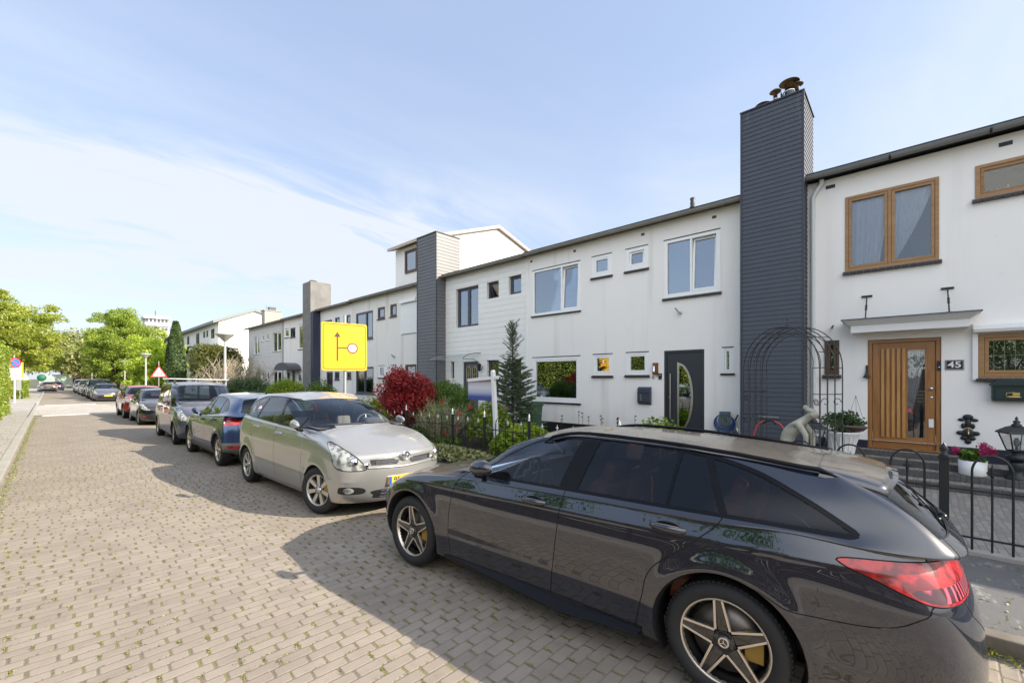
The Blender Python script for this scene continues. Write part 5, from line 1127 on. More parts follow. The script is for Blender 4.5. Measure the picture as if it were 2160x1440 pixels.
cn = MB(); pr = [(30.9+1.35*math.cos(a), 2.42+.5*math.sin(a)) for a in np.linspace(0, math.pi, 14)]; cn.prism(pr, FX-.8, FX, 'x'); cn.build('porch_roof', M['greyframe'], h35)
pipe(h35, 32.8, 6.0, .1, FX-.06, .05, 'galv')
h33 = thing('row_house', 'end house of the near row, weathered white boards above the bare bush', 'house', (0, 0, 0), 0, 'white terraced houses of the near row')
W33 = [(33.23, 34.98, 3.84, 5.27), (35.80, 36.44, 4.77, 5.40), (36.87, 37.54, 4.77, 5.37), (37.99, 39.28, 3.80, 5.25), (36.87, 37.54, 1.7, 2.41), (35.80, 36.44, 1.7, 2.40), (33.23, 34.98, 1.1, 2.41), (38.0, 39.2, 1.0, 2.4)]
w = hollow(h33, 32.86, 40.77); wall_open(w, FX+.02, 32.86, 40.77, 0, 6.0, W33); w.build('wall', M['board_old'], h33); b_ = MB(); boards(b_, FX+.02, 32.9, 40.75, .15, 6.0, W33, .28, gap=.014); b_.build('cladding', M['board_old'], h33)
roofparts(h33, 32.86, 41.0, 6.05, brackets=.4)
for i, v in enumerate(W33): window(h33, *v, X=FX+.04, style='pvc', sill='dark', lay='.5|.5' if v[1]-v[0] > 1 else '1')
cs = MB(); cs.box(11.6, 12.85, 37.7, 38.5, 6.0, 7.3); cs.box(11.55, 12.9, 37.65, 38.55, 7.3, 7.36); cs.box(12.0, 12.5, 37.9, 38.3, 7.36, 7.65, 1); cs.tube([(11.8, 38, 7.36), (11.8, 38, 7.75)], .015, 5, mi=1); cs.build('chimney', [simple('pale_block_chimney', (.38, .36, .31), .85, vary=.2), M['greyframe']], h33)
rv = MB(); rv.lathe([(.09, 0), (.09, .15), (.2, .16), (.2, .3), (0, .32)], 8, c=(12.2, 30.6, 6.3)); rv.build('roof_vent', M['iron'], h35)
# ---- the higher row beyond the side street
far = thing('apartment_row', 'three storey white row with a tall sunlit gable beyond the end of the near row', 'building', (0, 0, 0))
fw_ = [(52.2, 53.6, 6.0, 7.0), (54.8, 55.6, 6.3, 7.0), (56.1, 57.0, 6.3, 7.0), (58.8, 60.4, 5.7, 7.0), (64, 65.2, 6.0, 7.0), (67, 68, 6.2, 7.0), (52.2, 54.5, 3.3, 4.7), (57, 58.5, 3.3, 4.7), (61, 63, 3.3, 4.7), (52.2, 54.5, .6, 2.3), (57, 58.5, .6, 2.3), (61, 63, .3, 2.3), (70, 72, 3.3, 4.7), (75, 77, 6, 7)]
w = MB(); wall_open(w, 11.4, 50.6, 84, 0, 7.5, fw_); w.prism([(11.4, 0), (19.2, 0), (19.2, 7.6), (17.2, 8.0), (14.6, 8.95), (11.4, 7.5)], 50.59, 50.6, 'y'); w.quad((19.2, 50.6, 0), (19.2, 84, 0), (19.2, 84, 7.6), (19.2, 50.6, 7.6)); w.build('wall', M['stucco_sun'], far)
rf = MB(); rf.prism([(10.9, 7.35), (10.9, 7.62), (14.6, 9.2), (19.6, 7.7), (19.6, 7.5), (14.6, 8.93)], 50.4, 84.2, 'y'); rf.build('roof', M['roofgrey'] if 'roofgrey' in M else simple('grey_green_fascia', (.22, .24, .23), .6), far)
ln = MB(); ln.box(9.6, 11.4, 54, 84, 4.95, 5.15); ln.box(9.6, 11.4, 50.6, 54, 4.75, 4.95, 1); ln.build('lower_roof', [M['roofedge'], M['stucco_sun']], far)
for v in fw_: window(far, *v, X=11.4, style='grey' if v[2] > 5 else 'pvc', lay='.5|.5' if v[1]-v[0] > 1.2 else '1')
# tower block far away
tw = thing('tower_block', 'pale high-rise block far away above the tree tops', 'building', (26.3, 205, 0))
b_ = MB(); b_.box(-3.2, 3.2, -4, 4, 0, 24); b_.build('wall', simple('pale_concrete', (.55, .55, .55), .8, vary=.1, scale=.3), tw)
b2 = MB()
for i in range(7): b2.box(-3.5, 3.5, -4.5, -4, 3+i*3.0, 4.2+i*3.0); [b2.box(-3.2+k_*1.1, -2.5+k_*1.1, -4.06, -4, 4.3+i*3.0, 5.5+i*3.0, 1) for k_ in range(6)]
b2.box(-3.8, 3.8, -4.6, 4, 23.6, 24.6, 0); b2.tube([(0, 0, 24), (0, 0, 27)], .12, 5, mi=1); b2.build('balcony_bands', [M['stucco_sun'], M['greyframe']], tw)
# houses across the street (they mirror in the windows and cars)
ac = thing('row_house', 'white row of houses across the street, seen only in window reflections', 'house', (0, 0, 0))
b_ = MB(); b_.box(-26, -17, -30, 46, 0, 6.2); b_.build('wall', M['stucco_sun'], ac); b_ = MB(); b_.box(-26.3, -16.7, -30.2, 46.2, 6.2, 6.4)
b_.build('roof', M['roofedge'], ac)
for i in range(15):
    for z_ in (1.0, 4.0): q = MB(); q.box(-17.02, -16.98, -28+i*5, -25.6+i*5, z_, z_+1.5, 0); ring(q, -17.03, -16.96, -28.1+i*5, -25.5+i*5, z_-.1, z_+1.6, .1, 1); q.build('window', [M['greyframe'], M['pvc']], ac)
M['edgebrick'] = simple('dark_edge_bricks', (.10, .095, .09), .9, vary=.5, scale=8)
# steps in front of the brown door
stp = MB()
for i, (xa, z_) in enumerate(((9.85, .135), (10.25, .24), (10.62, .345), (10.98, .44))): stp.box(xa, FX-.012, -8 if i < 3 else -.75, 1.45 if i < 3 else 1.2, (.0 if i == 0 else (.135, .24, .345)[i-1]), z_)
so_ = stp.build('front_steps', M['gardenbrick'], None, bevel=.008); tag(so_, 'wide grey brick steps leading up to the brown hardwood door', 'steps')
for i, (xa, z_) in enumerate(((9.85, .135), (10.25, .24), (10.62, .345), (10.98, .44))):
    nosing = MB(); y_ = (-8 if i < 3 else -.75)
    while y_ < (1.45 if i < 3 else 1.2): nosing.box(xa-.012, xa+.09, y_+.003, y_+.067, z_-.095, z_+.004+random.uniform(-.002, .003)); y_ += .07
    nosing.build('step_edging', M['edgebrick'], so_)
# ------------------------------------------------------------------ plants
def leafmesh(name, C, size, mat, parent=None, flat=.0, up=.35, aspect=.5, nrm=None, vary=.45, curl=.25):
    """C (n,3) leaf positions -> pointed two-triangle leaves, random directions"""
    n = len(C); a = rng.normal(size=(n, 3)); 
    if nrm is not None: a = a*.75+nrm*1.0
    a[:, 2] += up; a /= np.linalg.norm(a, axis=1, keepdims=True)             # leaf normal
    b = rng.normal(size=(n, 3)); b[:, 2] -= flat; b -= a*(a*b).sum(1, keepdims=True); b /= np.linalg.norm(b, axis=1, keepdims=True)
    c = np.cross(a, b); s = size*(1+vary*(rng.random(n)*2-1))[:, None]
    V = np.stack([C-b*s*.5, C+c*s*aspect*.5-a*s*curl*.15, C+b*s*.5-a*s*curl*.35, C-c*s*aspect*.5-a*s*curl*.15], 1).reshape(-1, 3)
    me = bpy.data.meshes.new(name); me.vertices.add(4*n); me.vertices.foreach_set('co', V.ravel()); me.loops.add(4*n); me.loops.foreach_set('vertex_index', np.arange(4*n, dtype=np.int32))
    me.polygons.add(n); me.polygons.foreach_set('loop_start', np.arange(0, 4*n, 4, dtype=np.int32)); me.polygons.foreach_set('loop_total', np.full(n, 4, dtype=np.int32)); me.update(calc_edges=True); return link(name, me, mat, parent)
def clump_cloud(n, centers, rad, squash=.7, shell=.55):
    k = rng.integers(0, len(centers), n); d = rng.normal(size=(n, 3)); d /= np.linalg.norm(d, axis=1, keepdims=True); r = (shell+(1-shell)*rng.random(n)**.7)[:, None]
    r *= 1+.35*rng.normal(size=(n, 1))*.5; rr = rad[k][:, None] if hasattr(rad, '__len__') else rad
    o = d*r*rr; o[:, 2] *= squash; return centers[k]+o, d
def ellip_centers(n, r, shell=.6, zmin=-1, bump=0):
    d = rng.normal(size=(n*3, 3)); d /= np.linalg.norm(d, axis=1, keepdims=True); d = d[d[:, 2] > zmin][:n]; q = (shell+(1-shell)*rng.random(len(d)))[:, None]; return d*q*np.array(r)
def tree(name, label, loc, h, r, mat, trunk_h, nc=60, nl=9000, ls=.22, cl=.9, group=None, tr=.18, squash=.6, lean=0, zc=None, lowcut=-.7, cat='tree', rz=None, shell=.45, bark='bark', limbs=9):
    t_ = thing(name, label, cat, loc, random.uniform(0, 6), group); rz = rz or (h-trunk_h)/2
    c = ellip_centers(nc, (r, r, rz), shell, lowcut); c[:, 2] += trunk_h+rz; c += rng.normal(size=c.shape)*.08*r
    P, d = clump_cloud(nl, c, cl*(.6+.8*rng.random(len(c))), squash); leafmesh('crown', P, ls, M[mat], t_, nrm=d*.6)
    b = MB(); top = trunk_h+rz*.9
    b.tube([(0, 0, 0), (.03*h, .01*h, trunk_h*.5), (.0, .02*h, trunk_h), (-.02*h, 0, top)], [tr*1.25, tr, tr*.8, tr*.25], 10)
    for i in range(limbs):
        e = c[random.randrange(len(c))]; z0 = random.uniform(trunk_h*.7, top*.8); q = Vector((0, .01*h, z0)); e = Vector(e); m_ = (q+e)/2+Vector((random.uniform(-.1, .1)*r, random.uniform(-.1, .1)*r, -.08*r)); b.tube([q, m_, e], [tr*.45, tr*.28, tr*.08], 6)
    b.build('trunk', M[bark], t_); return t_
def bush(name, label, loc, r, mat, n=5000, ls=.05, cl=.16, nc=60, cat='bush', group=None, box=None, squash=.9, stems=5, shell=.7, bark='bark', flat=0, aspect=.5):
    t_ = thing(name, label, cat, loc, 0, group)
    if box:
        u = rng.random((nc, 3))*2-1; k = np.argmax(np.abs(u), 1); u[np.arange(nc), k] = np.sign(u[np.arange(nc), k]); c = u*np.array(r)*(.86+.1*rng.random((nc, 1)))
    else: c = ellip_centers(nc, (r[0]-cl*.6, r[1]-cl*.6, r[2]-cl*.5), shell, -.95)
    c[:, 2] += r[2]; P, d = clump_cloud(n, c, cl*(.7+.6*rng.random(len(c))), squash); P[:, 2] = np.maximum(P[:, 2], .02)
    leafmesh('foliage', P, ls, M[mat], t_, nrm=d*.8, flat=flat, aspect=aspect)
    core = MB()                                               # inner twigs keep the middle from being see-through
    for i in range(stems*4):
        e = Vector(c[random.randrange(len(c))]); s_ = Vector((random.uniform(-.15, .15)*r[0], random.uniform(-.15, .15)*r[1], 0)); core.tube([s_, (s_+e)/2+Vector((0, 0, .1*r[2])), e], [.018, .012, .005], 5)
    core.build('stem', M[bark], t_); 
    P2 = rng.normal(size=(max(200, n//4), 3)); P2 /= np.linalg.norm(P2, axis=1, keepdims=True); P2 *= rng.random((len(P2), 1))**.4*np.array(r)*.68
    if box: P2 = (rng.random((len(P2), 3))*2-1)*np.array(r)*.7
    P2[:, 2] += r[2]; leafmesh('inner_foliage', P2, ls*1.8, M[mat], t_, aspect=.8); return t_
def hedge(name, label, x0, x1, y0, y1, z1, mat, n, ls, group=None, z0=.1, wob=.12, cat='hedge'):
    t_ = thing(name, label, cat, ((x0+x1)/2, (y0+y1)/2, 0)); lx, ly = (x1-x0)/2, (y1-y0)/2
    ar = np.array([2*ly*(z1-z0), 2*ly*(z1-z0), 4*lx*ly, 2*lx*(z1-z0), 2*lx*(z1-z0)]); k = rng.choice(5, n, p=ar/ar.sum()); u, v = rng.random(n)*2-1, rng.random(n)
    P = np.zeros((n, 3)); N = np.zeros((n, 3)); zz_ = z0+(z1-z0)*v
    for i, (fx, fy, fz, nn) in enumerate([(np.full(n, lx), u*ly, zz_, (1, 0, 0)), (np.full(n, -lx), u*ly, zz_, (-1, 0, 0)), (u*lx, (v*2-1)*ly, np.full(n, z1), (0, 0, 1)), (u*lx, np.full(n, ly), zz_, (0, 1, 0)), (u*lx, np.full(n, -ly), zz_, (0, -1, 0))]):
        m_ = k == i; P[m_] = np.stack([np.broadcast_to(fx, n)[m_], np.broadcast_to(fy, n)[m_], np.broadcast_to(fz, n)[m_]], 1); N[m_] = nn
    w = np.sin(P[:, 1]*1.3)+np.sin(P[:, 1]*3.1+P[:, 2]*2.3)*.7+np.sin(P[:, 2]*4.3+P[:, 1]*.7)*.5
    P += N*(w[:, None]*wob*.5+rng.normal(size=(n, 1))*wob*.55); leafmesh('foliage', P, ls, M[mat], t_, nrm=N*.9)
    c = MB(); c.box(-lx*.8, lx*.8, -ly+.08, ly-.08, 0, z1-.15); c.build('inner_branches', M['hedgecore'], t_); return t_
M['hedgecore'] = simple('hedge_inside', (.018, .028, .008), .95, vary=.5, scale=5)
# left side: tall hedge, timber fence and trees behind it
hedge('hedge', 'tall clipped green hedge along the left pavement edge', -2.9, -1.55, 9, 34.5, 3.4, 'leaf_hedge', 60000, .10)
fn_ = thing('timber_fence', 'dark horizontal board fence on the near left side, mirrored in the cars', 'fence', (-2.3, -3, 0))
b_ = MB(); z_ = .1
while z_ < 1.75: b_.box(-.02, .02, -12, 12, z_, z_+.135); z_ += .15
b_.build('board_panel', simple('dark_timber_boards', (.05, .04, .032), .8, vary=.3, scale=4), fn_)
for i in range(13): p_ = MB(); p_.box(-.1, -.02, -12+i*2-.04, -12+i*2+.04, 0, 1.85); p_.build('post', M['bark'], fn_)
for i, (x, y, h_, r_) in enumerate([(-6.5, -9, 4.2, 2.6), (-6, -3.5, 3.6, 2.4), (-6.6, 2, 4.0, 2.6), (-6.2, 7, 3.8, 2.4), (-6.5, 13, 5.0, 3.0), (-6, 21, 5.2, 3)]):
    tree('garden_tree', ('broad garden tree at the far back of the timber fence, behind the camera', 'lower garden tree beside the camera behind the timber fence', 'garden tree directly across from the black estate car', 'garden tree opposite the silver car', 'garden tree behind the near end of the tall hedge', 'tallest garden tree behind the middle of the tall hedge')[i], (x, y, 0), h_, r_, 'leaf_mid', 1.0, 50, 7000, .14, .7, group='garden trees behind the left fence', lowcut=-1, rz=(h_-.6)/2)
hedge('clipped_bush', 'small clipped green hedge block past the no parking sign', -3.0, -1.6, 57, 62, 1.75, 'leaf_hedge', 9000, .13)
tree('broad_tree', 'largest spreading maple with open yellow green crown, at the left edge of the photo', (-3.6, 66, 0), 10.8, 4.9, 'leaf_tree', 2.2, 230, 48000, .22, .62, squash=.62, shell=.25, tr=.3, limbs=26, lowcut=-.9)
tree('broad_tree', 'bright leafy tree leaning over the far left pavement', (-2.6, 80, 0), 7.5, 3.2, 'leaf_tree', 1.8, 60, 12000, .3, .9, tr=.25, limbs=12)
tree('broad_tree', 'round topped bright green tree rising in the centre of the far tree group', (6.1, 75, 0), 11.1, 3.5, 'leaf_tree2', .6, 300, 60000, .21, .62, squash=.7, shell=.5, tr=.2, limbs=18, lowcut=-1)
tree('street_tree', 'lime green low tree behind the roadworks sign', (6.4, 50, 0), 6.1, 2.4, 'leaf_lime', .3, 150, 26000, .15, .4, squash=.7, lowcut=-1)
tree('street_tree', 'lime green shrub tree between the cypress and the lamp posts', (6.9, 49.5, 0), 4.6, 1.5, 'leaf_lime', .3, 90, 13000, .14, .35, squash=.7, lowcut=-1)
tree('far_tree', 'olive green tree closing the end of the street', (1.5, 128, 0), 11, 6, 'leaf_olive', 4, 90, 16000, .55, 1.8, tr=.4, lowcut=-1, group=None)
tree('far_tree', 'dark tree behind the olive tree at the street end', (6.5, 118, 0), 9.5, 5, 'leaf_olive', 2, 90, 14000, .6, 1.8, tr=.4, lowcut=-1)
tree('far_tree', 'tree mass left of the street end behind the parked silver car', (-11, 112, 0), 9.5, 6, 'leaf_tree', 2, 90, 15000, .55, 1.9, tr=.4, lowcut=-1)
tree('far_tree', 'low dark green tree on the right pavement far behind the lamp posts', (8.5, 88, 0), 6, 3, 'leaf_mid', 1, 60, 9000, .4, 1.2, lowcut=-1)
tree('far_tree', 'soft green tree between the round topped tree and the cypress', (10.5, 84, 0), 9, 3.2, 'leaf_olive', 2, 70, 12000, .45, 1.3, lowcut=-1)
t_ = thing('cypress', 'tall narrow dark green cypress in front of the three storey row', 'tree', (7.35, 46.6, 0)); 
P = rng.random((16000, 3)); a_ = P[:, 0]*6.283; z_ = P[:, 1]; rr_ = (.72*np.sin(np.clip(z_*1.05+.22, 0, 1)*math.pi*.78)**.6)*(1-z_**5*.75)*(.82+.2*P[:, 2])*(1+.10*np.sin(a_*5+z_*9))
leafmesh('foliage', np.stack([rr_*np.cos(a_), rr_*np.sin(a_), z_*6.6+.2], 1), .20, M['leaf_cyp'], t_, nrm=np.stack([np.cos(a_), np.sin(a_), a_*0+.4], 1), aspect=.4)
cc_ = MB(); cc_.lathe([(.4, 0), (.52, 2), (.54, 4), (.3, 5.8), (.05, 6.5)], 12); cc_.build('inner_branches', M['hedgecore'], t_)
t_ = bush('trimmed_tree', 'block shaped clipped tree with reddish green top behind the bare bush', (9.05, 40.8, 1.8), (1.55, 1.1, 1.3), 'leaf_box', 22000, .12, .34, 220, box=True, cat='tree'); tk = MB()
for y_ in (-1.2, 0, 1.2): tk.tube([(y_, 0, -1.75), (y_, 0, 1.2)], .07, 8)
tk.build('trunk', M['bark'], t_)
# bare bush: many thin upright twigs
def twigbush(name, label, loc, r, h, n=90, leaves=900, mat='leaf_dry', seed=1, th=.012, sub=5, twmat='twig'):
    rd = random.Random(seed); t_ = thing(name, label, 'bush', loc); mb = MB(); tips = []
    for i in range(n):
        a = rd.uniform(0, 6.283); q = rd.random()**.6; e = Vector((r*q*math.cos(a), r*q*math.sin(a), h*rd.uniform(.65, 1)*(1-.35*q))); s_ = Vector((.12*r*math.cos(a), .12*r*math.sin(a), 0)); m_ = s_.lerp(e, .5)+Vector((0, 0, h*.06))+Vector((rd.uniform(-.05, .05)*r, rd.uniform(-.05, .05)*r, 0))
        mb.tube([s_, m_, e], [th, th*.75, th*.3], 4, cap=False)
        for k in range(sub):
            f = rd.uniform(.35, .95); p0 = m_.lerp(e, max(0, f*2-1)) if f > .5 else s_.lerp(m_, f*2); d_ = Vector((rd.uniform(-1, 1), rd.uniform(-1, 1), rd.uniform(.6, 1.6))).normalized()*h*rd.uniform(.1, .25); mb.tube([p0, p0+d_*.55+Vector((0, 0, .02)), p0+d_], [th*.5, th*.4, th*.2], 3, cap=False); tips.append(p0+d_); tips.append(p0+d_*.6)
    mb.build('twigs', M[twmat], t_, fix=False)
    if leaves: T_ = np.array([tuple(x) for x in tips]); k = rng.integers(0, len(T_), leaves); leafmesh('leaves', T_[k]+rng.normal(size=(leaves, 3))*.06, .05, M[mat], t_)
    return t_
twigbush('bare_bush', 'large bare grey brown bush behind the first street lamp', (7.9, 31.0, .1), 2.3, 3.5, 120, 3500, seed=3, th=.03, sub=8)
bush('garden_bush', 'dark green spreading bush at the foot of the bare bush', (7.6, 27.6, 0), (1.2, 2.4, .95), 'leaf_dark', 16000, .10, .32, 110)
bush('garden_bush', 'dark green low bush between the bare bush and the yellow green bush', (7.7, 24.3, 0), (.9, 1.0, .75), 'leaf_dark', 8000, .09, .25, 60)
bush('garden_bush', 'rounded bright green bush with yellowish top left of the yellow sign', (7.7, 21.9, 0), (.95, 1.2, .96), 'leaf_bright', 14000, .08, .26, 90)
bush('garden_bush', 'small loose leafy bush under the yellow sign', (8.2, 19.0, 0), (.85, .9, .9), 'leaf_mid', 3500, .09, .25, 40)
bush('garden_bush', 'small green bush left of the red maple', (7.7, 13.9, 0), (.8, .8, .62), 'leaf_bright', 5000, .07, .2, 50)
bush('red_maple', 'dense round dark red maple with a sunlit top', (7.05, 10.75, .40), (.90, .90, .90), 'leaf_red', 21000, .07, .27, 55, cat='shrub', flat=.5, shell=.45)
bush('box_bush', 'rounded dark green bush between the red maple and the estate agent board', (8.3, 10.35, 0), (.80, .88, .92), 'leaf_mid', 30000, .042, .16, 190, shell=.85)
rose_ = twigbush('rose_bush', 'tangled dry rose bush with a few red flowers behind the iron fence', (7.15, 9.15, 0), .85, 1.45, 120, 2600, 'leaf_mid', seed=5, th=.006, sub=8)
rf_ = [(7.0, 8.3, .95), (6.9, 8.9, 1.25), (7.0, 8.4, .6), (6.8, 9.3, .85), (7.2, 8.1, 1.12), (6.85, 8.7, .45)]
for c in rf_: leafmesh('rose', np.array(c)-np.array(rose_.location)+rng.normal(size=(36, 3))*.026, .05, M['redflower'], rose_)
# spruce
def spruce(name, label, loc, h, r, n=16000):
    t_ = thing(name, label, 'tree', loc); tk = MB(); tk.tube([(0, 0, 0), (0, 0, h*.6), (.03, 0, h)], [.05, .03, .008], 7); pts = []; dirs = []
    nb = 150
    for i in range(nb):
        q = (i/nb)**.85; z = .15+q*(h-.25); L = (r*(1-q)**.8*random.uniform(.7, 1.15) if q < .62 else r*(.19+.55*(1-q)**1.1)*random.uniform(.35, 1.05))+.04; a = i*2.4+random.uniform(-.3, .3); upz = .10+.45*q; e = Vector((L*math.cos(a), L*math.sin(a), L*upz+(.12 if q > .75 else 0)))
        s_ = Vector((0, 0, z)); tk.tube([s_, s_+e*.5+Vector((0, 0, -.03*L)), s_+e], [.012, .008, .004], 4, cap=False)
        side = Vector((-math.sin(a), math.cos(a), 0)); m_ = int(n/nb*(.25+L/r)*(1 if q < .66 else .16))
        for k in range(m_):
            f = random.uniform(.12, 1.0); w = random.uniform(-1, 1)*L*.33*(1-f*.8); p = s_+e*f+side*w+Vector((0, 0, -abs(w)*.25+random.uniform(-.02, .02))); pts.append(p); dirs.append(e.normalized()+side*(.8 if w > 0 else -.8))
    P = np.array([tuple(p) for p in pts]); D_ = np.array([tuple(d) for d in dirs]); n_ = len(P); D_ += rng.normal(size=D_.shape)*.35; D_ /= np.linalg.norm(D_, axis=1, keepdims=True)
    a_ = np.cross(D_, rng.normal(size=D_.shape)); a_ /= np.linalg.norm(a_, axis=1, keepdims=True); s = (.075*(.7+.6*rng.random(n_)))[:, None]; V = np.stack([P-D_*s*.3, P+a_*.011, P+D_*s, P-a_*.011], 1).reshape(-1, 3)
    me = bpy.data.meshes.new('needles'); me.from_pydata(V.tolist(), [], np.arange(4*n_).reshape(-1, 4).tolist()); link('needles', me, M['leaf_spruce'], t_); tk.build('trunk', M['bark'], t_, fix=False); return t_
spruce('spruce', 'slim spruce with a bare tip between the board and the white house', (9.2, 8.5, 0), 3.5, 1.0, 26000)
def rosette(name, label, loc, r, h, n, ls, mat, cat='plant'):
    t_ = thing(name, label, cat, loc); a = rng.random(n)*6.283; q = rng.random(n)**.5; P = np.stack([r[0]*q*np.cos(a), r[1]*q*np.sin(a), h*(1-.6*q**2)*(.45+.55*rng.random(n))], 1)
    leafmesh('leaves', P, ls, M[mat], t_, up=1.2, aspect=.8, vary=.4); st = MB()
    for i in range(40): k = random.randrange(n); st.tube([(P[k][0]*.3, P[k][1]*.3, 0), tuple(P[k])], .005, 4, cap=False)
    st.build('stems', M['leaf_mid'], t_, fix=False); return t_
hyd_ = rosette('hydrangea', 'hydrangea with faded flower heads beside the estate agent post', (8.0, 8.2, 0), (.6, .65), 1.35, 2300, .085, 'leaf_bright', 'shrub')
for i in range(13): leafmesh('flower_head', np.array((random.uniform(-.5, .45), random.uniform(-.6, .6), random.uniform(.9, 1.38)))+rng.normal(size=(60, 3))*.035, .03, M['pinkdry'], hyd_)
rosette('garden_plant', 'low bright leafy plants filling the bed right behind the iron fence', (7.3, 6.3, 0), (.65, 1.0), .85, 2600, .11, 'leaf_bright')
rosette('garden_plant', 'low dark leafy plants at the left end of the fence bed', (7.15, 9.9, 0), (.5, 1.4), .55, 1500, .09, 'leaf_mid')
rosette('garden_plant', 'leafy plant in front of the anthracite door', (8.6, 3.8, 0), (.75, .75), 1.09, 1500, .075, 'leaf_bright')
P = np.array([7.2, 7.1, .62])+rng.normal(size=(160, 3))*np.array([.12, .45, .12]); tag(leafmesh('bluebells', P, .035, M['bluebell']), 'small blue violet flowers low behind the iron fence', 'flowers')
ds = thing('dry_seed_heads', 'dark dry seed heads on thin stalks in front of the white wall', 'plant', (8.8, 5.4, 0)); mb = MB()
for i in range(11):
    x, y, hh = random.uniform(-.3, .3), random.uniform(-.95, .95), random.uniform(.84, 1.10); mb.tube([(x, y, 0), (x+random.uniform(-.04, .04), y, hh)], .004, 4); mb.ell((x, y, hh), (.028, .028, .014), 8, 5); mb.ell((x, y, hh-.09), (.02, .02, .012), 8, 5)
mb.build('stalks', simple('dry_stalks', (.03, .03, .025), .9), ds)
# moss and weeds in the joints of the road: countless little tufts
def moss(bw=.208, bh=.093):
    out = []
    for row in range(int(.1/bh), int(13/bh)):
        off = (.5 if row % 2 else 0)+.11*math.sin(row*2.4)
        for k in range(-5, 24):
            xp = (k-off)*bw; yp = (row+.5)*bh; x, y = xp, yp
            for _ in range(6): y = yp-.022*math.sin(1.3*x)-.008*math.sin(4.1*x+1); x = xp-.03*math.sin(.9*y)-.014*math.sin(2.7*y+2)
            if not -.57 < x < 4.3: continue
            p = .62*(.25+1.5*max(0, math.sin(x*2.3+y*.5)*.5+.42)*(math.sin(y*1.1-x*.9)*.4+.75))
            if random.random() < p:
                n = random.randint(8, 26); s = random.uniform(.45, 1.15); P_ = rng.normal(size=(n, 3))*np.array([.0095*s, .022*s, .004])+np.array([x+random.uniform(-.006, .006), y+random.uniform(-.01, .01), roadz(x)+.006]); P_[:, 2] = np.maximum(P_[:, 2], roadz(x)+.002); out.append(P_)
            if random.random() < .3:                       # strays along the bed joint
                n = random.randint(4, 12); P_ = np.stack([x+rng.random(n)*bw*.6, np.full(n, y+bh/2)+rng.normal(size=n)*.003, np.full(n, roadz(x)+.003)], 1); out.append(P_)
    return np.concatenate(out)
P = moss(); tag(leafmesh('moss_tufts', P, .0105, M['moss'], None, up=.8, aspect=.6), 'yellow green moss and weeds growing in the joints of the brick road', 'moss', kind='stuff')
P = np.stack([KX-.03+rng.normal(size=5000)*.05, rng.uniform(-3, 12, 5000), np.full(5000, roadz(KX)+.015)+rng.random(5000)*.03], 1); tag(leafmesh('gutter_grass', P, .045, M['moss'], None, up=.2, aspect=.25), 'grass and weeds growing along the right kerb', 'grass', kind='stuff')
P = np.stack([-.56+np.abs(rng.normal(size=5000))*.06, rng.uniform(6, 30, 5000)**1.0, .01+rng.random(5000)*.02], 1); tag(leafmesh('dry_leaf_litter', P, .022, M['leaf_dry'], None, up=.8), 'dry leaves and weeds along the left kerb', 'litter', kind='stuff')
# ------------------------------------------------------------------ street furniture and garden things
def lamp(x, y, label, h=3.75):
    t_ = thing('street_lamp', label, 'street lamp', (x, y, .02), 0, 'street lamps along the right pavement')
    p = MB(); p.tube([(0, 0, 0), (0, 0, 1.05)], .085, 16); p.tube([(0, 0, 1.05), (0, 0, 1.12)], [.085, .06], 16); p.tube([(0, 0, 1.12), (0, 0, h-.32)], [.06, .045], 14); p.tube([(0, 0, 2.1), (0, 0, 2.32)], .068, 14, mi=1); p.build('pole', [M['lampgrey'], M['lamppink'] if 'lamppink' in M else simple('pinkish_band', (.45, .33, .30), .6)], t_)
    s_ = MB(); s_.lathe([(.05, h-.36), (.08, h-.33), (.20, h-.20), (.33, h-.09), (.345, h-.07)], 28); s_.build('shade', M['lampshade'], t_)
    c = MB(); c.lathe([(.35, h-.075), (.355, h-.055), (.33, h-.03), (.2, h-.005), (0, h)], 28); c.build('cap', M['lampgrey'], t_); return t_
lamp(5.0, 21.2, 'nearest street lamp, in front of the bare bush'); lamp(4.9, 42.6, 'second street lamp, between the lime tree and the roadworks sign')
lamp(5.4, 62, 'street lamp half hidden in front of the dark green tree'); lamp(4.9, 88, 'street lamp above the dark parked car, right of the far pair'); lamp(5.0, 108, 'small street lamp just left of the one above the dark car'); lamp(1.6, 122, 'tiny street lamp in front of the far brick building, right one of the pair'); lamp(-.2, 126, 'tiny street lamp in front of the far brick building, left one of the pair')
# yellow detour sign
ys = thing('detour_sign', 'large yellow detour board with a black arrow and a red ring symbol', 'sign', (5.05, 10.45, .03), R(-9))
po = MB(); po.tube([(.02, .05, 0), (.02, .05, 3.42)], .036, 12); po.box(-.3, .34, .015, .035, 2.2, 2.24); po.box(-.3, .34, .015, .035, 2.9, 2.94); po.box(-.2, .2, -.2, .3, 0, .06); po.build('pole', M['galv'], ys)
def rrect(x0, x1, z0, z1, r, n=6): return [(cx_+r*math.cos(a), cz_+r*math.sin(a)) for cx_, cz_, a0 in ((x1-r, z0+r, -math.pi/2), (x1-r, z1-r, 0), (x0+r, z1-r, math.pi/2), (x0+r, z0+r, math.pi)) for a in np.linspace(a0, a0+math.pi/2, n)]
W_, Z0, Z1 = .56, 2.02, 3.22
b_ = MB(); b_.prism(rrect(-W_, W_, Z0, Z1, .05), -.012, .012, 'y'); bd_ = b_.build('board', M['yellow'], ys)
fr_ = MB(); A_, B_ = rrect(-W_+.035, W_-.035, Z0+.035, Z1-.035, .06), rrect(-W_+.05, W_-.05, Z0+.05, Z1-.05, .05); n = len(A_)
fr_.add([(x, -.0145, z) for x, z in A_]+[(x, -.0145, z) for x, z in B_], [(i, (i+1) % n, n+(i+1) % n, n+i) for i in range(n)]); 
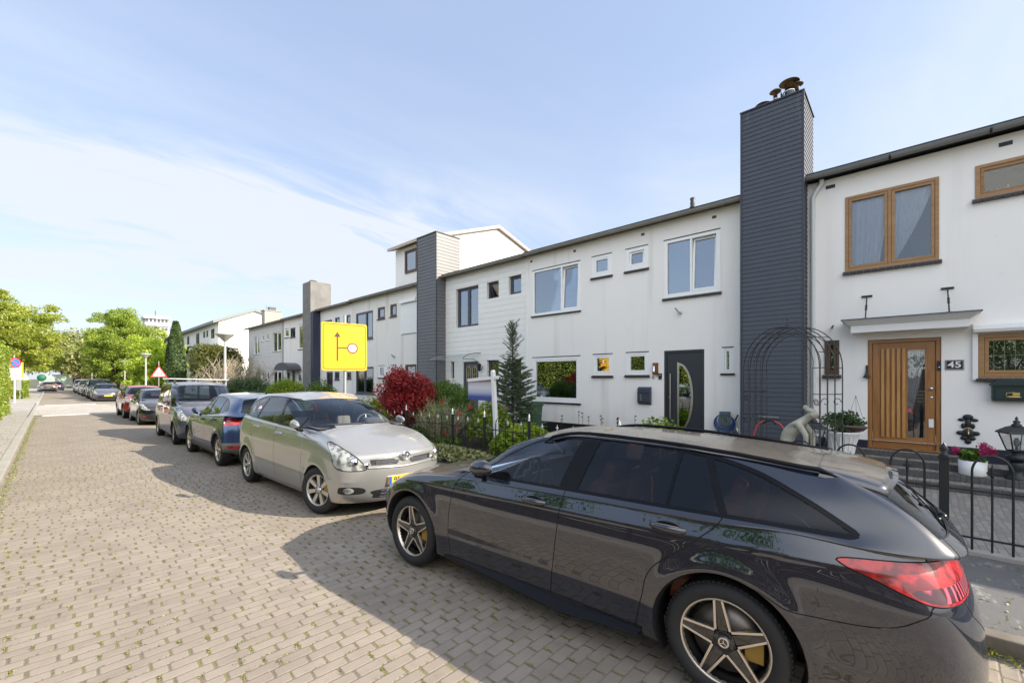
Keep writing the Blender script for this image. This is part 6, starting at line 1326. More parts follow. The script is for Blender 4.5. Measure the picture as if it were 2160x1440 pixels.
fr_.box(-.20, -.165, -.0150, -.013, 2.26, 2.90); fr_.prism([(-.265, 2.86), (-.10, 2.86), (-.1825, 2.99)], -.0152, -.013, 'y'); fr_.box(-.165, .07, -.0148, -.013, 2.575, 2.605)
fr_.build('symbol', M['signblack'] if 'signblack' in M else simple('black_sign_film', (.06, .035, .01), .5), bd_)
rg_ = MB(); rg_.lathe([(0, -.0), (.10, -.0)], 32, c=(.19, -.0150, 2.59), axis='y', mi=0); rg_.lathe([(.10, -.0), (.135, -.0)], 32, c=(.19, -.0152, 2.59), axis='y', mi=1); rg_.build('ring_symbol', [M['signwhite'], M['redsign']], bd_)
# roadworks triangle
def tri_sign(name, label, loc, rz, zb, s, back=False, pole=2.2, symbol=True):
    t_ = thing(name, label, 'sign', loc, rz); p = MB(); p.tube([(0, .03, 0), (0, .03, pole)], .024, 10); p.build('pole', M['galv'], t_); h_ = s*.866
    b_ = MB(); b_.prism([(-s/2, zb), (s/2, zb), (0, zb+h_)], -.006, .006, 'y'); bo = b_.build('board', [M['redsign'] if not back else M['signwhite']], t_)
    if not back:
        q = MB(); k = .74; zz_ = zb+h_*(1-k)/3; q.prism([(-s*k/2, zz_), (s*k/2, zz_), (0, zz_+h_*k)], -.0085, -.006, 'y'); 
        if symbol:
            q.ell((-.02, -.010, zb+.42*s), (.03, .002, .03), 10, 6, 1); q.tube([(-.03, -.010, zb+.38*s), (-.07, -.010, zb+.25*s), (-.03, -.010, zb+.16*s)], .016, 6, 1); q.tube([(-.07, -.010, zb+.25*s), (-.15, -.010, zb+.15*s)], .014, 6, 1); q.tube([(-.03, -.01, zb+.36*s), (.06, -.01, zb+.24*s)], .011, 6, 1); q.prism([(.02, zb+.15*s), (.27*s, zb+.15*s), (.15*s, zb+.27*s)], -.0105, -.008, 'y', 1)
        q.build('symbol', [M['signwhite'], M['black']], bo)
    return t_
tri_sign('roadworks_sign', 'red and white roadworks triangle with a digging figure beyond the blue van', (5.05, 37.9, 0), 0, 1.95, .92, pole=3.05)
tri_sign('roadworks_sign', 'tiny roadworks triangle above the far parked cars', (4.9, 79, 0), 0, 1.9, .9, pole=2.7)
tri_sign('warning_sign', 'back of a white triangular sign beside the clipped bush on the left', (-1.75, 53.5, 0), 0, 1.75, 1.0, back=True, pole=3.1)
ns = thing('no_parking_sign', 'round blue no parking sign with red ring and slash on a white pole', 'sign', (-1.78, 47.5, .05), R(45)); p = MB(); p.tube([(0, .03, 0), (0, .03, 3.2)], .05, 12); p.build('pole', M['whitepole'] if 'whitepole' in M else simple('white_pole', (.72, .72, .70), .5), ns)
b_ = MB(); b_.lathe([(0, 0), (.29, 0)], 40, c=(0, -.02, 2.93), axis='y', mi=1); b_.lathe([(.29, 0), (.38, 0), (.38, .03), (0, .03)], 40, c=(0, -.022, 2.93), axis='y', mi=0); b_.box(-.033, .033, -.026, -.021, 2.93-.31, 2.93+.31, 0, Matrix.Rotation(R(-45), 3, 'Y')); b_.build('disc', [M['redsign'], M['bluesign']], ns)
bx = MB(); bx.box(-.0, .32, -.1, .12, .95, 1.65); bx.build('sign_box', M['galv'], ns)
wb = thing('sign_board', 'back of a large pale grey sign with a yellow edge behind the no parking sign', 'sign', (-2.3, 52, 0)); b_ = MB(); b_.box(-.7, .7, -.02, .02, 1.95, 3.1); b_.box(.7, .78, -.03, .03, 1.9, 3.15, 1); b_.build('board', [M['signwhite'], M['yellow']], wb)
p = MB(); p.tube([(.3, .05, 0), (.3, .05, 3.7)], .05, 8); p.tube([(-.6, .05, 0), (-.6, .05, 3.2)], .05, 8); p.build('pole', M['galv'], wb)
bf = thing('board_fence', 'reddish brown upright board fence behind the no parking sign', 'fence', (-2.6, 55.5, 0)); b_ = MB()
for i in range(14): b_.box(-1.4+i*.12, -1.4+i*.12+.11, -.02, .02, 0, 2.0)
b_.build('board_panel', simple('red_brown_boards', (.30, .10, .05), .8), bf)
# dark brick building and green banner at the end of the street
eb = thing('brick_building', 'dark brown building between the trees at the end of the street', 'building', (7, 134, 0)); b_ = MB(); b_.box(-5, 6, -3, 5, 0, 8.5); b_.build('wall', simple('dark_brown_brick', (.12, .075, .06), .9, vary=.3, scale=2), eb)
for i in range(5): q = MB(); q.box(-4.5+i*2.1, -3.2+i*2.1, -3.06, -2.98, 4.6, 5.8); ring(q, -3.08, -2.98, 0, 0, 0, 0, 0) if False else None; q.build('window', M['stucco_sun'], eb)
sc = thing('construction_screen', 'pale translucent building screen across the end of the street', 'screen', (.4, 118, 0)); b_ = MB(); b_.box(-1.9, 2.4, -.05, .05, .3, 2.6); b_.build('sheet', simple('pale_green_sheet', (.33, .42, .38), .5, vary=.5, scale=1.5), sc)
for i in range(6): q = MB(); q.tube([(-1.9+i*.85, 0, 0), (-1.9+i*.85, 0, 2.7)], .06, 6); q.build('post', M['galv'], sc)
bn = MB(); bn.lathe([(0, 0), (.62, 0), (.62, .05)], 28, c=(-1.2, 117.85, 2.0), axis='y'); bo = bn.build('round_banner', simple('dark_green_banner', (.01, .12, .06), .6)); tag(bo, 'round dark green banner hanging on the pale screen at the street end', 'banner')
# iron fences --------------------------------------------------
def fence_section(root, y0, y1, n, z=0.03, hoops=(), white=True, hb=.80, ht=.95, r=.0046):
    """railing between two posts along Y at local x=0"""
    for zr in (z+.15, z+.68): q = MB(); q.box(-.011, .011, y0, y1, zr-.008, zr+.008); q.build('rail', M['iron'], root)
    for i in range(n):
        y = y0+(y1-y0)*(i+.5)/n; q = MB(); q.tube([(0, y, z+.02), (0, y, z+(.80 if i % 3 == 1 else .69))], r, 8); 
        q.build('bar', M['iron'], root)
        if white and i % 3 == 1: f_ = MB(); cross(f_, 0, y, z+.80); f_.build('finial', M['finial'], root)
M['finial'] = simple('white_fence_tips', (.70, .70, .66), .5)
def cross(f_, x, y, z, s=1):
    f_.lathe([(0, 0), (.012*s, .01), (.008*s, .04), (.012*s, .07), (0, .125*s)], 8, c=(x, y, z)); f_.tube([(x, y-.03*s, z+.055), (x, y+.03*s, z+.055)], .009*s, 6)
def post(root, y, z=.0, h=.95, white=True, w=.023):
    q = MB(); q.box(-w, w, y-w, y+w, z, z+h); q.box(-w*1.35, w*1.35, y-w*1.35, y+w*1.35, z+h, z+h+.02); pq = q.build('post', M['iron'], root, bevel=.003)
    f_ = MB(); f_.lathe([(w*.9, 0), (w*1.05, .02), (w*.55, .035), (w*1.0, .075), (w*.5, .12), (0, .15)], 12, c=(0, y, z+h+.02)); f_.build('finial', M['finial'] if white else M['iron'], pq)
fl = thing('iron_fence', 'low black iron railing with white tips along the planted front garden', 'fence', (6.5, 0, .03))
posts = [3.55, 5.55, 6.85, 7.95, 9.9, 11.9]
for y in posts: post(fl, y)
for a, b in zip(posts[:-1], posts[1:]): fence_section(fl, a+.03, b-.03, max(4, round((b-a)/.125)))
for y in (6.15, 5.75, 7.5): # raised hoops with a cross
    pass
hp = [(5.85, .28), (6.35, .28), (7.35, .26), (8.5, .26)]
for y, w in hp:
    q = MB(); q.tube([(0, y-w/2, .03)]+[(0, y-w/2*math.cos(a), .86+.13*math.sin(a)) for a in np.linspace(0, math.pi, 14)]+[(0, y+w/2, .03)], .008, 8); q.build('hoop', M['iron'], fl)
fr2 = thing('iron_fence', 'dark iron hoop railing in front of the steps of the house with the brown door', 'fence', (6.5, 0, .03))
post(fr2, -.29, h=.97, white=False, w=.038); post(fr2, 1.75, h=.97, white=False, w=.038); post(fr2, -2.4, h=.97, white=False, w=.038)
for (a, b) in ((-.25, 1.71), (-2.36, -.33)):
    for zr in (.17, .66): q = MB(); q.box(-.011, .011, a, b, zr-.009, zr+.009); q.build('rail', M['iron'], fr2)
    for yc_ in ((0.0, .5, 1.0, 1.5) if b > 0 else (-.635, -1.12, -1.6, -2.1)):
        if True:
            hw_ = .14; q = MB(); q.tube([(0, yc_-hw_, .04)]+[(0, yc_-hw_*math.cos(t_), .86+.17*math.sin(t_)) for t_ in np.linspace(0, math.pi, 16)]+[(0, yc_+hw_, .04)], .0105, 8); q.build('hoop', M['iron'], fr2)
            q = MB(); q.tube([(0, yc_, .0), (0, yc_, .80)], .009, 8); cross(q, 0, yc_, .80, 1.3); q.build('bar', M['iron'], fr2)
# estate agent board
ea = thing('estate_agent_board', 'white leaning post with a hanging red, white and blue board in the front garden', 'sign', (7.35, 7.30, .03))
q = MB(); q.box(-.045, .045, -.045, .045, 0, 1.98); q.box(-.034, .034, -.16, .92, 1.80, 1.88); q.prism([(-.045, 1.98), (.045, 1.98), (.025, 2.03), (-.025, 2.03)], -.045, .045, 'y'); po_ = q.build('post', M['white'], ea, bevel=.004); po_.rotation_euler = (R(-4), 0, 0)
t = NT('soft_flag_print'); zz_ = t.xyz()[2]; c = t.ramp(zz_, [(0, (.05, .08, .30)), (.18, (.06, .09, .30)), (.38, (.42, .48, .62)), (.62, (.62, .64, .70)), (.82, (.50, .46, .52)), (.95, (.22, .09, .16)), (1, (.20, .08, .14))]); 
mpn = t.n('ShaderNodeMapRange'); t.set(mpn.inputs[0], zz_); mpn.inputs[1].default_value = 1.27; mpn.inputs[2].default_value = 1.80; t.t.links.new(mpn.outputs[0], [n_ for n_ in t.t.nodes if n_.bl_idname == 'ShaderNodeValToRGB'][0].inputs[0]); M['flagprint'] = t.done(t.pbr(Base_Color=c, Roughness=.5))
q = MB(); q.box(-.006, .006, .06+.09, .96+.09, 1.27, 1.80); q.build('board', M['flagprint'], ea, bevel=.002)
# wheeled bin
wbn = thing('wheeled_bin', 'green wheeled bin half hidden behind the spruce', 'bin', (10.3, 8.75, .03)); q = MB(); q.add([(-.22, -.24, .08), (.22, -.24, .08), (.22, .24, .08), (-.22, .24, .08), (-.28, -.29, 1.0), (.28, -.29, 1.0), (.28, .29, 1.0), (-.28, .29, 1.0)], [(0, 1, 5, 4), (1, 2, 6, 5), (2, 3, 7, 6), (3, 0, 4, 7), (4, 5, 6, 7), (0, 3, 2, 1)]); q.box(-.30, .30, -.31, .31, .95, 1.0); q.build('body', M['bin'], wbn, bevel=.02)
q = MB(); q.prism([(-.33, 1.0), (.33, 1.0), (.30, 1.06), (-.25, 1.09)], -.31, .31, 'y'); q.build('lid', M['bin'], wbn, bevel=.01)
for s_ in (-1, 1): q = MB(); q.lathe([(0, -.02), (.1, -.02), (.1, .02), (0, .02)], 16, c=(.24, s_*.24, .1), axis='y'); q.build('wheel', M['rubber'], wbn)
# rose arch ------------------------------------------------
ra = thing('garden_arch', 'wrought iron rose arch with scrolls between the dark tower and the brown door', 'garden arch', (8.95, 1.57, .05), R(-40))
Y0, Y1, XD, ZS, RA = -.90, .90, .40, 1.97, .90
mb = MB()
for x in (-XD/2, -XD/6, XD/6, XD/2):
    mb.tube([(x, Y0, 0), (x, Y0, ZS)]+[(x, -RA*math.cos(a), ZS+RA*.82*math.sin(a)) for a in np.linspace(0, math.pi, 22)[1:-1]]+[(x, Y1, ZS), (x, Y1, 0)], .0085, 8)
    mb.tube([(x, Y0+.13, 0), (x, Y0+.13, ZS)]+[(x, -(RA-.11)*math.cos(a), ZS+(RA-.11)*.80*math.sin(a)) for a in np.linspace(0, math.pi, 20)[1:-1]]+[(x, Y1-.13, ZS), (x, Y1-.13, 0)], .006, 6)
mb.build('arch_hoops', M['rustiron'], ra)
for s_ in (Y0, Y1):
    for z in (.25, .62, 1.10, 1.55, ZS): y_ = s_-(.13 if s_ > 0 else -.13); mb = MB(); mb.tube([(-XD/2, y_, z), (-XD/2, s_, z), (XD/2, s_, z), (XD/2, y_, z)], .007, 6); mb.build('crossbar', M['rustiron'], ra)
for a in np.linspace(.35, math.pi-.35, 7): mb = MB(); mb.tube([(-XD/2, -RA*math.cos(a), ZS+RA*.82*math.sin(a)), (XD/2, -RA*math.cos(a), ZS+RA*.82*math.sin(a))], .006, 6); mb.build('crossbar', M['rustiron'], ra)
mb = MB()
def scroll(mb, c, r, a0, turns, plane, sx=1, n=22, th=.006):
    pts = []
    for i in range(n): q = i/(n-1); rr_ = r*(1-.75*q); a = a0+turns*2*math.pi*q; u, v = sx*rr_*math.cos(a), rr_*math.sin(a); pts.append((c[0]+(u if plane == 'x' else 0), c[1]+(u if plane == 'y' else 0), c[2]+v))
    mb.tube(pts, th, 6)
for s_ in (Y0, Y1):
    for z, fl_ in ((1.42, 1), (.98, 1), (.36, -1)):
        for sx in (-1, 1): mb = MB(); scroll(mb, (sx*.10, s_, z), .08, 0, fl_*.9, 'x', sx); mb.build('scroll', M['rustiron'], ra)
        for sx in (-1, 1): mb = MB(); scroll(mb, (-XD/2, s_+(.065 if s_ < 0 else -.065), z), .06, 0, fl_*.9*sx, 'y', sx); mb.build('scroll', M['rustiron'], ra)
    for zz_ in ((.64, 1.08), (.60, .27)): mb = MB(); mb.tube([(-.16, s_, zz_[0]), (.0, s_, zz_[1]), (.16, s_, zz_[0])], .005, 6); mb.build('brace', M['rustiron'], ra)
mb = MB(); mb.tube([(0, 0, ZS+.73), (0, 0, ZS+1.0)], .006, 6); mb.ell((0, 0, ZS+.9), (.012, .012, .03), 8, 6)
for sx in (-1, 1): mb.tube([(0, 0, ZS+.80), (0, sx*.08, ZS+.74), (0, sx*.24, ZS+.64)], .005, 6)
mb.build('arch_finial', M['rustiron'], ra)
# hanging basket saucer
hs = thing('hanging_dish', 'rusty shallow dish hanging inside the iron arch', 'dish', (9.0, .62, .12)); mb = MB(); mb.lathe([(0, .86), (.10, .87), (.155, .93), (.165, .94), (.15, .93), (.09, .89), (0, .885)], 20); mb.build('dish', M['terracotta'], hs); mb = MB()
for a in (0, 2.1, 4.2): mb.tube([(.15*math.cos(a), .15*math.sin(a), .93), (0, 0, 1.45)], .003, 4)
mb.build('chain', M['rustiron'], hs)
# urn with shrub
ur = thing('urn_planter', 'white fluted urn with a small leafy shrub left of the brown door', 'planter', (10.5, .94, .03)); ur.scale = (1.28, 1.28, 1.28); mb = MB(); mb.lathe([(.13, 0), (.13, .04), (.07, .08), (.06, .16), (.12, .20), (.155, .26), (.15, .30), (.17, .44), (.20, .55), (.245, .60), (.25, .62), (.22, .62), (.18, .56)], 28)
for i in range(20): a = i*2*math.pi/20; mb.tube([(.15*math.cos(a), .15*math.sin(a), .30), (.172*math.cos(a), .172*math.sin(a), .44), (.205*math.cos(a), .205*math.sin(a), .55)], .008, 5)
mb.build('urn', M['white'], ur); P, d_ = clump_cloud(1500, ellip_centers(35, (.28, .28, .15), .4), .09); P[:, 2] += .76; leafmesh('leaves', P, .05, M['leaf_dark'], ur); mb = MB()
for i in range(10): a = random.uniform(0, 6.3); mb.tube([(0, 0, .56), (.2*math.cos(a), .2*math.sin(a), .8)], .006, 5)
mb.build('stems', M['bark'], ur)
# lanterns
def lantern(label, loc, pedestal=.5, s=1.0, gr='black pedestal lanterns'):
    t_ = thing('lantern', label, 'lantern', loc, R(20)); h = pedestal; q = MB()
    q.lathe([(.13, 0), (.13, .05), (.07, .09), (.085, .16), (.10, .25), (.06, .31), (.055, h-.12), (.11, h-.08), (.12, h-.03), (.06, h), (.05, h+.03), (.10, h+.06)], 18); q.build('pedestal', M['iron'], t_)
    q = MB(); w0, w1, z0, z1 = .085*s, .155*s, h+.06, h+.36*s; r2 = math.sqrt(2)
    for sx in (-1, 1):
        for sy in (-1, 1): q.tube([(sx*w0, sy*w0, z0), (sx*w1, sy*w1, z1)], .010, 6)
    for (w_, z_) in ((w0, z0), (w1, z1)): q.tube([(-w_, -w_, z_), (w_, -w_, z_), (w_, w_, z_), (-w_, w_, z_)], .010, 6, close=True)
    q.build('lamp_frame', M['iron'], t_); q = MB(); q.lathe([(w0*r2*.97, z0), (w1*r2*.97, z1)], 4, sq=True, smooth=False); q.build('lamp_glass', M['lanternglass'] if 'lanternglass' in M else glassy('lantern_glass', (.9, .92, .92), .12), t_)
    q = MB(); q.lathe([(w1*r2*1.22, z1-.005), (w1*r2*1.15, z1+.02), (w1*r2*.62, z1+.10*s), (w1*.5, z1+.12*s)], 4, sq=True, smooth=False); q.lathe([(.06*s, z1+.11*s), (.065*s, z1+.14*s), (.03, z1+.17*s), (.045, z1+.20*s), (.014, z1+.22*s), (.02, z1+.25*s), (0, z1+.29*s)], 12); q.build('lamp_roof', M['iron'], t_)
    q = MB(); q.lathe([(.02, z0), (.02, z0+.06), (.035, z0+.10), (.038, z0+.15), (.02, z0+.2), (0, z0+.21)], 12); q.build('bulb', M['headlamp'], t_); return t_
lantern('black lantern on an ornate pedestal on the steps at the right edge', (10.45, -1.28, .24), .40, .94)
lantern('black garden lantern directly behind the stone statue', (9.6, 1.27, .03), .56, .95)
# tap ornament
ta = thing('tap_plate', 'ornate black cast iron wall plate with a brass tap beside the brown door', 'wall tap', (FX, -.81, .93)); q = MB()
for (y, z, ry, rz_) in ((0, .22, .07, .05), (-.08, .17, .05, .03), (.08, .17, .05, .03), (0, .10, .04, .10), (-.06, .06, .03, .05), (.06, .06, .03, .05), (0, -.08, .09, .09), (-.10, -.07, .05, .04), (.10, -.07, .05, .04), (-.05, -.16, .05, .04), (.05, -.16, .05, .04), (0, -.22, .045, .05)): q.ell((-.012, y, z), (.022, ry, rz_), 14, 8)
q.build('plate', M['iron'], ta); q = MB(); q.tube([(0, 0, -.03), (-.09, 0, -.03), (-.10, 0, -.08)], .010, 8); q.tube([(-.06, 0, -.03), (-.06, 0, .03)], .006, 6); q.tube([(-.06, -.03, .03), (-.06, .03, .03)], .007, 6); q.build('tap', M['gold'], ta)
be = thing('door_bell', 'small cast iron bell hanging left of the brown door', 'bell', (FX-.05, .60, 1.98)); q = MB(); q.lathe([(.0, .02), (.02, .02), (.025, -.04), (.06, -.10), (.06, -.11), (0, -.10)], 14); q.tube([(.05, 0, .09), (0, 0, .09), (0, 0, .02)], .008, 6); q.box(.035, .05, -.02, .02, -.12, .14); q.build('bell', M['rustiron'], be)
# flower pot
fp = thing('flower_pot', 'white pot with magenta flowers on the steps right of the brown door', 'flower pot', (10.42, -.80, .24)); q = MB(); q.lathe([(0, 0), (.15, 0), (.165, .02), (.17, .25), (.155, .25), (.15, .2), (0, .19)], 28); q.build('pot', M['white'], fp)
P, d_ = clump_cloud(350, ellip_centers(16, (.16, .17, .07), .3), .05); P[:, 2] += .34; leafmesh('leaves', P, .11, M['leaf_mid'], fp, up=1, aspect=.8)
P = np.concatenate([np.array(c)+rng.normal(size=(160, 3))*.028 for c in ((-.08, -.16, .44), (-.04, -.22, .42), (.0, -.12, .50), (-.1, -.12, .40), (.02, .20, .38))]); leafmesh('flowers', P, .035, M['magenta'], fp)
# hose trolley behind the estate
tr_ = thing('garden_trolley', 'red hooped hose trolley with white and teal parts beside the stone statue', 'hose trolley', (9.35, 1.92, .03)); q = MB(); q.tube([(-.05, -.27, .25), (-.05, -.25, .75)]+[(-.05, -.24*math.cos(a), .82+.20*math.sin(a)) for a in np.linspace(.1, math.pi-.1, 10)]+[(-.05, .27, .7), (-.05, .33, .25)], .015, 8); q.build('handle', M['coral'] if 'coral' in M else simple('coral_red_tube', (.50, .06, .045), .4), tr_)
q = MB(); q.tube([(-.05, -.12*math.cos(a)*1.3, .83+.195*math.sin(a)) for a in np.linspace(.7, 2.4, 8)], .021, 8); q.build('grip', M['plastic'], tr_); q = MB(); q.tube([(0, .12, .25), (-.02, .17, .62)], .016, 8); q.tube([(-.06, -.26, .3), (-.06, -.24, .68)], .02, 8); q.build('white_tube', M['white'], tr_)
q = MB(); q.lathe([(.10, -.18), (.16, -.17), (.16, -.15), (.05, -.14), (.05, .14), (.16, .15), (.16, .17), (.10, .18)], 20, c=(0, 0, .3), axis='y'); q.box(-.05, .1, -.2, .2, .05, .2); q.build('reel', simple('teal_plastic', (.02, .22, .25), .4), tr_)
# kneeling statue -------------------------------------------------
def skin_figure(name, parent, verts, edges, radii, mat, root=0, sub=2):
    me = bpy.data.meshes.new(name); me.from_pydata(verts, edges, []); o = link(name, me, mat, parent); m1 = o.modifiers.new('skin', 'SKIN'); sv = me.skin_vertices[0].data
    for i, r_ in enumerate(radii): sv[i].radius = (r_, r_) if not isinstance(r_, tuple) else r_
    sv[root].use_root = True; m1.use_smooth_shade = True; m2 = o.modifiers.new('sub', 'SUBSURF'); m2.levels = m2.render_levels = sub; return o
stt = thing('stone_statue', 'pale stone statue of a kneeling woman bowing her head beside the dark tower', 'statue', (8.35, 1.30, .03), R(-8)); stt.scale = (1.3, 1.3, 1.3); q = MB(); q.box(-.2, .2, -.27, .27, 0, .30); q.box(-.23, .23, -.30, .30, .30, .34); q.build('plinth', M['stone'], stt, bevel=.01)
# local: figure faces -y (to the right in the photo), seen from -x
V_ = [(0, .12, .48), (0, .15, .60), (0, .10, .74), (0, -.01, .86), (0, -.075, .90), (0, -.13, .945),           # 0 pelvis,1 waist,2 chest,3 shoulders,4 neck,5 head base
      (0, -.17, .955), (-.05, .10, .45), (-.075, -.08, .56), (-.07, -.06, .37), (-.07, .03, .36), (.05, .10, .45), (.075, -.14, .47), (.07, -.02, .37), (.07, .14, .37),
      (-.085, -.02, .83), (-.10, -.10, .70), (-.07, -.09, .56), (-.05, -.11, .47), (.085, -.02, .83), (.10, -.11, .70), (.06, -.13, .57), (.03, -.12, .48), (-.04, -.13, .43), (.02, -.14, .44), (0, -.175, .895)]
E_ = [(0, 1), (1, 2), (2, 3), (3, 4), (4, 5), (5, 6), (0, 7), (7, 8), (8, 9), (9, 10), (0, 11), (11, 12), (12, 13), (13, 14), (3, 15), (15, 16), (16, 17), (17, 18), (3, 19), (19, 20), (20, 21), (21, 22), (18, 23), (22, 24), (6, 25)]
Rr = [v*1.18 for v in [.085, .070, .080, .070, .032, .050, .058, .065, .048, .032, .022, .065, .048, .034, .024, .036, .028, .023, .017, .036, .028, .023, .017, .014, .014, .030]]
skin_figure('body', stt, V_, E_, Rr, M['stone'])
hrr = MB(); hrr.ell((0, -.125, 1.0), (.055, .065, .035), 14, 8, rot=Matrix.Rotation(R(20), 3, 'X')); hrr.ell((0, -.07, 1.035), (.030, .034, .034), 12, 8); hrr.ell((0, -.215, .935), (.012, .014, .02), 8, 6); hrr.ell((-.055, -.145, .95), (.01, .02, .022), 8, 6); hrr.build('hair', M['stone'], stt)
dr_ = MB()
for i in range(7): a = .3+i*.42; dr_.tube([(-.06*math.cos(a)-.02, .16+.05*math.sin(a), .55), (-.12*math.cos(a), .16+.10*math.sin(a), .44), (-.14*math.cos(a), .15+.13*math.sin(a), .34)], [.02, .03, .03], 8)
dr_.build('drapery', M['stone'], stt)
ra2 = thing('garden_railing', 'low ornamental iron railing at the foot of the dark tower', 'railing', (9.9, 2.75, .03)); q = MB()
for i in range(9): q.tube([(0, -.5+i*.13, 0), (0, -.5+i*.13, .60)]+[(0, -.5+i*.13+.04-.04*math.cos(a), .60+.05*math.sin(a)) for a in np.linspace(.2, 3, 8)], .006, 6)
q.tube([(0, -.55, .1), (0, .62, .1)], .008, 6); q.tube([(0, -.55, .5), (0, .62, .5)], .008, 6); q.build('bars', M['rustiron'], ra2)
tp = MB(); tp.box(10.78, 10.80, 2.05, 2.45, .98, 1.02); tag(tp.build('word_plate', M['silverplastic']), 'narrow pale name strip mounted on the dark tower above the trolley', 'plate')
# litter, weeds and dry plants spilling over the pavement edge
P = np.stack([rng.uniform(4.7, 6.5, 2600)**1.0, rng.uniform(-3, 16, 2600), np.full(2600, .034)+rng.random(2600)*.006], 1); tag(leafmesh('pavement_litter', P, .028, M['leaf_dry'], None, up=2.0), 'small dry leaves scattered over the dark pavement', 'litter', kind='stuff')
P = np.stack([6.36+rng.normal(size=7000)*.07, rng.uniform(4.5, 30, 7000), .03+np.abs(rng.normal(size=7000))*.05], 1); tag(leafmesh('verge_weeds', P, .07, M['leaf_dry'], None, up=.1, aspect=.3), 'dry grass and weeds along the foot of the iron fence', 'weeds', kind='stuff')
rosette('verge_plant', 'dry brown grasses spilling over the pavement in front of the iron fence', (6.15, 7.6, .03), (.42, 2.0), .30, 3600, .09, 'leaf_dry')
# ------------------------------------------------------------------ the parked cars
import copy
def var(base, **k): d = copy.copy(base); d.update(k); return d
PE['mat'] = paint('black_metallic_paint', (.005, .008, .018), 0, .35, .22, ior=1.95, spec=.1, up0=.82)
ROLL = R(1.6)
def place(root, rz): root.rotation_euler = (0, ROLL if abs(rz) < 90 else -ROLL, R(rz)); return root
def plate(root, s, x, z, front, text=None, w=.52, h=.11):
    y = surf_y(s, x, z, front); q = MB(); sg = 1 if front else -1; q.box(x-w/2, x+w/2, (y-.03*sg), y+.024*sg, z-h/2, z+h/2, 0)
    xb_ = (x+w/2-.045, x+w/2) if front else (x-w/2, x-w/2+.045); q.box(*xb_, y+.0245*sg, y+.0255*sg, z-h/2, z+h/2, 1); po = q.build('number_plate', [M['plate'], M['blueplate']], root)
    if text:
        Rm = Matrix.Rotation(math.pi/2, 4, 'X') if not front else Matrix.Rotation(math.pi, 4, 'Z')@Matrix.Rotation(math.pi/2, 4, 'X'); place_text('plate_text', text, .105, M['black'], Matrix.Translation((x-.02 if front else x+.02, y+.026*sg, z))@Rm, po, bold=True, ext=.0005)
def badge(root, s, z, front=True, r=.055, kind='ring', dy=.012):
    y = surf_y(s, 0, z, front); sg = 1 if front else -1; q = MB(); ro = lambda rx, rz_, cz_: [(rx*math.cos(a), y+dy*sg, cz_+rz_*math.sin(a)) for a in np.linspace(0, 2*math.pi, 25)[:-1]]
    q.tube(ro(r, r*.72, z), r*.13, 6, close=True)
    if kind == 'oval': q.tube(ro(r*.34, r*.62, z), r*.09, 6, close=True); q.tube(ro(r*.62, r*.2, z+r*.34), r*.08, 6, close=True)
    else: q.tube([(-r*.5, y+dy*sg, z-r*.4), (0, y+dy*sg, z+r*.55), (r*.5, y+dy*sg, z-r*.4)], r*.1, 6)
    q.build('emblem', M['chrome'], root)
def wipers(root, s, p):
    yc, zc, xc = p['cowl']; q = MB()
    for x0, x1 in ((-.55, .02), (.05, .60)):
        q.tube([(x0+.0, yc-.02, zc+.015), ((x0+x1)/2, yc-.01, zc+.04), (x1, yc-.07, zc+.03)], .008, 6)
    q.build('wiper', M['plastic'], root)
def meshgrid_grille(root, s, x0, x1, z0, z1, n, front=True, name='grille', mat='greyframe'):
    q = MB(); sg = 1 if front else -1
    for i in range(n+1):
        for j in (0, 1):
            x = x0+(x1-x0)*i/n; xe = x+(x1-x0)/n*(1 if j else -1); a = (x, surf_y(s, x, z0, front)+.004*sg, z0); b = (max(x0, min(x1, xe)), surf_y(s, xe, z1, front)+.004*sg, z1); q.tube([a, b], .0035, 4)
    for z in (z0, (z0+z1)/2, z1): q.tube([(x, surf_y(s, x, z, front)+.004*sg, z) for x in np.linspace(x0, x1, 12)], .004, 4)
    q.build(name, M[mat], root)
car1, s1 = build_car('parked_estate_car', 'black estate car parked nearest the camera with star spoked wheels', 'car', PE, (3.40, 2.26, -.03), 3.6); place(car1, 3.6)
# roof rails, rear spoiler, wiper, antenna fin
for sg in (1, -1):
    q = MB(); pts = []
    for y in np.linspace(.05, -1.95, 24):
        G_ = s1.P[:s1.grid[0]*s1.grid[1]]; m_ = (np.abs(G_[:, 1]-y) < .03) & (np.abs(G_[:, 0]-.565) < .03) & (G_[:, 2] > 1.1); z_ = float(G_[m_, 2].mean()) if m_.any() else 1.40
        pts.append((.565*sg, y, z_+(.028 if -1.9 < y < 0 else -.004)))
    q.tube(pts, [.006]+[.014]*22+[.006], 8); q.build('roof_rail', M['trim'], car1)
q = MB(); q.tube([(.02, -2.40, 1.06), (-.12, -2.33, 1.14), (-.30, -2.30, 1.17)], .012, 8); q.ell((.03, -2.42, 1.05), (.035, .03, .035), 12, 8); q.build('rear_wiper', M['trim'], car1)
for sg in (1, -1):
    sk = MB(); sk.add([(.865*sg, .95, .235), (.872*sg, .95, .200), (.925*sg, -.35, .165), (.90*sg, -.92, .205), (.865*sg, -.95, .235), (.868*sg, .2, .245), (.80*sg, .95, .17), (.80*sg, -.95, .17), (.915*sg, -.35, .15)], [(0, 1, 2, 5), (5, 2, 3, 4), (1, 6, 8, 2), (2, 8, 7, 3), (3, 7, 4)], 0, False); sk.build('side_skirt', M['trim'], car1)
G_ = s1.P[:s1.grid[0]*s1.grid[1]]; sp = MB(); nx, ny = 25, 7; rows = []
def roofz(x, y): d_ = (np.abs(G_[:, 0])-abs(x))**2+(G_[:, 1]-y)**2+(G_[:, 2] < 1.15)*9; i_ = np.argsort(d_)[:6]; return float(G_[i_, 2].mean())
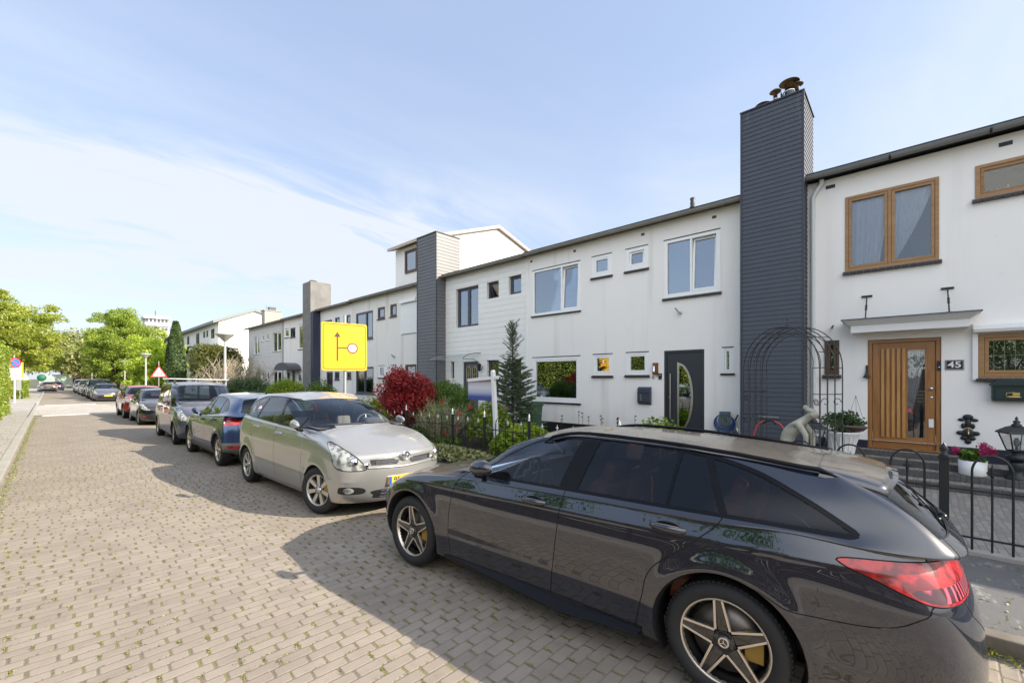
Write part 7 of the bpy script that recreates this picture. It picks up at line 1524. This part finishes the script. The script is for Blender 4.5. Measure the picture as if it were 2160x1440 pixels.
for j in range(ny):
    for i in range(nx):
        a = (i/(nx-1)*2-1); t_ = j/(ny-1); x = a*(.585-.035*t_); y = -1.86-.36*t_*(1-.16*abs(a)**3); z = roofz(x*.985, -1.86)+.008-.012*t_-.050*t_**2-.03*t_*abs(a)**4; rows.append((x, y, z))
vs_ = rows+[(x*.985, y+.012, z-.012-.05*(1-j_/ny)) for j_ in range(ny) for (x, y, z) in rows[j_*nx:(j_+1)*nx]]; N_ = nx*ny
sp.add(vs_, [(j*nx+i, j*nx+i+1, (j+1)*nx+i+1, (j+1)*nx+i) for j in range(ny-1) for i in range(nx-1)]+[(N_+j*nx+i, N_+(j+1)*nx+i, N_+(j+1)*nx+i+1, N_+j*nx+i+1) for j in range(ny-1) for i in range(nx-1)]+[((ny-1)*nx+i, (ny-1)*nx+i+1, N_+(ny-1)*nx+i+1, N_+(ny-1)*nx+i) for i in range(nx-1)]+[(j*nx+e, (j+1)*nx+e, N_+(j+1)*nx+e, N_+j*nx+e) for j in range(ny-1) for e in (0, nx-1)], 0, True)
sp.build('roof_spoiler', PE['mat'], car1)
# ---- silver people carrier facing the camera
PV = dict(PE, yF=2.215, yR=-2.12, wb=2.75, hw=.885, wr=.315, ww=.205, rim=.215, ar=.352, ku=11, kv=11, nose=(.13, .05, .0, .0, .015, .085), tail=(.14, .05, 0, .02, .05, .08),
    zf=(.19, .30, .48, .66, .79, .89), zs=(.18, .27, .46, .70, .93, 1.06), zr=(.22, .34, .54, .78, 1.0, 1.12), cornF=.22, cornR=.22, hoodmid=1.05, zfend=1.015, cowl=(1.17, 1.155, .68), wtop=(.16, 1.545, .53), rtop=(-1.88, 1.56, .50), rbase=(-2.07, 1.18, .62),
    belt=(1.10, 1.165), xt=.625, xb=.915, zroof=1.652, ytop=-.45, xd=.76, yd=-1.80, crease=[(.98, 1.06, .008, .06), (.50, .52, .010, .03)], flare=.020,
    mat=paint('silver_metallic_paint', (.40, .40, .39), .6, .3, .15),
    front=[(HLT, [(1.28, .655), (2.35, .66), (2.8, .74), (3.0, .87), (3.05, .985), (2.6, .975), (1.95, .89), (1.5, .79)], 'uz', dict(seam=.006, only=[0], mask=lambda c: c[:, 1] > 1.3)),
           (HOO, [(-1, 4.80), (1.3, 4.78), (1.9, 5.0), (2.75, 5.45), (3.15, 6.0), (3.0, 6.9), (-1, 6.9)], 'uv', dict(seam=.0010, only=[0], mask=lambda c: c[:, 1] > .5, sm=0)),
           (BLA, [(.24, .695), (1.10, .71), (1.16, .785), (.32, .775)], 'uz', dict(only=[0], mask=lambda c: c[:, 1] > 1.5, sm=0)),
           (BLA, [(-1, .25), (.85, .25), (1.0, .30), (.95, .37), (-1, .37)], 'uz', dict(only=[0], mask=lambda c: c[:, 1] > 1.5)),
           (BLA, [(1.35, .335), (2.35, .335), (2.45, .38), (2.3, .43), (1.4, .42)], 'uz', dict(only=[0], mask=lambda c: c[:, 1] > 1.3)),
           (FOGT, [(1.9+.24*math.cos(a), .383+.042*math.sin(a)) for a in np.linspace(0, 6.283, 13)[:-1]], 'uz', dict(only=[BLA], mask=lambda c: c[:, 1] > 1.3))],
    rear=[(GAT, [(14, .60), (12.0, .60), (11.55, .86), (11.3, 1.2), (11.2, 1.6), (14, 1.7)], 'uz', dict(seam=.004, only=[0], mask=isrear, sm=0)),
          (TLT, [(10.6, .95), (11.3, .90), (11.2, 1.35), (10.9, 1.4), (10.7, 1.2)], 'uz', dict(only=[0, 8, 10], mask=isrear))],
    doors=[([(.88, .23, 1), (.90, .6), (.95, .90), (.92, 1.09, 1), (-.10, 1.12, 1), (-.11, .6), (-.08, .23, 1)], DFT),
           ([(-.08, .23, 1), (-.11, .6), (-.10, 1.12, 1), (-.14, 1.50, 1), (-1.10, 1.50, 1), (-1.30, 1.16), (-1.22, .95), (-1.02, .68), (-.93, .45), (-.90, .23, 1)], DRT)],
    dlo=[(1.14, 1.125, 1), (.80, 1.26), (.35, 1.43), (0, 1.505), (-.5, 1.54), (-1.2, 1.525), (-1.62, 1.45, 1), (-1.80, 1.22, 1), (-1.2, 1.185), (-.3, 1.15)],
    pillars=[(-.10, 1.0, -.15, 1.56, .040), (.66, 1.0, .62, 1.5, .016), (-1.12, 1.08, -1.02, 1.56, .030)],
    handles=[(.06, .995, 0), (-.93, 1.03, 1)], mirror=(.86, .72, 1.17), mscale=1.0, frontwin=-.14, seatmat=M['seatgrey'], sy=-.05, vents=0, rwmat=M['carglass'], rgmat=M['carglass'],
    wstyle=dict(kind='spoke', n=7, hub=.05, w0=.020, w1=.030, ph=math.pi/2), wmats=(M['plastic'], M['alloy']), fogmat=M['headlamp'], steer=16, lightcup=1)
car2, s2 = build_car('parked_people_carrier', 'silver people carrier facing the camera with a yellow number plate', 'car', PV, (3.30, 7.42, -.035), 181.8); place(car2, 181.8)
plate(car2, s2, 0, .485, True, '95-SX-PB'); badge(car2, s2, .80, True, .078, 'oval', .02); wipers(car2, s2, PV)
meshgrid_grille(car2, s2, -.42, -.10, .715, .758, 22); meshgrid_grille(car2, s2, .10, .42, .715, .758, 22); meshgrid_grille(car2, s2, -.33, .33, .265, .36, 22, name='lower_grille')
q = MB(); q.tube([(x, surf_y(s2, x, .68)+.006, .68-.02*(1-abs(x)/.55)) for x in np.linspace(-.52, .52, 21)], .011, 8); q.build('grille_bar', PV['mat'], car2)
for sg in (1, -1): q = MB(); q.ell((.66*sg, surf_y(s2, .66, .76)-.02, .76), (.07, .045, .065), 14, 10, 0); q.ell((.53*sg, surf_y(s2, .53, .72)-.02, .715), (.05, .035, .045), 14, 10, 0); q.build('lamp_bulb', M['chrome'], car2)
q = MB(); q.tube([(0, -1.2, 1.64), (0, -1.75, 2.0)], .004, 5); q.build('antenna', M['plastic'], car2)
# ---- blue crossover, rear towards the camera
PC = dict(PE, yF=2.15, yR=-1.96, wb=2.606, hw=.885, wr=.335, ww=.205, rim=.235, ar=.375, ku=9, kv=9, nose=(.12, .04, 0, .01, .04, .14), tail=(.10, -.02, -.03, .0, .05, .10),
    zf=(.24, .34, .50, .66, .80, .90), zs=(.22, .32, .48, .68, .86, .96), zr=(.26, .38, .55, .76, .95, 1.07), cornR=.26, hoodmid=1.03, zfend=.99, cowl=(1.02, 1.10, .66), wtop=(.30, 1.475, .52), rtop=(-1.68, 1.47, .49), rbase=(-1.92, 1.12, .62),
    belt=(1.0, 1.13), xt=.60, xb=.90, zroof=1.567, ytop=-.3, xd=.73, yd=-1.66, crease=[(.86, 1.02, .014, .08), (.45, .47, .012, .05)], flare=.035,
    mat=paint('deep_blue_paint', (.012, .045, .13), .4, .25, .2), roofmat=None, cladding=dict(z=.36, w=.05, mat=simple('grey_lower_cladding', (.13, .13, .13), .5)), rearband=.52, lowmat=simple('silver_grey_bumper', (.20, .19, .18), .45, .3),
    front=[(HLT, [(1.4, .76), (2.7, .80), (3.0, .90), (2.0, .90)], 'uz', dict(only=[0], mask=lambda c: c[:, 1] > 1.3)), (HOO, PE['front'][1][1], 'uv', dict(seam=.001, only=[0], mask=lambda c: c[:, 1] > .5, sm=0))],
    rear=[(GAT, [(14, .60), (12.0, .60), (11.6, .80), (11.5, 1.0), (11.3, 1.2), (11.2, 1.55), (14, 1.6)], 'uz', dict(seam=.004, only=[0, LOWT], mask=isrear, sm=0)),
          (TLT, [(10.42, .985), (10.9, 1.035), (11.5, 1.01), (11.85, .95, 1), (11.5, .895), (10.95, .875), (10.55, .90)], 'uz', dict(only=[0, 8, 10], mask=isrear)),
          (FOGT, [(10.95, .40), (11.7, .40), (11.7, .46), (10.95, .46)], 'uz', dict(only=[0, LOWT], mask=isrear, sm=0))],
    doors=[([(.90, .36, 1), (.93, .6), (.88, .85), (.78, 1.0, 1), (-.16, 1.02, 1), (-.18, .6), (-.14, .36, 1)], DFT), ([(-.14, .36, 1), (-.18, .6), (-.16, 1.02, 1), (-.2, 1.42, 1), (-.95, 1.42, 1), (-1.12, 1.1), (-1.08, .9), (-.94, .70), (-.87, .36, 1)], DRT)],
    dlo=[(.80, 1.03, 1), (.45, 1.26), (.15, 1.40), (-.35, 1.45), (-.9, 1.42), (-1.3, 1.32), (-1.48, 1.20, 1), (-1.1, 1.13), (-.3, 1.06)], pillars=[(-.16, 1.0, -.24, 1.5, .035), (-1.0, 1.1, -.92, 1.5, .022)],
    handles=[(0, .93, 0), (-.88, .97, 1)], mirror=(.86, .58, 1.10), frontwin=-.2, vents=0, seatmat=M['dash'], rwmat=M['carglass'], rgmat=M['privglass'], mirmat=M['trim'],
    wstyle=dict(kind='twin', n=5, hub=.05), wmats=(M['blackalloy'], M['machined']), fogmat=M['redlamp'], steer=0)
car3, s3 = build_car('parked_crossover', 'deep blue crossover with its tail lights towards the camera behind the silver car', 'car', PC, (3.27, 12.22, -.05), 0); place(car3, .8)
q = MB(); q.tube([(0, -1.45, 1.53), (0, -1.55, 1.60), (0, -1.62, 1.57)], [.02, .015, .01], 6); q.build('roof_fin', M['trim'], car3)
st_ = MB(); st_.prism([(-.10, 1.24), (.10, 1.24), (.10, 1.12), (0, 1.04), (-.10, 1.12)], surf_y(s3, .3, 1.2, False)-.012, surf_y(s3, .3, 1.2, False)-.008, 'y'); o_ = st_.build('shield_sticker', simple('pink_white_sticker', (.62, .42, .45), .5, vary=.5, scale=25), car3); o_.location = (-.30, .03, .06)
# ---- blue grey van facing the camera
PK = dict(PE, yF=2.25, yR=-2.13, wb=2.81, hw=.875, wr=.32, ww=.19, rim=.215, ar=.36, ku=8, kv=8, nose=(.10, .03, 0, .01, .05, .15), tail=(.08, .02, 0, .01, .02, .04), zf=(.20, .30, .46, .64, .80, .92), zs=(.19, .28, .46, .68, .90, 1.02), zr=(.22, .34, .54, .78, 1.0, 1.12), cornR=.14, xr=.93,
    hoodmid=1.08, zfend=1.03, cowl=(1.20, 1.19, .68), wtop=(.50, 1.70, .60), rtop=(-2.02, 1.76, .64), rbase=(-2.10, 1.15, .70), belt=(1.06, 1.12), xt=.70, xb=.935, zroof=1.80, ytop=-.4, xd=.80, yd=-1.9, rnar=.02, crease=[(.80, .82, .008, .04)],
    mat=paint('blue_grey_metallic_paint', (.075, .10, .165), .6, .3, .3),
    front=[(HLT, [(1.55, .72), (2.4, .72), (2.9, .84), (3.05, 1.0), (2.5, .99), (1.9, .88)], 'uz', dict(only=[0], mask=lambda c: c[:, 1] > 1.3)), (HOO, PE['front'][1][1], 'uv', dict(seam=.001, only=[0], mask=lambda c: c[:, 1] > .5, sm=0)),
           (BLA, [(-1, .70), (1.3, .70), (1.4, .82), (-1, .84)], 'uz', dict(only=[0], mask=lambda c: c[:, 1] > 1.5, sm=0)), (BLA, [(-1, .28), (1.8, .28), (1.6, .42), (-1, .42)], 'uz', dict(only=[0], mask=lambda c: c[:, 1] > 1.5, sm=0))],
    rear=[(TLT, [(10.7, .9), (11.2, .9), (11.2, 1.4), (10.7, 1.4)], 'uz', dict(only=[0, 8, 10], mask=isrear))],
    doors=[([(1.0, .23, 1), (1.03, .6), (1.0, .9), (.92, 1.06, 1), (-.10, 1.08, 1), (-.10, .23, 1)], DFT), ([(-.10, .23, 1), (-.10, 1.08, 1), (-.12, 1.62, 1), (-.98, 1.62, 1), (-.95, .7), (-.92, .23, 1)], DRT)],
    dlo=[(1.02, 1.09, 1), (.75, 1.40), (.50, 1.58), (0, 1.62), (-.9, 1.63), (-1.80, 1.60, 1), (-1.85, 1.22, 1), (-.9, 1.13)], pillars=[(-.08, 1.0, -.1, 1.7, .05), (-1.0, 1.1, -1.0, 1.7, .06)],
    handles=[(.05, .98, 0), (-.85, 1.0, 1)], mirror=(.86, .82, 1.20), mscale=1.15, seatmat=M['dash'], rwmat=M['privglass'], wstyle=dict(kind='spoke', n=7, hub=.05, w0=.02, w1=.025), wmats=(M['plastic'], M['alloy']), steer=-4, vents=0)
car4, s4 = build_car('parked_van', 'blue grey high roofed van with pale roof bars facing the camera', 'van', PK, (3.22, 16.75, -.05), 180); place(car4, 179.5); wipers(car4, s4, PK); badge(car4, s4, .78, True, .06)
q = MB()
for y in (.0, -1.3): q.tube([(-.78, y, 1.87), (.78, y, 1.87)], .022, 8); [q.box(sx-.03, sx+.03, y-.04, y+.04, 1.74, 1.87, 1) for sx in (-.66, .66)]
q.build('roof_bars', [M['galv'], M['plastic']], car4); plate(car4, s4, 0, .55, True)
# ---- compact hatchback shape, reused for the cars further on
PH = dict(PE, yF=2.10, yR=-1.95, wb=2.55, hw=.865, wr=.31, ww=.19, rim=.21, ar=.345, ku=7, kv=7, zf=(.18, .28, .42, .58, .70, .79), zs=(.18, .26, .42, .62, .80, .90), zr=(.22, .34, .50, .72, .90, 1.02), hoodmid=.93, zfend=.92, cowl=(1.02, 1.03, .66), wtop=(.22, 1.40, .52), rtop=(-1.62, 1.38, .49), rbase=(-1.9, 1.06, .60),
    belt=(.95, 1.06), xt=.60, xb=.905, zroof=1.475, ytop=-.3, xd=.72, yd=-1.66, mat=paint('blue_black_paint', (.008, .011, .022), .4, .2, .2), crease=[(.78, .88, .010, .06)],
    front=[(HLT, [(1.3, .62), (2.4, .66), (3.1, .80), (3.0, .87), (2.2, .82)], 'uz', dict(only=[0], mask=lambda c: c[:, 1] > 1.2)), (HOO, PE['front'][1][1], 'uv', dict(seam=.001, only=[0], mask=lambda c: c[:, 1] > .5, sm=0)),
           (BLA, [(-1, .26), (1.3, .26), (1.5, .36), (1.0, .52), (-1, .54)], 'uz', dict(only=[0], mask=lambda c: c[:, 1] > 1.4)), (FOGT, [(1.8, .34), (2.2, .34), (2.2, .40), (1.8, .40)], 'uz', dict(only=[0], mask=lambda c: c[:, 1] > 1.2))],
    rear=[(TLT, [(10.4, .93), (11.4, .95), (11.4, .80), (10.6, .80)], 'uz', dict(only=[0, 8, 10], mask=isrear))],
    doors=[([(.90, .23, 1), (.93, .5), (.88, .8), (.75, .94, 1), (-.18, .97, 1), (-.16, .23, 1)], DFT), ([(-.16, .23, 1), (-.18, .97, 1), (-.24, 1.33, 1), (-.95, 1.33, 1), (-1.12, 1.02), (-1.02, .78), (-.87, .5), (-.84, .23, 1)], DRT)],
    dlo=[(.82, .975, 1), (.45, 1.20), (.1, 1.325), (-.4, 1.365), (-1.0, 1.33), (-1.45, 1.12, 1), (-1.0, 1.045), (-.3, 1.0)], pillars=[(-.18, .9, -.25, 1.4, .035), (-1.0, 1.0, -.92, 1.4, .02)],
    handles=[(0, .86, 0), (-.88, .89, 1)], mirror=(.84, .55, 1.03), seatmat=M['dash'], rwmat=M['carglass'], wstyle=dict(kind='spoke', n=8, hub=.05, w0=.014, w1=.018, tread=0), wmats=(M['plastic'], M['alloy']), steer=0, vents=0)
car5, s5 = build_car('parked_hatchback', 'blue black hatchback with pale headlights between the blue van and the red car', 'car', PH, (3.22, 24.1, -.05), 180); place(car5, 180); plate(car5, s5, 0, .46, True); badge(car5, s5, .72, True, .05)
PR = dict(PC, mat=paint('red_paint', (.42, .012, .03), .3, .25, .2), cladding=dict(z=.34, w=.045, mat=M['plastic']), rearband=None, frontband=None, yF=2.15, ku=7, kv=7, lowmat=M['galv'],
    front=[(HLT, [(1.4, .78), (2.7, .80), (3.05, .93), (2.0, .91)], 'uz', dict(only=[0], mask=lambda c: c[:, 1] > 1.3)), (HOO, PE['front'][1][1], 'uv', dict(seam=.001, only=[0], mask=lambda c: c[:, 1] > .5, sm=0)), (BLA, [(-1, .44), (1.4, .44), (1.7, .56), (1.3, .62), (-1, .64)], 'uz', dict(only=[0], mask=lambda c: c[:, 1] > 1.4)), (LOWT, [(-1, .26), (1.5, .26), (1.2, .36), (-1, .37)], 'uz', dict(only=[0, BLA], mask=lambda c: c[:, 1] > 1.4))], mirmat=None)
PR['mirmat'] = M['trim']
car6, s6 = build_car('parked_crossover', 'red crossover facing the camera with a dark grille', 'car', PR, (3.15, 28.4, -.05), 180); place(car6, 180); badge(car6, s6, .70, True, .06)
def far_car(name, label, cat, base, col, x, y, rz, metal=.4, front_plate=True, sc=(1, 1, 1), **k):
    p = dict(base, mat=paint(col[0], col[1], metal, .25, .2), ku=5, kv=5, **k); p['wstyle'] = dict(p['wstyle'], tread=0)
    c_, s_ = build_car(name, label, cat, p, (x, y, -.05), rz); place(c_, rz); c_.scale = sc
    if abs(rz) > 90 and front_plate: plate(c_, s_, 0, .48, True)
    if abs(rz) < 90: plate(c_, s_, 0, .80, False)
    return c_
far_car('parked_hatchback', 'grey family car first after the raised junction, with a yellow front plate', 'car', PH, ('slate_metallic', (.10, .11, .14)), 3.15, 50.3, 180, .6, sc=(1.02, 1.08, 1.02))
far_car('parked_van', 'dark van with a white roof edge behind the grey family car', 'van', PK, ('dark_grey_paint', (.05, .055, .065)), 3.1, 56.5, 180, sc=(1, 1, 1.05))
far_car('parked_crossover', 'dark off-road car behind the dark van', 'car', PC, ('black_paint_gloss', (.015, .017, .02)), 3.05, 63.5, 180, sc=(1, 1, 1.02))
far_car('parked_van', 'pale silver van in the far row, behind the dark off-road car', 'van', PK, ('pale_silver', (.42, .42, .42)), 3.0, 70.5, 180)
far_car('parked_hatchback', 'small silver car with red tail lights in the far row', 'car', PH, ('mid_silver', (.36, .36, .38)), 2.9, 79, 0)
far_car('parked_van', 'white van at the end of the far row', 'van', PK, ('white_paint_van', (.70, .70, .70)), 3.0, 87, 180, 0)
far_car('parked_estate', 'silver beige estate car seen from behind at the end of the street', 'car', PE, ('beige_silver', (.34, .31, .28)), -.4, 92, 4)
far_car('parked_hatchback', 'dark car with red tail lights beside the silver beige estate', 'car', PH, ('dark_blue_far', (.03, .04, .07)), .5, 97, 0)
